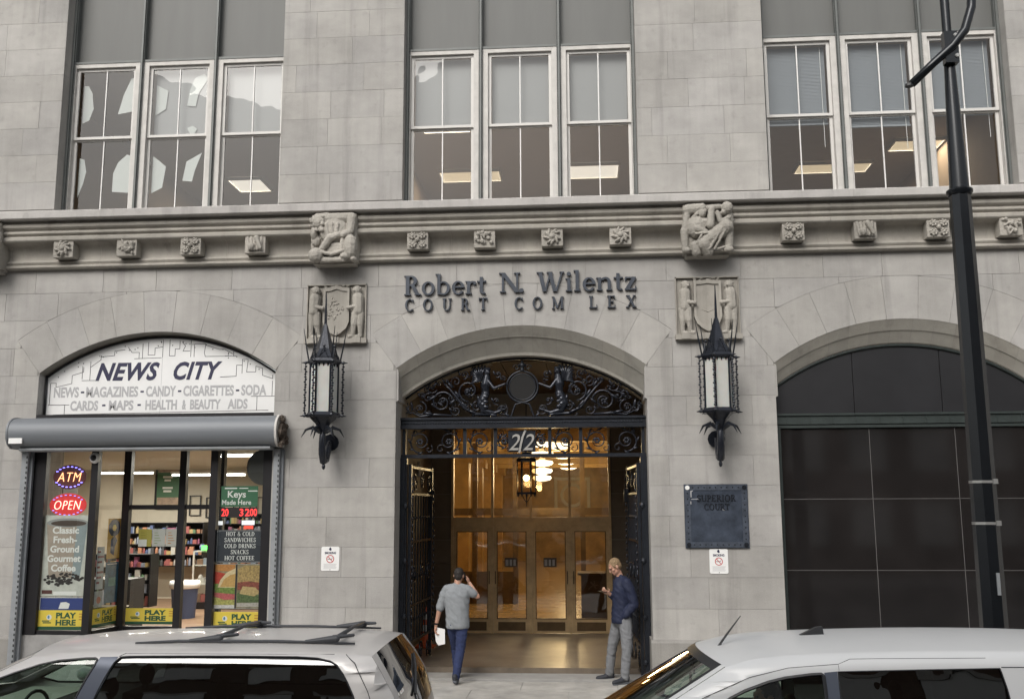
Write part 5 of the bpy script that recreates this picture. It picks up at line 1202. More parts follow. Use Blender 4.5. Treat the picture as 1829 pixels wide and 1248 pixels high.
# shelving with goods, deep in the shop
GC = [flat('goods_' + str(i), c, .5) for i, c in enumerate(tuple(.55 * v + .45 * (c0[0] + c0[1] + c0[2]) / 3 * .8 for v in c0) for c0 in ((.45, .06, .05), (.55, .36, .05), (.06, .12, .35), (.55, .52, .46), (.10, .26, .10), (.30, .14, .06), (.6, .2, .05), (.08, .08, .09), (.25, .30, .42), (.42, .05, .20)))]
rdg = random.Random(77)
def goods_rack(x0, x1, y0, y1, z0, z1, ns, lab, grp):
    t = thing('goods_rack', ((x0 + x1) / 2, y1, z0), lab, 'shelf'); mb = MB(); mb.box(x0, x1, y1 - .03, y1, z0, z1)
    for k in range(ns + 1): zz = z0 + (z1 - z0) * k / ns; mb.box(x0, x1, y0, y1 - .031, zz - .012, zz + .012)
    mb.box(x0 - .03, x0, y0, y1, z0 - .02, z1 + .02); mb.box(x1, x1 + .03, y0, y1, z0 - .02, z1 + .02)
    mb.build('shelf_unit', 'alu_black', t)
    for k in range(ns):
        zz = z0 + (z1 - z0) * k / ns + .013; x = x0 + .02; hh = (z1 - z0) / ns - .05
        while x < x1 - .1:
            w = rdg.uniform(.045, .14); h = hh * rdg.uniform(.35, .95); w = min(w, x1 - x - .01)
            b = MB(); yy = y0 + rdg.uniform(.02, .08)
            if rdg.random() < .4: b.lathe([(w * .4, 0), (w * .42, .01), (w * .42, h * .7), (w * .2, h * .85), (w * .2, h)], (x + w / 2, yy + w * .45, zz), 8)
            else: b.box(x, x + w * .92, yy, yy + .12, zz, zz + h)
            b.build('package', rdg.choice(GC), t, fix=False); x += w
goods_rack(-9.9, -8.2, 12.6, 13.1, 1.75, 2.6, 3, 'crowded snack shelf at the back of the shop above the counter', '')
goods_rack(-13.0, -10.3, 12.7, 13.2, 1.1, 2.35, 4, 'crowded goods rack on the back left wall of the shop', '')
goods_rack(-12.4, -10.2, 9.0, 9.5, .3, 1.6, 4, 'low snack rack seen behind the recessed shop window', '')
# glass counter with food, bin
t = thing('glass_counter', (-8.6, 11, .1), 'glass display counter with snacks behind the open shop door', 'counter')
cx0, cx1, cy0, cy1 = -9.6, -7.6, 10.4, 11.1
mb = MB(); mb.box(cx0, cx1, cy0, cy1, .1, .28); mb.build('base', 'alu_black', t)
mb = MB()
for z in (.75, 1.25, 1.62): mb.box(cx0, cx1, cy0 + .01, cy1 - .01, z - .015, z + .015)
mb.build('shelf', 'fixture_metal', t)
for x in (cx0, -8.6, cx1): MB().box(x - .02, x + .02, cy0 - .02, cy0 + .02, .28, 1.63).build('upright', 'fixture_metal', t)
MB().add([(cx0, cy0, .28), (cx1, cy0, .28), (cx1, cy0, 1.6), (cx0, cy0, 1.6)], [(0, 1, 2, 3)]).build('pane', 'shop_glass', t)
for z in (.28, .765, 1.265, 1.635):
    x = cx0 + .05
    while x < cx1 - .15:
        w = rdg.uniform(.1, .24); h = rdg.uniform(.08, .3); mb = MB(); mb.ell((x + w / 2, cy0 + .25, z + h / 2 - .005), (w / 2, .12, h / 2), 8, 5) if rdg.random() < .5 else mb.box(x, x + w * .9, cy0 + .1, cy0 + .35, z, z + h); mb.build('snack', rdg.choice(GC), t, fix=False); x += w
P = Panel((-9.35, 10.3, 1.66)); mb = MB(); P.rect(mb, 0, .62, 0, .12, 0, .03); tag(mb.build('led_sign', glow('led_green', (.10, .85, .12), 2.2)), 'glowing green light strip on the shop counter', 'led sign')
t = thing('trash_bin', (-8.95, 8.3, .1), 'blue trash bin with a white liner just inside the shop', 'trash bin')
MB().lathe([(.27, 0), (.33, .8), (.345, .86), (.32, .86)], (-8.95, 8.3, .1), 18).build('bin', flat('bin_blue', (.06, .085, .17), .5), t, smooth=True, angle=40); MB().lathe([(.355, .72), (.375, .80), (.36, .9), (.30, .88)], (-8.95, 8.3, .1), 18).build('liner', 'paint_white', t, smooth=True)
t = thing('drinks_cooler', (-9.9, 5.2, .1), 'dark drinks cooler full of bottles behind the shop side window', 'cooler')
MB().box(-10.3, -8.9, 5.2, 5.9, .1, 1.25).build('cabinet', flat('cooler_dark', (.03, .03, .032)), t)
for k in range(22):
    x = -10.22 + (k % 11) * .125; z = .3 + (k // 11) * .42; MB().lathe([(.045, 0), (.045, .2), (.018, .27), (.018, .32)], (x, 5.12, z), 8).build('bottle', rdg.choice(GC), t, fix=False)
mb = MB(); mb.box(-10.3, -8.9, 5.0, 5.19, .26, .29); mb.box(-10.3, -8.9, 5.0, 5.19, .68, .71); mb.build('shelf', 'fixture_metal', t)

# ---- posters and signs of the shop
def poster(P, w, h, m, lab, name='poster', cat='poster', grp=None, d=0.):
    mb = MB(); P.rect(mb, 0, w, 0, h, d, d + .003); return tag(mb.build(name, m), lab, cat, grp)
flat('lotto_yellow', (.80, .60, .08)); flat('lotto_green', (.02, .09, .045)); flat('lotto_blue', (.10, .24, .38)); flat('orange_print', (.55, .25, .05))
def play_here(P, w, h, lab):
    o = poster(P, w, h, 'lotto_yellow', lab, 'lottery_sign', 'sign', 'yellow PLAY HERE signs in the shop windows')
    mb = MB(); P.rect(mb, 0, w, 0, h * .17, .003, .004); mb.build('green_band', 'lotto_green', o)
    P.text('lettering', 'PLAY', w * .62, h * .60, h * .27, 'lotto_green', o, .003, .0005, .006, width=w * .44); P.text('lettering', 'HERE', w * .62, h * .24, h * .27, 'lotto_green', o, .003, .0005, .006, width=w * .44)
    mb = MB(); P.disc(mb, w * .25, h * .64, h * .14, h * .14, .003, .004, 14); e = mb.build('emblem', 'paint_white', o); mb = MB(); P.disc(mb, w * .24, h * .65, h * .06, h * .09, .004, .0048, 10); mb.build('mark', 'lotto_blue', e)
    mb = MB(); P.rect(mb, w * .10, w * .26, h * .42, h * .48, .003, .004); P.rect(mb, w * .12, w * .30, h * .33, h * .39, .003, .004); mb.build('print', 'lotto_green', o)
    mb = MB()
    for k in range(3): P.rect(mb, w * .90, w * .98, h * (.5 + .14 * k), h * (.56 + .14 * k), .003, .004)
    mb.build('print', 'orange_print', o)
F = lambda x, z, y=.10: Panel((x, y, z))
play_here(F(-8.07, .80), .79, .315, 'yellow PLAY HERE lottery sign in the leftmost shop window')
play_here(F(-5.07, .80), .76, .30, 'yellow PLAY HERE lottery sign below the sandwich poster')
play_here(Panel((-6.96, .94, .80)), .86, .27, 'yellow PLAY HERE lottery sign low on the recessed window by the shop door')
RU = Vector((.10, .73, 0)).normalized(); RN = Vector((RU.y, -RU.x, 0)); RO = Vector((-7.16, .14, 0)) - RN * .014
RP = lambda s, z: Panel(RO + RU * s + Vector((0, 0, z)), RU, RN)
play_here(RP(.03, .82), .66, .30, 'yellow PLAY HERE lottery sign on the slanting side pane of the shop')
# neon signs
def neon(P, word, w, h, mt, ringm, lab, back):
    t = thing('neon_sign', tuple(P.o), lab, 'neon sign')
    mb = MB(); P.disc(mb, 0, 0, w * .56, h * .62, -.02, -.008, 28); mb.build('back_panel', back, t)
    P.text('neon_lettering', word, 0, -h * .24, h * .48, mt, t, 0, .003, -.003, .22, width=w * .80, sp=1.12)
    mb = MB()
    for k in range(22):
        a = 2 * math.pi * k / 22
        if abs(math.sin(a)) < .35: continue
        x, z = w * .5 * math.cos(a), h * .52 * math.sin(a); mb.box(*sorted((P.p(x - .016, z)[0], P.p(x + .016, z)[0])), P.o.y - .012, P.o.y, P.o.z + z - .008, P.o.z + z + .008)
    mb.build('neon_dash', ringm, t)
neon(Panel((-7.69, .115, 3.31)), 'ATM', .52, .33, glow('neon_orange', (1, .42, .20), 2.6), glow('neon_blue', (.25, .22, 1.0), 3.2), 'glowing orange and blue ATM neon sign in the shop window', flat('neon_back', (.12, .03, .03)))
neon(Panel((-7.69, .115, 2.84)), 'OPEN', .58, .32, glow('neon_red', (1, .50, .40), 2.2), glow('neon_blue2', (.3, .26, .8), 1.2), 'glowing red OPEN neon sign in the shop window', glow('neon_red_back', (.5, .03, .03), .55))
# coffee poster
P = F(-8.05, 1.34); w, h = .775, 1.33
o = poster(P, w, h, flat('poster_pale', (.52, .53, .48), v=.2), 'tall coffee poster with pale lettering in the leftmost shop window')
mb = MB(); P.poly(mb, [(.12, .30), (.66, .30), (.745, 1.20), (.03, 1.20)], .003, .0045); cup = mb.build('cup_print', flat('cup_tan', (.36, .30, .245), v=.15), o)
mb = MB(); P.poly(mb, [(.52, .30), (.66, .30), (.745, 1.20), (.56, 1.20)], .0045, .005); mb.build('cup_print', flat('cup_blue', (.25, .30, .31), v=.15), cup)
mb = MB(); P.disc(mb, .39, 1.205, .36, .075, .005, .006, 26); mb.build('rim_print', flat('cup_rim', (.30, .31, .30)), cup); mb = MB(); P.disc(mb, .41, 1.195, .31, .05, .006, .007, 26); mb.build('coffee_print', flat('coffee_br', (.07, .05, .04)), cup)
mb = MB(); rd = random.Random(9)
for k in range(70):
    a = rd.uniform(0, 6.28); q = math.sqrt(rd.random()); P.disc(mb, .39 + .34 * q * math.cos(a), .27 + .10 * q * math.sin(a), .03, .02, .0062, .0066 + k * 1e-5, 7)
mb.build('bean_print', flat('bean', (.028, .024, .022)), o)
mb = MB(); P.rect(mb, .22, .62, .02, .08, .004, .005); mb.build('print', 'ink_white', o); mb = MB(); P.rect(mb, .02, .2, .04, .1, .004, .005); mb.build('print', flat('maroon', (.10, .04, .035)), o)
for k, (wd, ww) in enumerate((('Classic', .46), ('Fresh-', .41), ('Ground', .50), ('Gourmet', .58), ('Coffee', .43))): P.text('lettering', wd, .37, 1.03 - .155 * k, .105, 'ink_white', o, .0072, .0005, .005, width=ww)
# blue card
o = poster(F(-8.05, 1.12), .76, .205, flat('card_blue', (.035, .055, .20)), 'blue card with a white rim under the coffee poster', 'card', 'card'); P = F(-8.05, 1.12)
mb = MB(); P.rect(mb, 0, .76, .195, .205, .003, .004); P.rect(mb, 0, .01, 0, .195, .003, .004); P.rect(mb, .75, .76, 0, .195, .003, .004); mb.build('rim', 'ink_white', o); mb = MB(); P.poly(mb, [(.33, .02), (.50, .02), (.52, .1), (.45, .13), (.36, .12)], .003, .004); mb.build('print', 'ink_white', o)
# posters on the slanting pane
P = RP(.06, 1.44); o = poster(P, .20, .70, flat('poster_blue_white', (.45, .50, .54)), 'white price list with maroon lines on the slanting side pane'); mb = MB()
for k in range(7): P.rect(mb, .02, .10 + .09 * ((k * 5) % 3) / 2, .60 - .085 * k, .635 - .085 * k, .003, .004)
mb.build('print', flat('maroon2', (.22, .05, .07)), o)
P = RP(.32, 1.93); o = poster(P, .36, .68, flat('poster_amber', (.62, .36, .07)), 'amber and blue poster on the slanting side pane'); mb = MB(); P.disc(mb, .18, .52, .17, .15, .003, .0045, 9); P.poly(mb, [(.10, .10), (.2, .05), (.22, .2), (.28, .3), (.2, .4), (.1, .32)], .003, .0045); mb.build('print', flat('poster_navy', (.03, .05, .14)), o); mb = MB(); P.disc(mb, .18, .52, .06, .06, .0045, .0055, 6); mb.build('star_print', 'lotto_yellow', o)
P = RP(.32, 1.19); o = poster(P, .36, .68, flat('poster_sea', (.04, .13, .22), v=.4), 'sea-blue poster on the slanting side pane'); mb = MB(); P.rect(mb, .10, .3, .28, .42, .003, .004); mb.build('print', flat('sea_teal', (.10, .30, .30), v=.3), o); mb = MB(); P.rect(mb, .04, .32, .64, .655, .003, .004); mb.build('print', 'ink_white', o)
P = RP(.05, 1.14); o = poster(P, .22, .27, flat('poster_gray', (.33, .36, .38), v=.4), 'small grey snack poster on the slanting side pane'); mb = MB(); P.disc(mb, .12, .12, .06, .06, .003, .004, 8); mb.build('print', flat('snack_red', (.40, .12, .07)), o)
# three sheets on the recessed window
for k, (c_, lab) in enumerate((((.42, .36, .07), 'yellow notice sheet on the recessed shop window'), ((.50, .50, .47), 'white notice sheet between two others on the recessed shop window'), ((.52, .50, .46), 'white notice sheet nearest the shop door'))):
    P = Panel((-6.80 + .245 * k, .94, 2.12)); o = poster(P, .235, .30, flat('sheet_' + str(k), c_), lab, 'notice_sheet', 'notice', 'sheets on the recessed shop window'); mb = MB()
    for j in range(5): P.rect(mb, .04, .10 + .02 * ((j * 3) % 4), .05 + .045 * j, .062 + .045 * j, .003, .004)
    mb.build('print', flat('sheet_ink' + str(k), ((.30, .27, .05), (.25, .33, .15), (.5, .2, .05))[k]), o)
    if k == 0: mb = MB(); P.rect(mb, 0, .15, 0, .12, .0041, .005); mb.build('paper_slip', 'ink_white', o)
# right-hand window: keys sign, LED board, menu sign, sandwich poster
P = F(-5.03, 2.80); o = poster(P, .63, .34, flat('keys_green', (.045, .14, .075)), 'green Keys Made Here sign in the right shop window', 'keys_sign', 'sign')
P.text('lettering', 'Keys', .27, .155, .105, 'ink_white', o, .003, .0005, .003, width=.31); P.text('lettering', 'Made Here', .27, .035, .075, 'ink_white', o, .003, .0005, .002, width=.50)
mb = MB(); P.rect(mb, .06, .27, .295, .315, .003, .004); P.rect(mb, .31, .46, .297, .311, .003, .004); P.rect(mb, .46, .62, .25, .268, .003, .004); mb.build('print', 'ink_white', o)
t = thing('led_board', (-4.7, .09, 2.62), 'dark board with red glowing digits under the keys sign', 'led board'); P = F(-5.03, 2.62)
mb = MB(); P.rect(mb, 0, .63, 0, .17, 0, .004); mb.build('board', flat('led_dark', (.025, .02, .02)), t)
lr = glow('led_red', (1, .05, .05), 1.3)
P.text('digits', '20', .08, .03, .115, lr, t, .004, .0005, .003, width=.12); P.text('digits', '3', .36, .03, .115, lr, t, .004, .0005, .003); P.text('digits', '2', .46, .03, .115, lr, t, .004, .0005, .003); P.text('digits', '00', .565, .03, .115, lr, t, .004, .0005, .003, width=.12)
P = F(-4.66, 2.50); o = poster(P, .22, .075, glow('card_lit', (.8, .8, .85), .6), 'small bright white card under the red digits', 'card', 'card'); P = F(-4.62, 2.435); poster(P, .16, .055, glow('card_red', (.8, .08, .05), .6), 'small red card under the bright white card', 'card', 'card')
poster(F(-5.06, 2.50), .08, .065, glow('card_lit2', (.8, .8, .82), .5), 'tiny white card at the left edge of the right shop window', 'card', 'card')
P = F(-5.075, 1.89); o = poster(P, .775, .53, flat('menu_dark', (.03, .036, .046)), 'dark HOT AND COLD SANDWICHES sign in the right shop window', 'menu_sign', 'sign')
mb = MB(); P.line(mb, [(.012, .012), (.763, .012), (.763, .518), (.012, .518), (.012, .012)], .006, .003, .0038); mb.build('border', 'ink_gray', o)
for k, (wd, ww) in enumerate((('HOT & COLD', .48), ('SANDWICHES', .53), ('COLD DRINKS', .53), ('SNACKS', .30), ('HOT COFFEE', .50))): serif_text(P, wd, .40 - ww / 2, .432 - .098 * k, .068, ww, 'ink_white', o, 'lettering', .003, .0012)
P = F(-5.10, 1.15); W_, H_ = .80, .72; o = poster(P, W_, H_, flat('food_bg', (.24, .20, .12), v=.6), 'sandwich photo poster in two halves in the right shop window')
def fp(pts, c_, d, nm='food_print', v=.35):
    mb = MB(); P.poly(mb, pts, d, d + .0006); mb.build(nm, mat('food_%d' % len(MATS), c_, .5, var=v, vs=30), o)
fp([(.01, .40), (.14, .40), (.22, .56), (.01, .60)], (.42, .05, .03), .003); fp([(.01, .60), (.36, .60), (.36, .71), (.01, .71)], (.45, .20, .06), .003); fp([(.01, .28), (.07, .34), (.09, .40), (.01, .40)], (.18, .28, .07), .003)
fp([(.08, .34), (.12, .46), (.22, .58), (.37, .65), (.37, .34)], (.62, .50, .30), .0038, v=.2); fp([(.12, .35), (.18, .47), (.28, .54), (.37, .56), (.37, .35)], (.50, .30, .10), .0046, v=.25); fp([(.02, .22), (.37, .24), (.37, .34), (.06, .34)], (.16, .22, .05), .0038, v=.6); fp([(.02, .20), (.20, .14), (.37, .15), (.37, .23), (.02, .26)], (.42, .10, .10), .0050, v=.5); fp([(.01, .05), (.37, .05), (.37, .14), (.02, .18)], (.35, .33, .10), .0044, v=.6); fp([(.01, .01), (.37, .01), (.37, .06), (.01, .06)], (.55, .52, .50), .0052)
fp([(.41, .40), (.41, .63), (.52, .69), (.79, .69), (.79, .40)], (.36, .25, .10), .0038, v=.7); fp([(.41, .30), (.79, .30), (.79, .42), (.60, .44), (.41, .42)], (.22, .06, .04), .0046, v=.7); fp([(.45, .24), (.70, .20), (.79, .26), (.72, .34), (.5, .36)], (.45, .33, .15), .0052, v=.4); fp([(.41, .10), (.79, .10), (.79, .22), (.41, .26)], (.09, .13, .05), .0044, v=.7); fp([(.41, .03), (.79, .03), (.79, .10), (.41, .09)], (.40, .37, .33), .0040)
mb = MB(); P.rect(mb, .375, .398, 0, H_, .003, .007); mb.build('divider', 'ink_black', o); mb = MB(); P.line(mb, [(.004, .004), (W_ - .004, .004), (W_ - .004, H_ - .004), (.004, H_ - .004), (.004, .004)], .006, .006, .0075); mb.build('border', 'ink_gray', o)
# dark round board at the top corner of the right window
mb = MB(); mb.lathe([(.30, 0), (.30, .02)], (-4.32, .12, 3.45), 24, axis='y'); tag(mb.build('round_board', flat('round_dark', (.04, .04, .035)), None), 'dark round board at the upper right corner of the shop window', 'sign')
# security camera
t = thing('security_camera', (-7.22, -.03, 3.62), 'white dome security camera on the post of the shop window', 'camera')
MB().lathe([(.085, 0), (.095, -.03), (.08, -.07), (.06, -.085)], (-7.20, .02, 3.62), 16, axis='y').build('housing', 'paint_white', t, smooth=True, angle=40); MB().ell((-7.20, -.05, 3.62), (.056, .045, .056), 12, 8).build('dome', 'phone_black', t, smooth=True)
# ---- arched shop sign
t = thing('shop_sign', (-S, .22, 4.3), 'white arched NEWS CITY sign board over the shop', 'sign')
AS = lambda x: ZA + math.sqrt(max(RA * RA - (x + S) ** 2, 0)) - .045
n = 30; xs = [sx0 + .04 + (2 * HW - .08) * i / n for i in range(n + 1)]
mb = MB(); mb.prism([(sx0 + .04, 4.34), (sx1 - .04, 4.34)] + [(x, AS(x) - .02) for x in reversed(xs)], .22, .26); mb.build('board', 'sign_white', t)
mb = MB(); mb.tube([(x, .215, AS(x) - .015) for x in xs], .02, 6); mb.tube([(sx0 + .03, .2, 4.3), (sx0 + .03, .2, AS(sx0 + .04))], .02, 5); mb.build('edge_trim', 'trim_black', t, smooth=True)
P = Panel((0, .22, 0))
for wd, u, ww in (('NEWS', -6.83, 1.14), ('CITY', -5.58, .86)): P.text('lettering', wd, u, 4.975, .285, 'ink_navy', t, .001, .001, .015, .33, width=ww, sp=1.08)
def row(items, v, hh):
    for k, (wd, u0, u1) in enumerate(items): P.text('lettering', wd, (u0 + u1) / 2, v, hh, 'ink_gray' if wd != '-' else 'ink_navy', t, .001, .0006, .009 if wd != '-' else .012, width=u1 - u0)
row([('NEWS', -8.13, -7.68), ('MAGAZINES', -7.55, -6.62), ('CANDY', -6.48, -5.95), ('CIGARETTES', -5.82, -4.93), ('SODA', -4.80, -4.36)], 4.685, .165)
row([('CARDS', -7.82, -7.32), ('MAPS', -7.13, -6.69), ('HEALTH', -6.48, -5.92), ('&', -5.83, -5.76), ('BEAUTY', -5.69, -5.15), ('AIDS', -5.03, -4.68)], 4.455, .155)
mb = MB()
for u, v in ((-7.645, 4.75), (-6.58, 4.75), (-5.915, 4.75), (-4.895, 4.75), (-7.25, 4.52), (-6.62, 4.52)): P.rect(mb, u, u + .06, v, v + .03, .001, .0025)
mb.build('dash', 'ink_navy', t)['kind'] = 'stuff'
sk = MB()
def SL(*pts): P.line(sk, [(-S + a, b) for a, b in pts], .009, .001, .0022)
SL((-2.0, 4.55), (-1.62, 4.55)); SL((-1.98, 4.55), (-1.98, 4.93), (-1.88, 4.93), (-1.88, 4.86), (-1.60, 4.92), (-1.60, 5.06), (-1.40, 5.12), (-1.40, 5.20)); SL((-1.42, 5.0), (-1.42, 5.22)); SL((-1.42, 4.97), (-1.17, 4.97)); SL((-1.28, 4.97), (-1.28, 5.30)); SL((-1.28, 5.20), (-1.10, 5.33), (-1.10, 5.38), (-.86, 5.40), (-.86, 5.48), (-.68, 5.50)); SL((-.62, 5.54), (-.55, 5.45), (-.42, 5.45), (-.42, 5.34)); SL((-.36, 5.34), (-.36, 5.60)); SL((-.5, 5.34), (-.02, 5.35)); SL((-.26, 5.62), (-.26, 5.40), (-.14, 5.40), (-.14, 5.52), (0, 5.54)); SL((.0, 5.36), (.0, 5.66)); SL((.12, 5.66), (.12, 5.38), (.22, 5.38), (.22, 5.50), (.30, 5.50), (.30, 5.64)); SL((.34, 5.62), (.40, 5.55), (.36, 5.46), (.48, 5.46)); SL((.50, 5.64), (.50, 5.36)); SL((.56, 5.36), (.56, 5.58), (.76, 5.58), (.74, 5.42), (.76, 5.36), (1.30, 5.36)); SL((.76, 5.56), (1.0, 5.48), (1.10, 5.48), (1.24, 5.40)); SL((1.26, 5.46), (1.26, 5.36)); SL((1.04, 5.0), (1.32, 5.01), (1.32, 5.20), (1.42, 5.20)); SL((1.42, 5.06), (1.42, 5.30), (1.52, 5.30)); SL((1.52, 5.28), (1.50, 5.08), (1.66, 5.08), (1.66, 5.18), (1.78, 5.14), (1.78, 5.02), (1.96, 4.96), (1.96, 5.02)); SL((1.96, 4.92), (1.96, 4.66)); SL((1.6, 4.66), (2.0, 4.66)); SL((1.70, 4.66), (1.70, 4.42)); SL((-1.70, 4.55), (-1.70, 4.39)); SL((-1.9, 4.38), (1.9, 4.42))
rd = random.Random(6)
for k in range(34):
    u = rd.uniform(-1.85, 1.9); P.disc(sk, -S + u, AS(-S + u) - .07 - rd.uniform(0, .12), .011, .011, .001, .002, 6)
sk.build('skyline_drawing', 'ink_black', t, fix=False)
mb = MB(); P.rect(mb, -S - .003, -S + .003, 4.35, 5.6, .0005, .0009); mb.build('panel_joint', 'ink_gray', t)
# ---- roll-up shutter box and its rails
t = thing('shutter_box', (-S, -.2, 3.75), 'grey steel roll-up shutter housing over the shop door', 'shutter')
z0, z1, d0 = 3.745, 4.285, -.46; hx0, hx1 = -8.50, -3.98
pf = [(.0, z0 + .03), (-.30, z0 + .03), (-.40, z0 + .09), (-.45, z0 + .18), (-.465, z0 + .28), (-.45, z0 + .38), (-.40, z0 + .46), (-.31, z0 + .52), (-.2, z1), (.0, z1)]
run(pf, hx0, hx1, 'housing', 'shutter_steel', t)
run([(-.02, z0 - .02), (-.33, z0 - .02), (-.345, z0 + .0), (-.345, z0 + .028), (-.02, z0 + .028)], hx0 + .15, hx1 - .1, 'bottom_bar', 'rail_steel', t)
run([(y * 1.03 - .004, z0 + .25 + (z - z0 - .25) * 1.05) for y, z in pf], hx1, hx1 + .035, 'end_cap', 'paint_cream_aged', t); run([(y * 1.02, z0 + .25 + (z - z0 - .25) * 1.04) for y, z in pf], hx0 - .03, hx0, 'end_cap', 'shutter_steel', t)
ge = MB(); rd = random.Random(12)
for k in range(34): ge.ell((hx1 + .075 + rd.uniform(-.02, .03), -.08 - rd.uniform(0, .32), z0 + rd.uniform(.02, .5)), rd.uniform(.02, .05), 6, 4)
ge.lathe([(.16, 0), (.16, .05)], (hx1 + .04, -.22, z0 + .26), 14, axis='x'); ge.build('gear', 'rust', t)
MB().box(hx0 + .03, hx0 + .26, -.463, -.440, z0 + .10, z0 + .19).build('label', 'paint_white', t)
def rail(x, w, lab, ztop):
    t = thing('shutter_rail', (x, -.06, 0), lab, 'shutter rail', 'steel shutter rails beside the shop'); MB().box(x, x + w, -.12, -.004, .02, ztop).build('channel', 'rail_steel', t); MB().box(x + w, x + w + .05, -.06, -.005, .02, ztop).build('flange', 'shutter_steel', t)
    mb = MB()
    for k in range(40): mb.box(x + w * .75, x + w * .95, -.124, -.1205, .3 + k * .085, .34 + k * .085)
    mb.build('slot', 'trim_black', t)['kind'] = 'stuff'
rail(-4.085, .10, 'pale steel shutter rail right of the shop window', 3.74); rail(-8.42, .11, 'pale steel shutter rail at the left edge of the shop', 3.74)
# ================================================================ LAMP POST
t = thing('lamp_post', (5.53, -4.5, 0), 'tall black fluted street lamp post in front of the dark bay', 'lamp post')
lx, ly = 5.535, -4.5
def octo(r0, r1, z0, z1, nm, m='lamp_black', n=8): return MB().lathe([(r0, z0), (r1, z1)], (lx, ly, 0), n, rot=math.pi / 8).build(nm, m, t)
octo(.152, .120, .5, 6.42, 'shaft'); MB().lathe([(.24, 0), (.24, .12), (.21, .3), (.22, .34), (.18, .5), (.152, .55)], (lx, ly, 0), 16).build('base', 'lamp_black', t, smooth=True, angle=35)
MB().lathe([(.128, 6.40), (.148, 6.43), (.148, 6.46), (.12, 6.48)], (lx, ly, 0), 20).build('collar', 'lamp_black', t, smooth=True, angle=35)
MB().lathe([(.112, 6.45), (.062, 8.1)], (lx, ly, 0), 20).build('upper_shaft', 'lamp_black', t, smooth=True, angle=60); MB().tube([(lx, ly, 8.0), (lx, ly, 9.6)], .055, 14).build('upper_shaft', 'lamp_black', t, smooth=True, angle=60)
mb = MB(); mb.box(lx - .085, lx + .07, ly - .13, ly - .02, 8.02, 8.42); br = mb.build('clamp', 'lamp_black', t)
mb = MB()
for z in (8.1, 8.36): mb.lathe([(.02, 0), (.03, .01), (.03, .03)], (lx + .05, ly - .15, z), 8, axis='y')
mb.build('bolt', 'steel_band', br)
mb = MB(); mb.tube([(lx - .48, ly - .06, 7.79), (lx - .2, ly - .10, 8.05), (lx + .0, ly - .13, 8.22), (lx + .16, ly - .13, 8.42), (lx + .27, ly - .1, 8.72), (lx + .31, ly - .08, 9.1)], [.05, .05, .055, .055, .055, .055], 10); mb.build('arm', 'lamp_black', t, smooth=True)
mb = MB(); mb.lathe([(.052, 0), (.05, .03)], (lx - .51, ly - .055, 7.76), 8); mb.build('arm_cap', 'trim_black', t)
for z in (3.02, 2.56):
    o = MB().lathe([(.1445, z), (.1445, z + .03)], (lx, ly, 0), 8, rot=math.pi / 8).build('steel_band', 'steel_band', t); MB().box(lx + .06, lx + .11, ly - .152, ly - .128, z - .01, z + .045).build('buckle', 'steel_band', o)
MB().box(lx + .01, lx + .045, ly - .155, ly - .140, 1.80, 2.04).build('number_tag', 'rail_steel', t)

# ================================================================ BUILDING ACROSS THE STREET (behind the photographer, seen in the glass)
ob = thing('brick_building', (0, -28, 0), 'brown brick block with pale windows across the street', 'building')
mb = MB(); mb.box(-34, 34, -37, -26.22, -.2, 14.2); mb.build('wall', 'brick_far', ob)
MB().box(-34.2, 34.2, -26.2, -25.8, 13.6, 14.4).build('cornice', 'stone_far', ob)
wme = {}
def inst(nm, mb_fn, m, loc):
    if nm not in wme: wme[nm] = mb_fn().mesh(nm); wme[nm].materials.append(MATS[m])
    o = bpy.data.objects.new(nm, wme[nm]); COL.objects.link(o); o.location = loc; attach(o, ob); return o
mat('far_blind', (.62, .62, .60), .7)
for r in range(4):
    for k in range(-9, 10):
        x = k * 2.6; z = 2.0 + r * 3.1
        inst('window', lambda: MB().box(-.75, .75, -.02, .06, -.85, .85), 'far_blind', (x, -26.2, z)); inst('lintel', lambda: MB().box(-.9, .9, -.02, .12, .86, 1.06), 'stone_far', (x, -26.2, z))

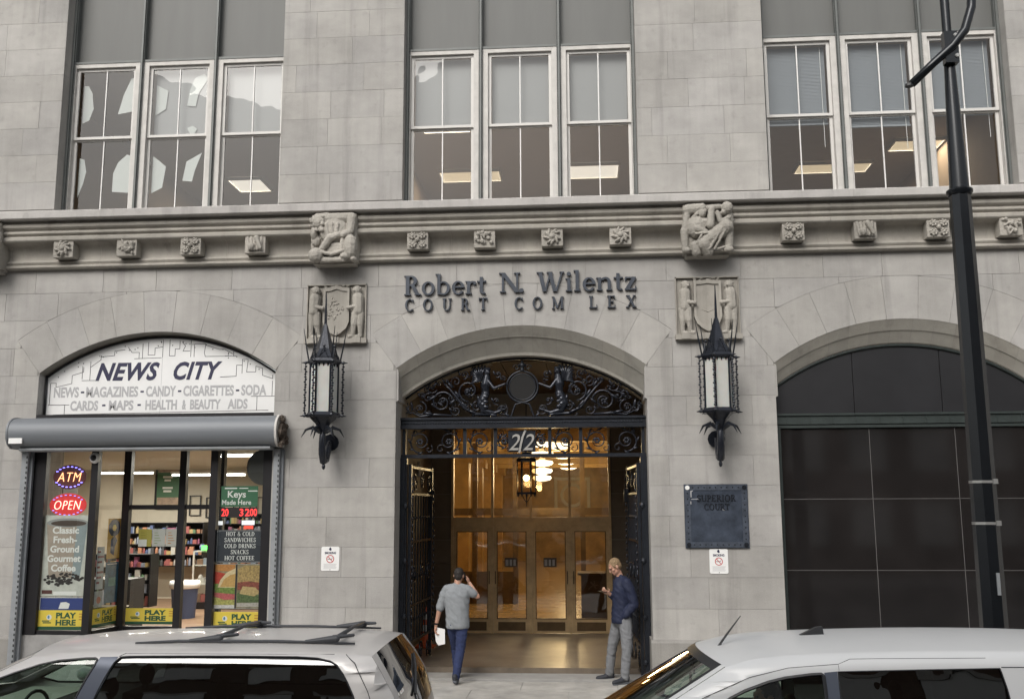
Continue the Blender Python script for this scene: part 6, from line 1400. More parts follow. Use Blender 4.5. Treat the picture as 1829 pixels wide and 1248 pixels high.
# ================================================================ VEHICLES
def interp(tab, x):
    if x <= tab[0][0]: return tab[0][1]
    for (a, b), (c, d) in zip(tab, tab[1:]):
        if x <= c: return b + (d - b) * (x - a) / (c - a)
    return tab[-1][1]
def smooth_poly(pts, k=2):
    for _ in range(k):
        q = []
        for i in range(len(pts)):
            a, b = Vector(pts[i]), Vector(pts[(i + 1) % len(pts)]); q += [tuple(a * .8 + b * .2), tuple(a * .2 + b * .8)]
        pts = q
    return pts
class Car:
    """body from a side outline: far and near sides with window holes, joined across by crowned strips"""
    def __init__(s, t, yc, hw, zroof, belt, tum, rnd=.11, zoff=-.13):
        s.t = t; s.yc = yc; s.hw = hw; s.roof = zroof; s.belt = belt; s.tum = tum; s.rnd = rnd; s.zo = zoff; s.nose = None
    def w(s, x, z):
        h = s.hw
        if s.nose: h *= 1 - .10 * max(0, (s.nose[0] + .6 - x) / .6) ** 2 - .06 * max(0, (x - s.nose[1] + .4) / .4) ** 2
        if z > s.belt: h -= s.tum * ((z - s.belt) / (1.7 - s.belt)) ** 1.25
        else: h -= .06 * ((s.belt - z) / .9) ** 2
        d = interp(s.roof, x) - z
        if d < s.rnd: q = max(0, 1 - d / s.rnd); h -= s.rnd * .8 * (1 - math.sqrt(max(0, 1 - q * q)))
        return max(h, .05)
    def flat_panel(s, outer, holes, cuts):
        loops = [[Vector((a, b, 0)) for a, b in outer]] + [[Vector((a, b, 0)) for a, b in h] for h in holes]
        tr = tessellate_polygon(loops); vs = [v for l in loops for v in l]
        bm = bmesh.new(); bv = [bm.verts.new(v) for v in vs]
        for f in tr:
            try: bm.faces.new([bv[i] for i in f])
            except ValueError: pass
        for ax, vals in cuts:
            for v in vals:
                g = bm.verts[:] + bm.edges[:] + bm.faces[:]; co = (v, 0, 0) if ax == 'x' else (0, v, 0); no = (1, 0, 0) if ax == 'x' else (0, 1, 0)
                bmesh.ops.bisect_plane(bm, geom=g, plane_co=co, plane_no=no, dist=1e-5)
        bm.verts.index_update(); r = ([v.co.copy() for v in bm.verts], [tuple(v.index for v in f.verts) for f in bm.faces]); bm.free(); return r
    def side(s, outer, holes, sgn, name, m, parent, off=0., cuts=None, smooth=True):
        cuts = cuts or (('y', [.3, .5, .7, .9, 1.0, 1.1, 1.2, 1.3, 1.4, 1.45, 1.5, 1.54, 1.58, 1.61, 1.64, 1.67, 1.70, 1.73, 1.76, 1.79]), ('x', [k * .25 for k in range(-24, 26)]))
        vs, fs = s.flat_panel(outer, holes, cuts)
        mb = MB().add([(v.x, s.yc + sgn * (s.w(v.x, v.y) + off), v.y) for v in vs], fs)
        return mb.build(name, m, parent, smooth=smooth, angle=40)
    def across(s, pts, name, m, parent, crown=.03, t0=-1., t1=1., n=16, off=0., bow=0.):
        """sheet across the car along outline points; bow pushes its middle forwards"""
        mb = MB(); rows = []
        for pi, (x, z) in enumerate(pts):
            fq = pi / max(1, len(pts) - 1); bw = bow(fq) if callable(bow) else bow; cw = crown(fq) if callable(crown) else crown
            W_ = s.w(x, z); rows.append([(x - bw * (1 - (t0 + (t1 - t0) * k / n) ** 2), s.yc + (t0 + (t1 - t0) * k / n) * W_, z + off + cw * (1 - abs(t0 + (t1 - t0) * k / n) ** 2.2)) for k in range(n + 1)])
        vs = [p for r in rows for p in r]; k_ = n + 1
        mb.add(vs, [(i * k_ + j, i * k_ + j + 1, (i + 1) * k_ + j + 1, (i + 1) * k_ + j) for i in range(len(pts) - 1) for j in range(n)])
        return mb.build(name, m, parent, smooth=True, angle=40)
def wheel(t, x, y, sgn, r, z0=-.13):
    z = z0 + r; ty = MB().lathe([(r * .62, -.10), (r * .93, -.11), (r, -.08), (r, .08), (r * .93, .11), (r * .62, .10)], (x, y, z), 28, axis='y').build('wheel', 'rubber', t, smooth=True, angle=35)
    rm = MB(); rm.lathe([(r * .2, sgn * .085), (r * .62, sgn * .10), (r * .63, sgn * .06), (r * .2, sgn * .05)], (x, y, z), 20, axis='y')
    for k in range(5):
        a = 2 * math.pi * k / 5; rm.tube([(x, y + sgn * .09, z), (x + r * .58 * math.cos(a), y + sgn * .098, z + r * .58 * math.sin(a))], .03, 5)
    rm.build('rim', 'rim_alloy', ty)
def seat(t, x, y, m='seat_fabric'):
    mb = MB(); mb.box(x - .28, x + .22, y - .24, y + .24, .32, .52); mb.box(x + .12, x + .28, y - .23, y + .23, .5, 1.02); mb.ell((x + .25, y, 1.16), (.06, .13, .10), 10, 7); mb.tube([(x + .24, y - .05, 1.0), (x + .24, y - .05, 1.1)], .01); mb.tube([(x + .24, y + .05, 1.0), (x + .24, y + .05, 1.1)], .01); mb.build('seat', m, t, smooth=True, angle=40)
def dense(pts, k=6):
    out = []
    for i in range(len(pts) - 1):
        for j in range(k): q = j / k; out.append((pts[i][0] + (pts[i + 1][0] - pts[i][0]) * q, pts[i][1] + (pts[i + 1][1] - pts[i][1]) * q))
    return out + [pts[-1]]
def catmull(pts, k=6):
    out = []; n = len(pts)
    for i in range(n - 1):
        p0, p1, p2, p3 = (Vector(pts[max(i - 1, 0)]), Vector(pts[i]), Vector(pts[i + 1]), Vector(pts[min(i + 2, n - 1)]))
        for j in range(k):
            u = j / k; out.append(tuple(.5 * (2 * p1 + (p2 - p0) * u + (2 * p0 - 5 * p1 + 4 * p2 - p3) * u * u + (3 * p1 - p0 - 3 * p2 + p3) * u ** 3)))
    return out + [tuple(pts[-1])]
def wheel_arch(cx, r, z=-.13 + .33):
    return [(cx + r * math.cos(R_(a)), z + r * math.sin(R_(a))) for a in range(0, 181, 15)]
def make_car(t, yc, hw, paint, front, ws, roof, rear_gl, rear, wheels, side_holes, belt, tum, clear, dark, sillz=.12, crown=.045, wheel_r=.33, wbow=.12, rbow=0.):
    """outline pieces run front to rear over the top; windscreen and rear glass are glazed"""
    roof_c = catmull(roof, 5); top = catmull(front, 4)[:-1] + dense(ws, 5)[:-1] + roof_c[:-1] + dense(rear_gl, 5)[:-1] + catmull(rear, 4)
    tab = sorted(set((round(x, 4), z) for x, z in top)); cols = {}
    for x, z in tab: cols[x] = max(z, cols.get(x, -9))
    C = Car(t, yc, hw, sorted(cols.items()), belt, tum); C.nose = (front[0][0], rear[-1][0])
    xf, xr = front[0][0], rear[-1][0]
    bottom = [(xr - .05, sillz)]
    for cx in sorted(wheels, reverse=True): bottom += [(cx + wheel_r * 1.14 * math.cos(R_(a)), max(sillz, -.13 + wheel_r + wheel_r * 1.14 * math.sin(R_(a)))) for a in range(0, 181, 15)]
    bottom += [(xf + .05, sillz)]
    outer = top + bottom
    near = C.side(outer, [h for h, _, _ in side_holes], -1, 'body_side', paint, t); C.side(outer, [h for h, _, _ in side_holes], 1, 'body_side', paint, t)
    for h, m, nm in side_holes:
        for sg in (-1, 1): C.side(h, [], sg, nm, m, t, -.012)
    C.across(catmull(front, 4), 'hood', paint, t, .04, bow=wbow * .6); C.across(roof_c, 'roof', paint, t, crown, bow=rbow); C.across(catmull(rear, 4), 'tailgate', paint, t, .02, bow=-.05)
    return C, top, roof_c
# ---- silver minivan
mv = thing('minivan', (-2.7, -6.65, -.13), 'silver minivan with black roof rails parked in front of the shop', 'car')
yc, hw = -6.66, .97
roof = [(-3.85, 1.485), (-3.5, 1.528), (-3.0, 1.545), (-2.2, 1.552), (-1.5, 1.552), (-1.05, 1.54), (-.80, 1.51)]
front = [(-5.62, .25), (-5.70, .55), (-5.55, .80), (-5.28, .92), (-4.95, .98)]
ws = [(-4.95, .98), (-3.85, 1.485)]; rg = [(-.80, 1.51), (-.71, 1.38), (-.60, 1.20), (-.53, .98)]; rear = [(-.53, .98), (-.47, .75), (-.42, .5), (-.48, .22)]
h1 = smooth_poly([(-4.80, .98), (-4.34, 1.20), (-4.0, 1.345), (-3.62, 1.465), (-3.23, 1.498), (-3.19, 1.475), (-3.29, 1.28), (-3.40, .98)], 1)
h2 = smooth_poly([(-3.24, .98), (-3.12, 1.30), (-3.02, 1.50), (-2.9, 1.508), (-2.0, 1.515), (-1.3, 1.512), (-1.10, 1.475), (-1.0, 1.36), (-.90, 1.18), (-.85, .98)], 1)
C, top, rc = make_car(mv, yc, hw, 'car_silver', front, ws, roof, rg, rear, (-4.75, -1.25), [(h1, 'car_glass_clear', 'front_window'), (h2, 'car_glass_dark', 'rear_window')], .98, .17, None, None, crown=lambda q: .068, rbow=lambda q: .05 * max(0, 1 - q * 4) - .06 * max(0, q * 4 - 3))
C.across(dense(ws, 5), 'windshield', 'car_glass_clear', mv, .066, -.93, .93, 14, 0, .05); C.across(dense(rg, 4), 'rear_glass', 'car_glass_dark', mv, lambda q: .066 * (1 - q), -.86, .86, 14, .0, -.06)
for sg in (-1, 1):
    C.across(dense(ws, 5), 'pillar', 'car_silver', mv, .066, *(sorted((sg * .93, sg * 1.0))), 3, .004, .05); C.across(dense(rg, 4), 'pillar', 'car_silver', mv, lambda q: .066 * (1 - q), *(sorted((sg * .86, sg * 1.0))), 3, .004, -.06)
    # dark door pillar, window surround
    C.side([(-3.41, .97), (-3.25, .97), (-3.12, 1.27), (-3.02, 1.505), (-3.18, 1.502), (-3.285, 1.26)], [], sg, 'door_pillar', 'trim_blue', mv, .004)
    def strip(pts, nm, m, wd, off=.006): 
        mb = MB(); mb.tube([(x, yc + sg * (C.w(x, z) + off - .004), z) for x, z in dense(pts, 4)], wd, 5); mb.build(nm, m, mv)
    strip([(x, z) for x, z in h1] + [h1[0]], 'window_seal', 'trim_black', .010); strip(h2 + [h2[0]], 'window_seal', 'trim_black', .007)
    strip([(-2.97, 1.528), (-1.12, 1.532)], 'door_seam', 'trim_black', .003, .002); strip([(-3.015, 1.505), (-2.965, 1.53)], 'door_seam', 'trim_black', .004, .003)
    strip([(-1.02, 1.53), (-.93, 1.47), (-.80, 1.25), (-.70, 1.0)], 'hatch_seam', 'trim_black', .004, .002)
    ra = MB(); yr = yc + sg * .56
    ra.tube([(-3.0, yr, 1.582), (-2.6, yr, 1.602), (-1.7, yr, 1.606), (-1.0, yr, 1.590)], [.010, .015, .015, .010], 6); ra.build('roof_rail', 'rack_gray', mv, smooth=True)
    mi = MB(); mi.ell((-4.28, yc + sg * 1.06, 1.05), (.08, .10, .075), 10, 7); mi.build('mirror', 'car_silver', mv, smooth=True)
    hl = MB(); hl.ell((-5.5, yc + sg * .70, .66), (.12, .16, .08), 10, 6); hl.build('headlight', 'headlight', mv, smooth=True); tl = MB(); tl.ell((-.56, yc + sg * .80, .78), (.06, .08, .17), 10, 6); tl.build('taillight', 'taillight', mv, smooth=True)
    for x in (-4.75, -1.25): wheel(mv, x, yc + sg * .84, sg, .33)
for x in (-2.28, -1.22):
    mb = MB(); mb.tube([(x, yc - .56, 1.615), (x + .06, yc - .48, 1.645), (x + .07, yc, 1.665), (x + .06, yc + .48, 1.645), (x, yc + .56, 1.615)], [.022, .022, .016, .022, .022], 8)
    for sg in (-1, 1): mb.cap((x - .22, yc + sg * .56, 1.605), (x + .05, yc + sg * .55, 1.63), .016, .032, 8); mb.cap((x + .02, yc + sg * .53, 1.64), (x + .18, yc + sg * .46, 1.65), .02, .014, 8)
    mb.build('crossbar', 'rack_gray', mv, smooth=True)
mb = MB(); mb.tube([(-.50, yc - .3, 1.12), (-.56, yc + .05, 1.3), (-.63, yc + .35, 1.38)], .014, 5); mb.build('rear_wiper', 'trim_black', mv)
for y in (-.38, .38): seat(mv, -3.55, yc + y); seat(mv, -2.5, yc + y); 
MB().box(-4.7, -4.1, yc - .8, yc + .8, .55, .96).build('dashboard', 'seat_fabric', mv); MB().box(-4.7, -.5, yc - .85, yc + .85, .05, .15).build('floor_pan', 'trim_black', mv)
mb = MB(); mb.tube([(-4.0 + .03 * math.cos(a) , yc - .38 + .18 * math.cos(a), .95 + .18 * math.sin(a)) for a in [2 * math.pi * k / 20 for k in range(20)]], .016, 6, True); mb.build('steering_wheel', 'trim_black', mv)
for y in (-.36, .36): MB().box(-3.80, -3.62, yc + y - .2, yc + y + .2, 1.40, 1.47).build('sun_visor', 'seat_fabric', mv)
# ---- white van
vn = thing('van', (3.0, -7.2, -.13), 'white compact van with dark rear windows parked by the lamp post', 'van')
yc, hw = -7.19, .93
roof = [(2.13, 1.525), (2.35, 1.585), (2.7, 1.622), (3.2, 1.645), (3.9, 1.662), (4.6, 1.66), (5.2, 1.64), (5.42, 1.60)]
front = [(.55, .22), (.48, .55), (.62, .80), (.95, .93), (1.24, .99)]; ws = [(1.24, .99), (2.13, 1.525)]; rg = [(5.42, 1.60), (5.48, 1.4), (5.52, 1.05)]; rear = [(5.52, 1.05), (5.56, .7), (5.58, .5), (5.52, .2)]
h1 = smooth_poly([(1.62, .98), (1.95, 1.195), (2.2, 1.35), (2.5, 1.455), (2.84, 1.50), (2.87, 1.475), (2.87, .98)], 1)
h2 = [(2.98, .98), (2.975, 1.512), (3.6, 1.53), (4.19, 1.545), (4.22, 1.4), (4.27, .98)]
C, top, rc = make_car(vn, yc, hw, 'car_white', front, ws, roof, rg, rear, (1.25, 4.55), [(h1, 'car_glass_clear', 'front_window'), (h2, 'car_glass_dark', 'rear_window')], .98, .13, None, None, crown=lambda q: .05, rbow=lambda q: .14 * max(0, 1 - q * 5) ** 1.5)
C.across(dense(ws, 5), 'windshield', 'car_glass_clear', vn, .05, -.92, .92, 14, 0, .14); C.across(dense(rg, 4), 'rear_glass', 'car_glass_dark', vn, .02, -.84, .84, 10, .0, -.05)
C.across([(2.06, 1.483), (2.13, 1.525)], 'windshield_band', 'trim_black', vn, .05, -.93, .93, 16, .003, .14)
for sg in (-1, 1):
    C.across(dense(ws, 5), 'pillar', 'car_white', vn, .05, *(sorted((sg * .925, sg * 1.0))), 3, .006, .14); C.across(dense(ws, 5), 'windshield_frame', 'trim_black', vn, .05, *(sorted((sg * .87, sg * .93))), 3, .004, .14); C.across(dense(rg, 4), 'pillar', 'car_white', vn, .0, *(sorted((sg * .84, sg * 1.0))), 3, .004)
    C.side([(2.875, .97), (2.975, .97), (2.97, 1.515), (2.87, 1.505)], [], sg, 'door_pillar', 'trim_blue', vn, .004)
    def strip(pts, nm, m, wd, off=.006):
        mb = MB(); mb.tube([(x, yc + sg * (C.w(x, z) + off - .004), z) for x, z in dense(pts, 4)], wd, 5); mb.build(nm, m, vn)
    strip(h1 + [h1[0]], 'window_seal', 'trim_black', .014); strip(h2 + [h2[0]], 'window_seal', 'trim_black', .005); strip([(2.02, .98), (2.02, 1.235)], 'quarter_bar', 'trim_black', .014)
    strip([(1.52, 1.08), (1.95, 1.32), (2.3, 1.465), (2.6, 1.535), (2.985, 1.565)], 'door_seam', 'trim_black', .0035, .002); strip([(2.985, 1.52), (2.985, 1.565), (3.08, 1.60), (3.3, 1.605), (4.1, 1.615)], 'door_seam', 'trim_black', .003, .002); strip([(4.2, 1.552), (5.3, 1.56)], 'slide_seam', 'trim_black', .005, .002)
    mi = MB(); mi.ell((1.72, yc + sg * 1.06, 1.05), (.07, .11, .10), 10, 7); mi.build('mirror', 'trim_black', vn, smooth=True)
    hl = MB(); hl.ell((.66, yc + sg * .66, .70), (.16, .16, .09), 10, 6); hl.build('headlight', 'headlight', vn, smooth=True); tl = MB(); tl.ell((5.46, yc + sg * .84, 1.0), (.06, .06, .3), 10, 6); tl.build('taillight', 'taillight', vn, smooth=True)
    for x in (1.25, 4.55): wheel(vn, x, yc + sg * .80, sg, .32)
mb = MB(); zb = 1.642; ax, ay = 2.10, -7.30
mb.cap((2.14, ay, 1.575), (2.18, ay, 1.61), .016, .012, 6); mb.tube([(2.15, ay, 1.58), (2.24, ay, 1.70), (2.36, ay, 1.85)], [.010, .009, .0035], 6); mb.build('antenna', 'trim_black', vn)
mb = MB(); fx, fz = 2.86, 1.678; mb.prism([(fx, fz), (fx + .05, fz - .018), (fx + .21, fz - .012), (fx + .20, fz + .075), (fx + .15, fz + .07)], yc - .03, yc + .03); mb.build('shark_fin', 'trim_black', vn)
for y in (-.36, .36): seat(vn, 2.45, yc + y, 'trim_black'); seat(vn, 3.5, yc + y, 'trim_black')
MB().box(1.2, 1.75, yc - .8, yc + .8, .5, .96).build('dashboard', 'trim_black', vn); MB().box(1.1, 5.4, yc - .82, yc + .82, .05, .15).build('floor_pan', 'trim_black', vn)
mb = MB(); mb.box(1.945, 1.96, yc - .12, yc + .12, 1.37, 1.44); mb.tube([(1.95, yc, 1.43), (1.94, yc, 1.52)], .012); mb.build('rear_view_mirror', 'trim_black', vn)
mb = MB(); mb.tube([(1.95 + .05 * math.sin(a), yc - .36 + .18 * math.cos(a), .98 + .18 * math.sin(a)) for a in [2 * math.pi * k / 20 for k in range(20)]], .016, 6, True); mb.build('steering_wheel', 'trim_black', vn)

# ================================================================ PEOPLE
def hand(mb, w, d, side, up, size=1., curl=.5):
    """palm from the wrist w along d, thumb towards side, fingers bending towards up"""
    d = Vector(d).normalized(); sd = Vector(side); sd = (sd - d * sd.dot(d)).normalized(); upv = Vector(up); upv = (upv - d * upv.dot(d)); upv = (upv - sd * upv.dot(sd)).normalized(); w = Vector(w); k = size
    mb.cap(w, w + d * .05 * k, .024 * k, .026 * k, 8)
    for i, (o, L) in enumerate(((.030, .070), (.010, .080), (-.011, .074), (-.030, .058))):
        a = w + d * .075 * k + sd * o * k; mb.cap(w + d * .03 * k + sd * o * .8 * k, a, .014 * k, .0105 * k, 6); b = a + (d * (1 - curl * .5) + upv * curl).normalized() * L * .55 * k; mb.cap(a, b, .0105 * k, .0095 * k, 6); c = b + (d * (1 - curl * 1.3) + upv * (curl + .35)).normalized() * L * .45 * k; mb.cap(b, c, .0095 * k, .0085 * k, 6)
    a = w + d * .02 * k + sd * .028 * k; b = a + (d * .6 + sd * .7 + upv * .3).normalized() * .04 * k; mb.cap(a, b, .014 * k, .011 * k, 6); mb.cap(b, b + (d * .8 + sd * .2 + upv * .5).normalized() * .03 * k, .0105 * k, .009 * k, 6)
def head(mb, c, fwd, up=(0, 0, 1), k=1.):
    f = Vector(fwd).normalized(); u = Vector(up); u = (u - f * u.dot(f)).normalized(); s = f.cross(u); c = Vector(c); M = Matrix((s, f, u)).transposed()
    q = lambda a, b, e: c + s * a * k + f * b * k + u * e * k
    mb.ell(q(0, -.012, .03), (.076 * k, .095 * k, .092 * k), 14, 10, M); mb.ell(q(0, .02, -.05), (.060 * k, .072 * k, .075 * k), 12, 8, M); mb.ell(q(0, .062, -.088), (.03 * k, .03 * k, .026 * k), 8, 6, M)
    mb.cap(q(0, .086, .015), q(0, .108, -.022), .010 * k, .015 * k, 6); mb.cap(q(-.03, .082, .03), q(.03, .082, .03), .016 * k, .016 * k, 6); mb.cap(q(-.02, .088, -.055), q(.02, .088, -.055), .010 * k, .010 * k, 6)
    for sg in (-1, 1): mb.ell(q(sg * .078, -.01, -.005), (.013 * k, .025 * k, .033 * k), 6, 5, M); mb.ell(q(sg * .045, .06, -.02), (.025 * k, .025 * k, .02 * k), 6, 5, M)
    return q, M
def hair(t, q, M, m, k=1., full=1.):
    mb = MB(); mb.ell(q(0, -.022, .045), (.082 * k, .097 * k, .088 * k), 14, 10, M); mb.ell(q(0, -.055, .0), (.072 * k, .058 * k, .075 * k), 12, 8, M)
    for sg in (-1, 1): mb.ell(q(sg * .068, .005, .03), (.016, .04, .035), 8, 6, M)
    return carve(remesh(mb, 'hair', m, t, .006, 2, .5), .005, 60)
def eyes(t, q):
    for sg in (-1, 1): MB().ell(q(sg * .031, .088, .012), .011, 8, 6).build('eye', 'phone_black', t, smooth=True)
def limb(mb, pts, rs):
    for i in range(len(pts) - 1): mb.cap(pts[i], pts[i + 1], rs[i], rs[i + 1], 12)
def loft(mb, secs, n=20):
    """closed tube of elliptical sections (centre, half width, half depth, turn about z)"""
    vs = []
    for (x, y, z), a, b_, tw in secs:
        for k in range(n):
            t_ = 2 * math.pi * k / n; c_, s_ = a * math.copysign(abs(math.cos(t_)) ** .85, math.cos(t_)), b_ * math.sin(t_); w_ = R_(tw); vs.append((x + c_ * math.cos(w_) - s_ * math.sin(w_), y + c_ * math.sin(w_) + s_ * math.cos(w_), z))
    m_ = len(secs); mb.add(vs, [(i * n + k, i * n + (k + 1) % n, (i + 1) * n + (k + 1) % n, (i + 1) * n + k) for i in range(m_ - 1) for k in range(n)] + [tuple(range(n - 1, -1, -1)), tuple((m_ - 1) * n + k for k in range(n))])
def shoe(t, heel, toe, m='shoe_dark'):
    h, e = Vector(heel), Vector(toe); d = (e - h); mb = MB(); mb.cap(h + Vector((0, 0, .02)), h + d * .45 + Vector((0, 0, .02)), .042, .046); mb.cap(h + d * .45 + Vector((0, 0, .012)), e, .046, .036); mb.cap(h + Vector((0, 0, .05)), h + d * .3 + Vector((0, 0, .06)), .044, .04)
    o = remesh(mb, 'shoe', m, t, .007, 3); so = MB(); so.cap(h + Vector((0, 0, -.022)), e + Vector((0, 0, -.018)), .034, .030, 10); sole = so.build('sole', 'sole_gray', o, smooth=True)
# ---- man walking in, phone at his ear
p1 = thing('person', (-1.08, .18, 0), 'man in grey polo and jeans walking in with a phone at his ear', 'person')
b = MB(); q, M = head(b, (-1.035, .22, 1.675), (.10, 1, -.06), (.06, .05, 1), 1.0)
limb(b, [(-1.05, .20, 1.60), (-1.055, .185, 1.48)], [.056, .062]); limb(b, [(-1.06, .19, 1.42), (-1.06, .19, 1.22), (-1.05, .19, .98)], [.10, .11, .11]); limb(b, [(-1.23, .19, 1.43), (-.89, .19, 1.43)], [.05, .05])
limb(b, [(-1.25, .19, 1.43), (-1.345, .18, 1.14), (-1.40, .20, .90)], [.055, .043, .030]); hand(b, (-1.405, .205, .875), (-.08, .05, -1), (.2, 1, 0), (1, 0, 0), 1.05, .55)
limb(b, [(-.88, .19, 1.43), (-.735, .24, 1.345), (-.875, .33, 1.545)], [.055, .044, .032]); hand(b, (-.885, .33, 1.56), (-.45, -.2, 1), (.3, .8, .2), (-1, -.2, 0), 1.05, .6)
limb(b, [(-1.13, .20, .95), (-1.115, .40, .53), (-1.09, .45, .12)], [.085, .06, .042]); limb(b, [(-.98, .19, .95), (-1.0, .13, .50), (-1.055, .02, .13)], [.085, .06, .042])
remesh(b, 'body', 'skin', p1, .0068, 3, .5)
hair(p1, q, M, 'hair_dark'); eyes(p1, q)
sh = MB(); loft(sh, [((x, .188, z), a, bb, 0) for z, a, bb, x in ((.845, .178, .135, -1.05), (.87, .192, .142, -1.05), (1.0, .192, .145, -1.052), (1.12, .19, .143, -1.056), (1.24, .20, .143, -1.06), (1.36, .212, .142, -1.062), (1.43, .208, .13, -1.062), (1.49, .16, .105, -1.06), (1.535, .085, .085, -1.055))])
limb(sh, [(-1.06, .19, 1.50), (-1.23, .185, 1.455), (-1.27, .185, 1.38), (-1.335, .18, 1.17)], [.075, .078, .075, .068]); limb(sh, [(-1.06, .19, 1.50), (-.89, .19, 1.45), (-.80, .215, 1.39)], [.075, .078, .072]); limb(sh, [(-1.11, .17, 1.525), (-.99, .17, 1.525)], [.035, .035])
shirt = folds(remesh(sh, 'polo_shirt', 'polo_gray', p1, .0085, 4, .5), .011, (8, 8, 9))
tr = MB(); limb(tr, [(-1.135, .195, .92), (-1.12, .30, .70), (-1.115, .40, .52), (-1.095, .44, .30), (-1.09, .45, .12)], [.100, .090, .073, .068, .062]); limb(tr, [(-.975, .19, .92), (-.985, .16, .70), (-1.0, .125, .50), (-1.03, .06, .28), (-1.05, .02, .12)], [.100, .092, .075, .069, .063]); limb(tr, [(-1.10, .18, .92), (-1.0, .18, .92)], [.125, .125])
folds(remesh(tr, 'jeans', 'denim', p1, .0085, 3, .5), .009, (9, 9, 15))
shoe(p1, (-1.06, -.06, .085), (-1.05, .16, .04)); shoe(p1, (-1.095, .42, .155), (-1.10, .64, .155))
mb = MB(); mb.lathe([(.036, -.012), (.038, 0), (.036, .012)], (-1.398, .20, .915), 12); mb.build('watch', 'phone_black', p1)
mb = MB(); mb.add([(-1.425, .20, .86), (-1.39, .36, .86), (-1.27, .31, .60), (-1.325, .17, .58), (-1.385, .28, .845)], [(0, 1, 2, 3)]); mb.add([(-1.423, .202, .86), (-1.36, .372, .855), (-1.25, .33, .605), (-1.31, .175, .585)], [(0, 1, 2, 3)]); tag(MB().prism([(-1.43, .865), (-1.26, .83), (-1.255, .60), (-1.36, .575), (-1.405, .64)], .205, .209).build('paper_sheet', 'paint_white'), 'folded white papers in the hand of the man in the grey polo', 'papers')
tag(MB().cap((-.935, .30, 1.60), (-.965, .27, 1.71), .022, .022, 6).build('phone', 'phone_black'), 'dark phone held to the ear of the man in the grey polo', 'phone')
# ---- man leaning on the gate, looking at his phone
p2 = thing('person', (1.55, .38, 0), 'fair-haired man in navy jacket leaning by the gate looking at his phone', 'person')
b = MB(); q, M = head(b, (1.505, .34, 1.81), (-.90, -.28, -.62), (-.35, -.1, 1), 1.05)
limb(b, [(1.555, .37, 1.72), (1.60, .39, 1.60)], [.058, .066]); limb(b, [(1.62, .39, 1.52), (1.62, .39, 1.30), (1.60, .38, 1.0)], [.10, .11, .11]); limb(b, [(1.68, .24, 1.53), (1.57, .53, 1.53)], [.05, .05])
limb(b, [(1.70, .22, 1.53), (1.80, .24, 1.23), (1.68, .25, 1.08)], [.055, .045, .034]); hand(b, (1.67, .27, 1.06), (-.7, .35, -.65), (0, .2, 1), (0, 1, 0), 1., .2)
limb(b, [(1.55, .56, 1.53), (1.57, .54, 1.24), (1.41, .31, 1.385)], [.055, .045, .033]); hand(b, (1.405, .305, 1.39), (-.8, -.55, .35), (.3, -.6, .6), (0, .1, 1), 1.05, .55)
limb(b, [(1.65, .30, .98), (1.665, .23, .54), (1.62, .21, .12)], [.09, .062, .045]); limb(b, [(1.54, .46, .98), (1.44, .52, .55), (1.39, .56, .12)], [.09, .062, .045])
remesh(b, 'body', 'skin', p2, .0068, 3, .5)
hair(p2, q, M, 'hair_sandy', 1.05); eyes(p2, q)
sh = MB()
Mz = Matrix.Rotation(R_(62), 3, 'Z')
loft(sh, [((x, .385, z), a, bb, 62) for z, a, bb, x in ((.925, .185, .145, 1.60), (.95, .195, .155, 1.60), (1.08, .197, .158, 1.607), (1.2, .195, .155, 1.617), (1.32, .205, .152, 1.627), (1.44, .215, .148, 1.63), (1.53, .205, .13, 1.625), (1.60, .155, .105, 1.618), (1.655, .085, .085, 1.60))])
limb(sh, [(1.62, .39, 1.60), (1.68, .24, 1.555), (1.73, .225, 1.45), (1.80, .23, 1.23), (1.66, .20, 1.07)], [.08, .09, .088, .078, .062]); limb(sh, [(1.62, .39, 1.60), (1.56, .54, 1.55), (1.57, .54, 1.26), (1.435, .35, 1.365)], [.08, .088, .078, .056]); limb(sh, [(1.60, .33, 1.645), (1.60, .45, 1.645)], [.045, .045])
jk = folds(remesh(sh, 'jacket', 'jacket_navy', p2, .0085, 4, .5), .011, (9, 9, 10))
PJ = Panel((1.535, .245, 1.47), (.87, -.35, 0), (-.38, -.92, .05)); mb = MB(); PJ.poly(mb, [(-.028, -.035), (.03, -.035), (.03, .025), (.0, .04), (-.022, .025)], -.05, .004); mb.build('chest_emblem', flat('emblem_red', (.45, .02, .03)), jk)
tr = MB(); limb(tr, [(1.655, .295, .95), (1.665, .25, .72), (1.665, .225, .53), (1.64, .215, .30), (1.625, .21, .11)], [.108, .098, .082, .075, .070]); limb(tr, [(1.545, .455, .95), (1.49, .49, .72), (1.44, .515, .54), (1.41, .54, .30), (1.39, .555, .12)], [.108, .098, .082, .075, .070]); limb(tr, [(1.63, .32, .96), (1.56, .44, .96)], [.13, .13])
folds(remesh(tr, 'trousers', 'trouser_gray', p2, .0085, 3, .5), .010, (9, 9, 14))
shoe(p2, (1.66, .23, .045), (1.45, .10, .04)); shoe(p2, (1.43, .57, .045), (1.20, .50, .04))
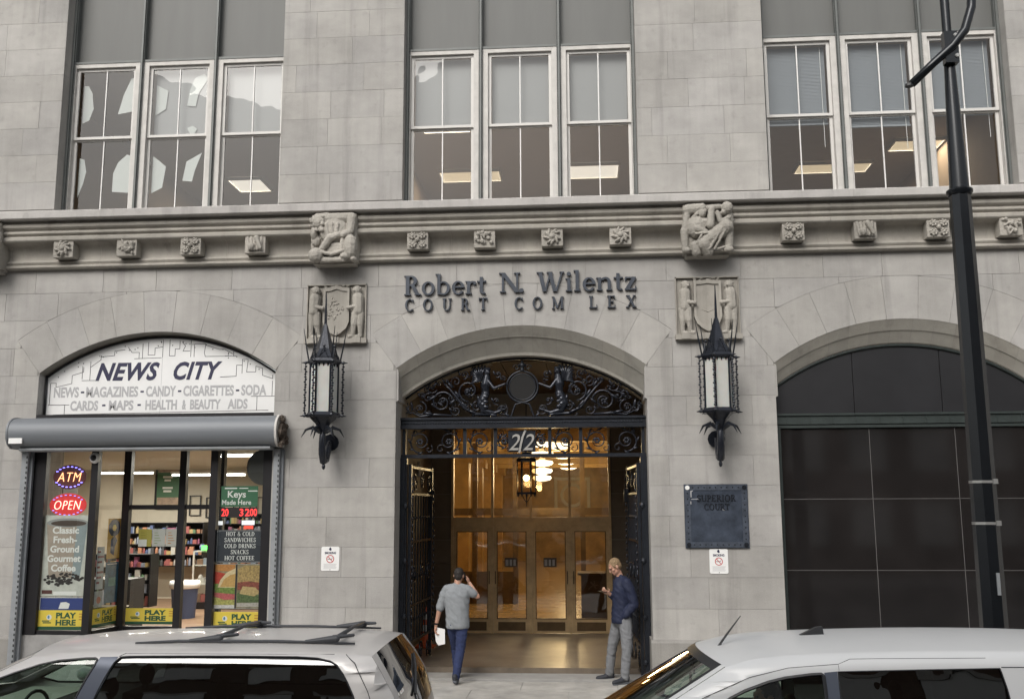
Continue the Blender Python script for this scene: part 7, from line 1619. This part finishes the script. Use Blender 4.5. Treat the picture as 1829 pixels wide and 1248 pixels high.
PH = Panel((1.315, .235, 1.415), (.55, -.80, .10), (.2, .1, .95), (-.82, -.52, .25)); mb = MB(); PH.rect(mb, -.036, .036, -.04, .10, 0, .009); tag(mb.build('phone', 'phone_black'), 'black phone in the hand of the man in the navy jacket', 'phone')
# ---- driver of the van
p3 = thing('person', (2.5, -7.55, .5), 'dark-haired driver in dark clothes sitting in the white van', 'person')
b = MB(); q, M = head(b, (2.50, -7.56, 1.235), (-1, -.15, -.05), (0, 0, 1), 1.0)
limb(b, [(2.51, -7.56, 1.15), (2.52, -7.56, 1.03)], [.055, .062]); limb(b, [(2.54, -7.56, .98), (2.58, -7.56, .62)], [.13, .14]); limb(b, [(2.54, -7.74, .96), (2.54, -7.38, .96)], [.07, .07])
for s in (-1, 1):
    limb(b, [(2.54, -7.56 + s * .19, .95), (2.40, -7.56 + s * .24, .72), (2.14, -7.56 + s * .15, .95)], [.055, .045, .032]); hand(b, (2.13, -7.56 + s * .15, .96), (-.6, 0, .6), (0, -s, .3), (-1, 0, 0), 1., .7); limb(b, [(2.55, -7.56 + s * .1, .60), (2.12, -7.56 + s * .12, .62), (1.95, -7.56 + s * .12, .25)], [.09, .065, .05])
remesh(b, 'body', 'skin', p3, .0085, 3, .5); hair(p3, q, M, 'hair_dark'); eyes(p3, q)
sh = MB(); limb(sh, [(2.535, -7.56, .99), (2.58, -7.56, .62)], [.155, .165]); limb(sh, [(2.54, -7.75, .97), (2.54, -7.37, .97)], [.085, .085])
for s in (-1, 1): limb(sh, [(2.54, -7.56 + s * .19, .95), (2.40, -7.56 + s * .24, .72), (2.2, -7.56 + s * .18, .89)], [.072, .06, .05])
remesh(sh, 'jacket', flat('driver_dark', (.02, .02, .024), .9), p3, .011, 3, .5)
tr = MB()
for s in (-1, 1): limb(tr, [(2.55, -7.56 + s * .1, .60), (2.12, -7.56 + s * .12, .62), (1.95, -7.56 + s * .12, .25)], [.10, .08, .065])
remesh(tr, 'trousers', 'denim', p3, .011, 3, .5)
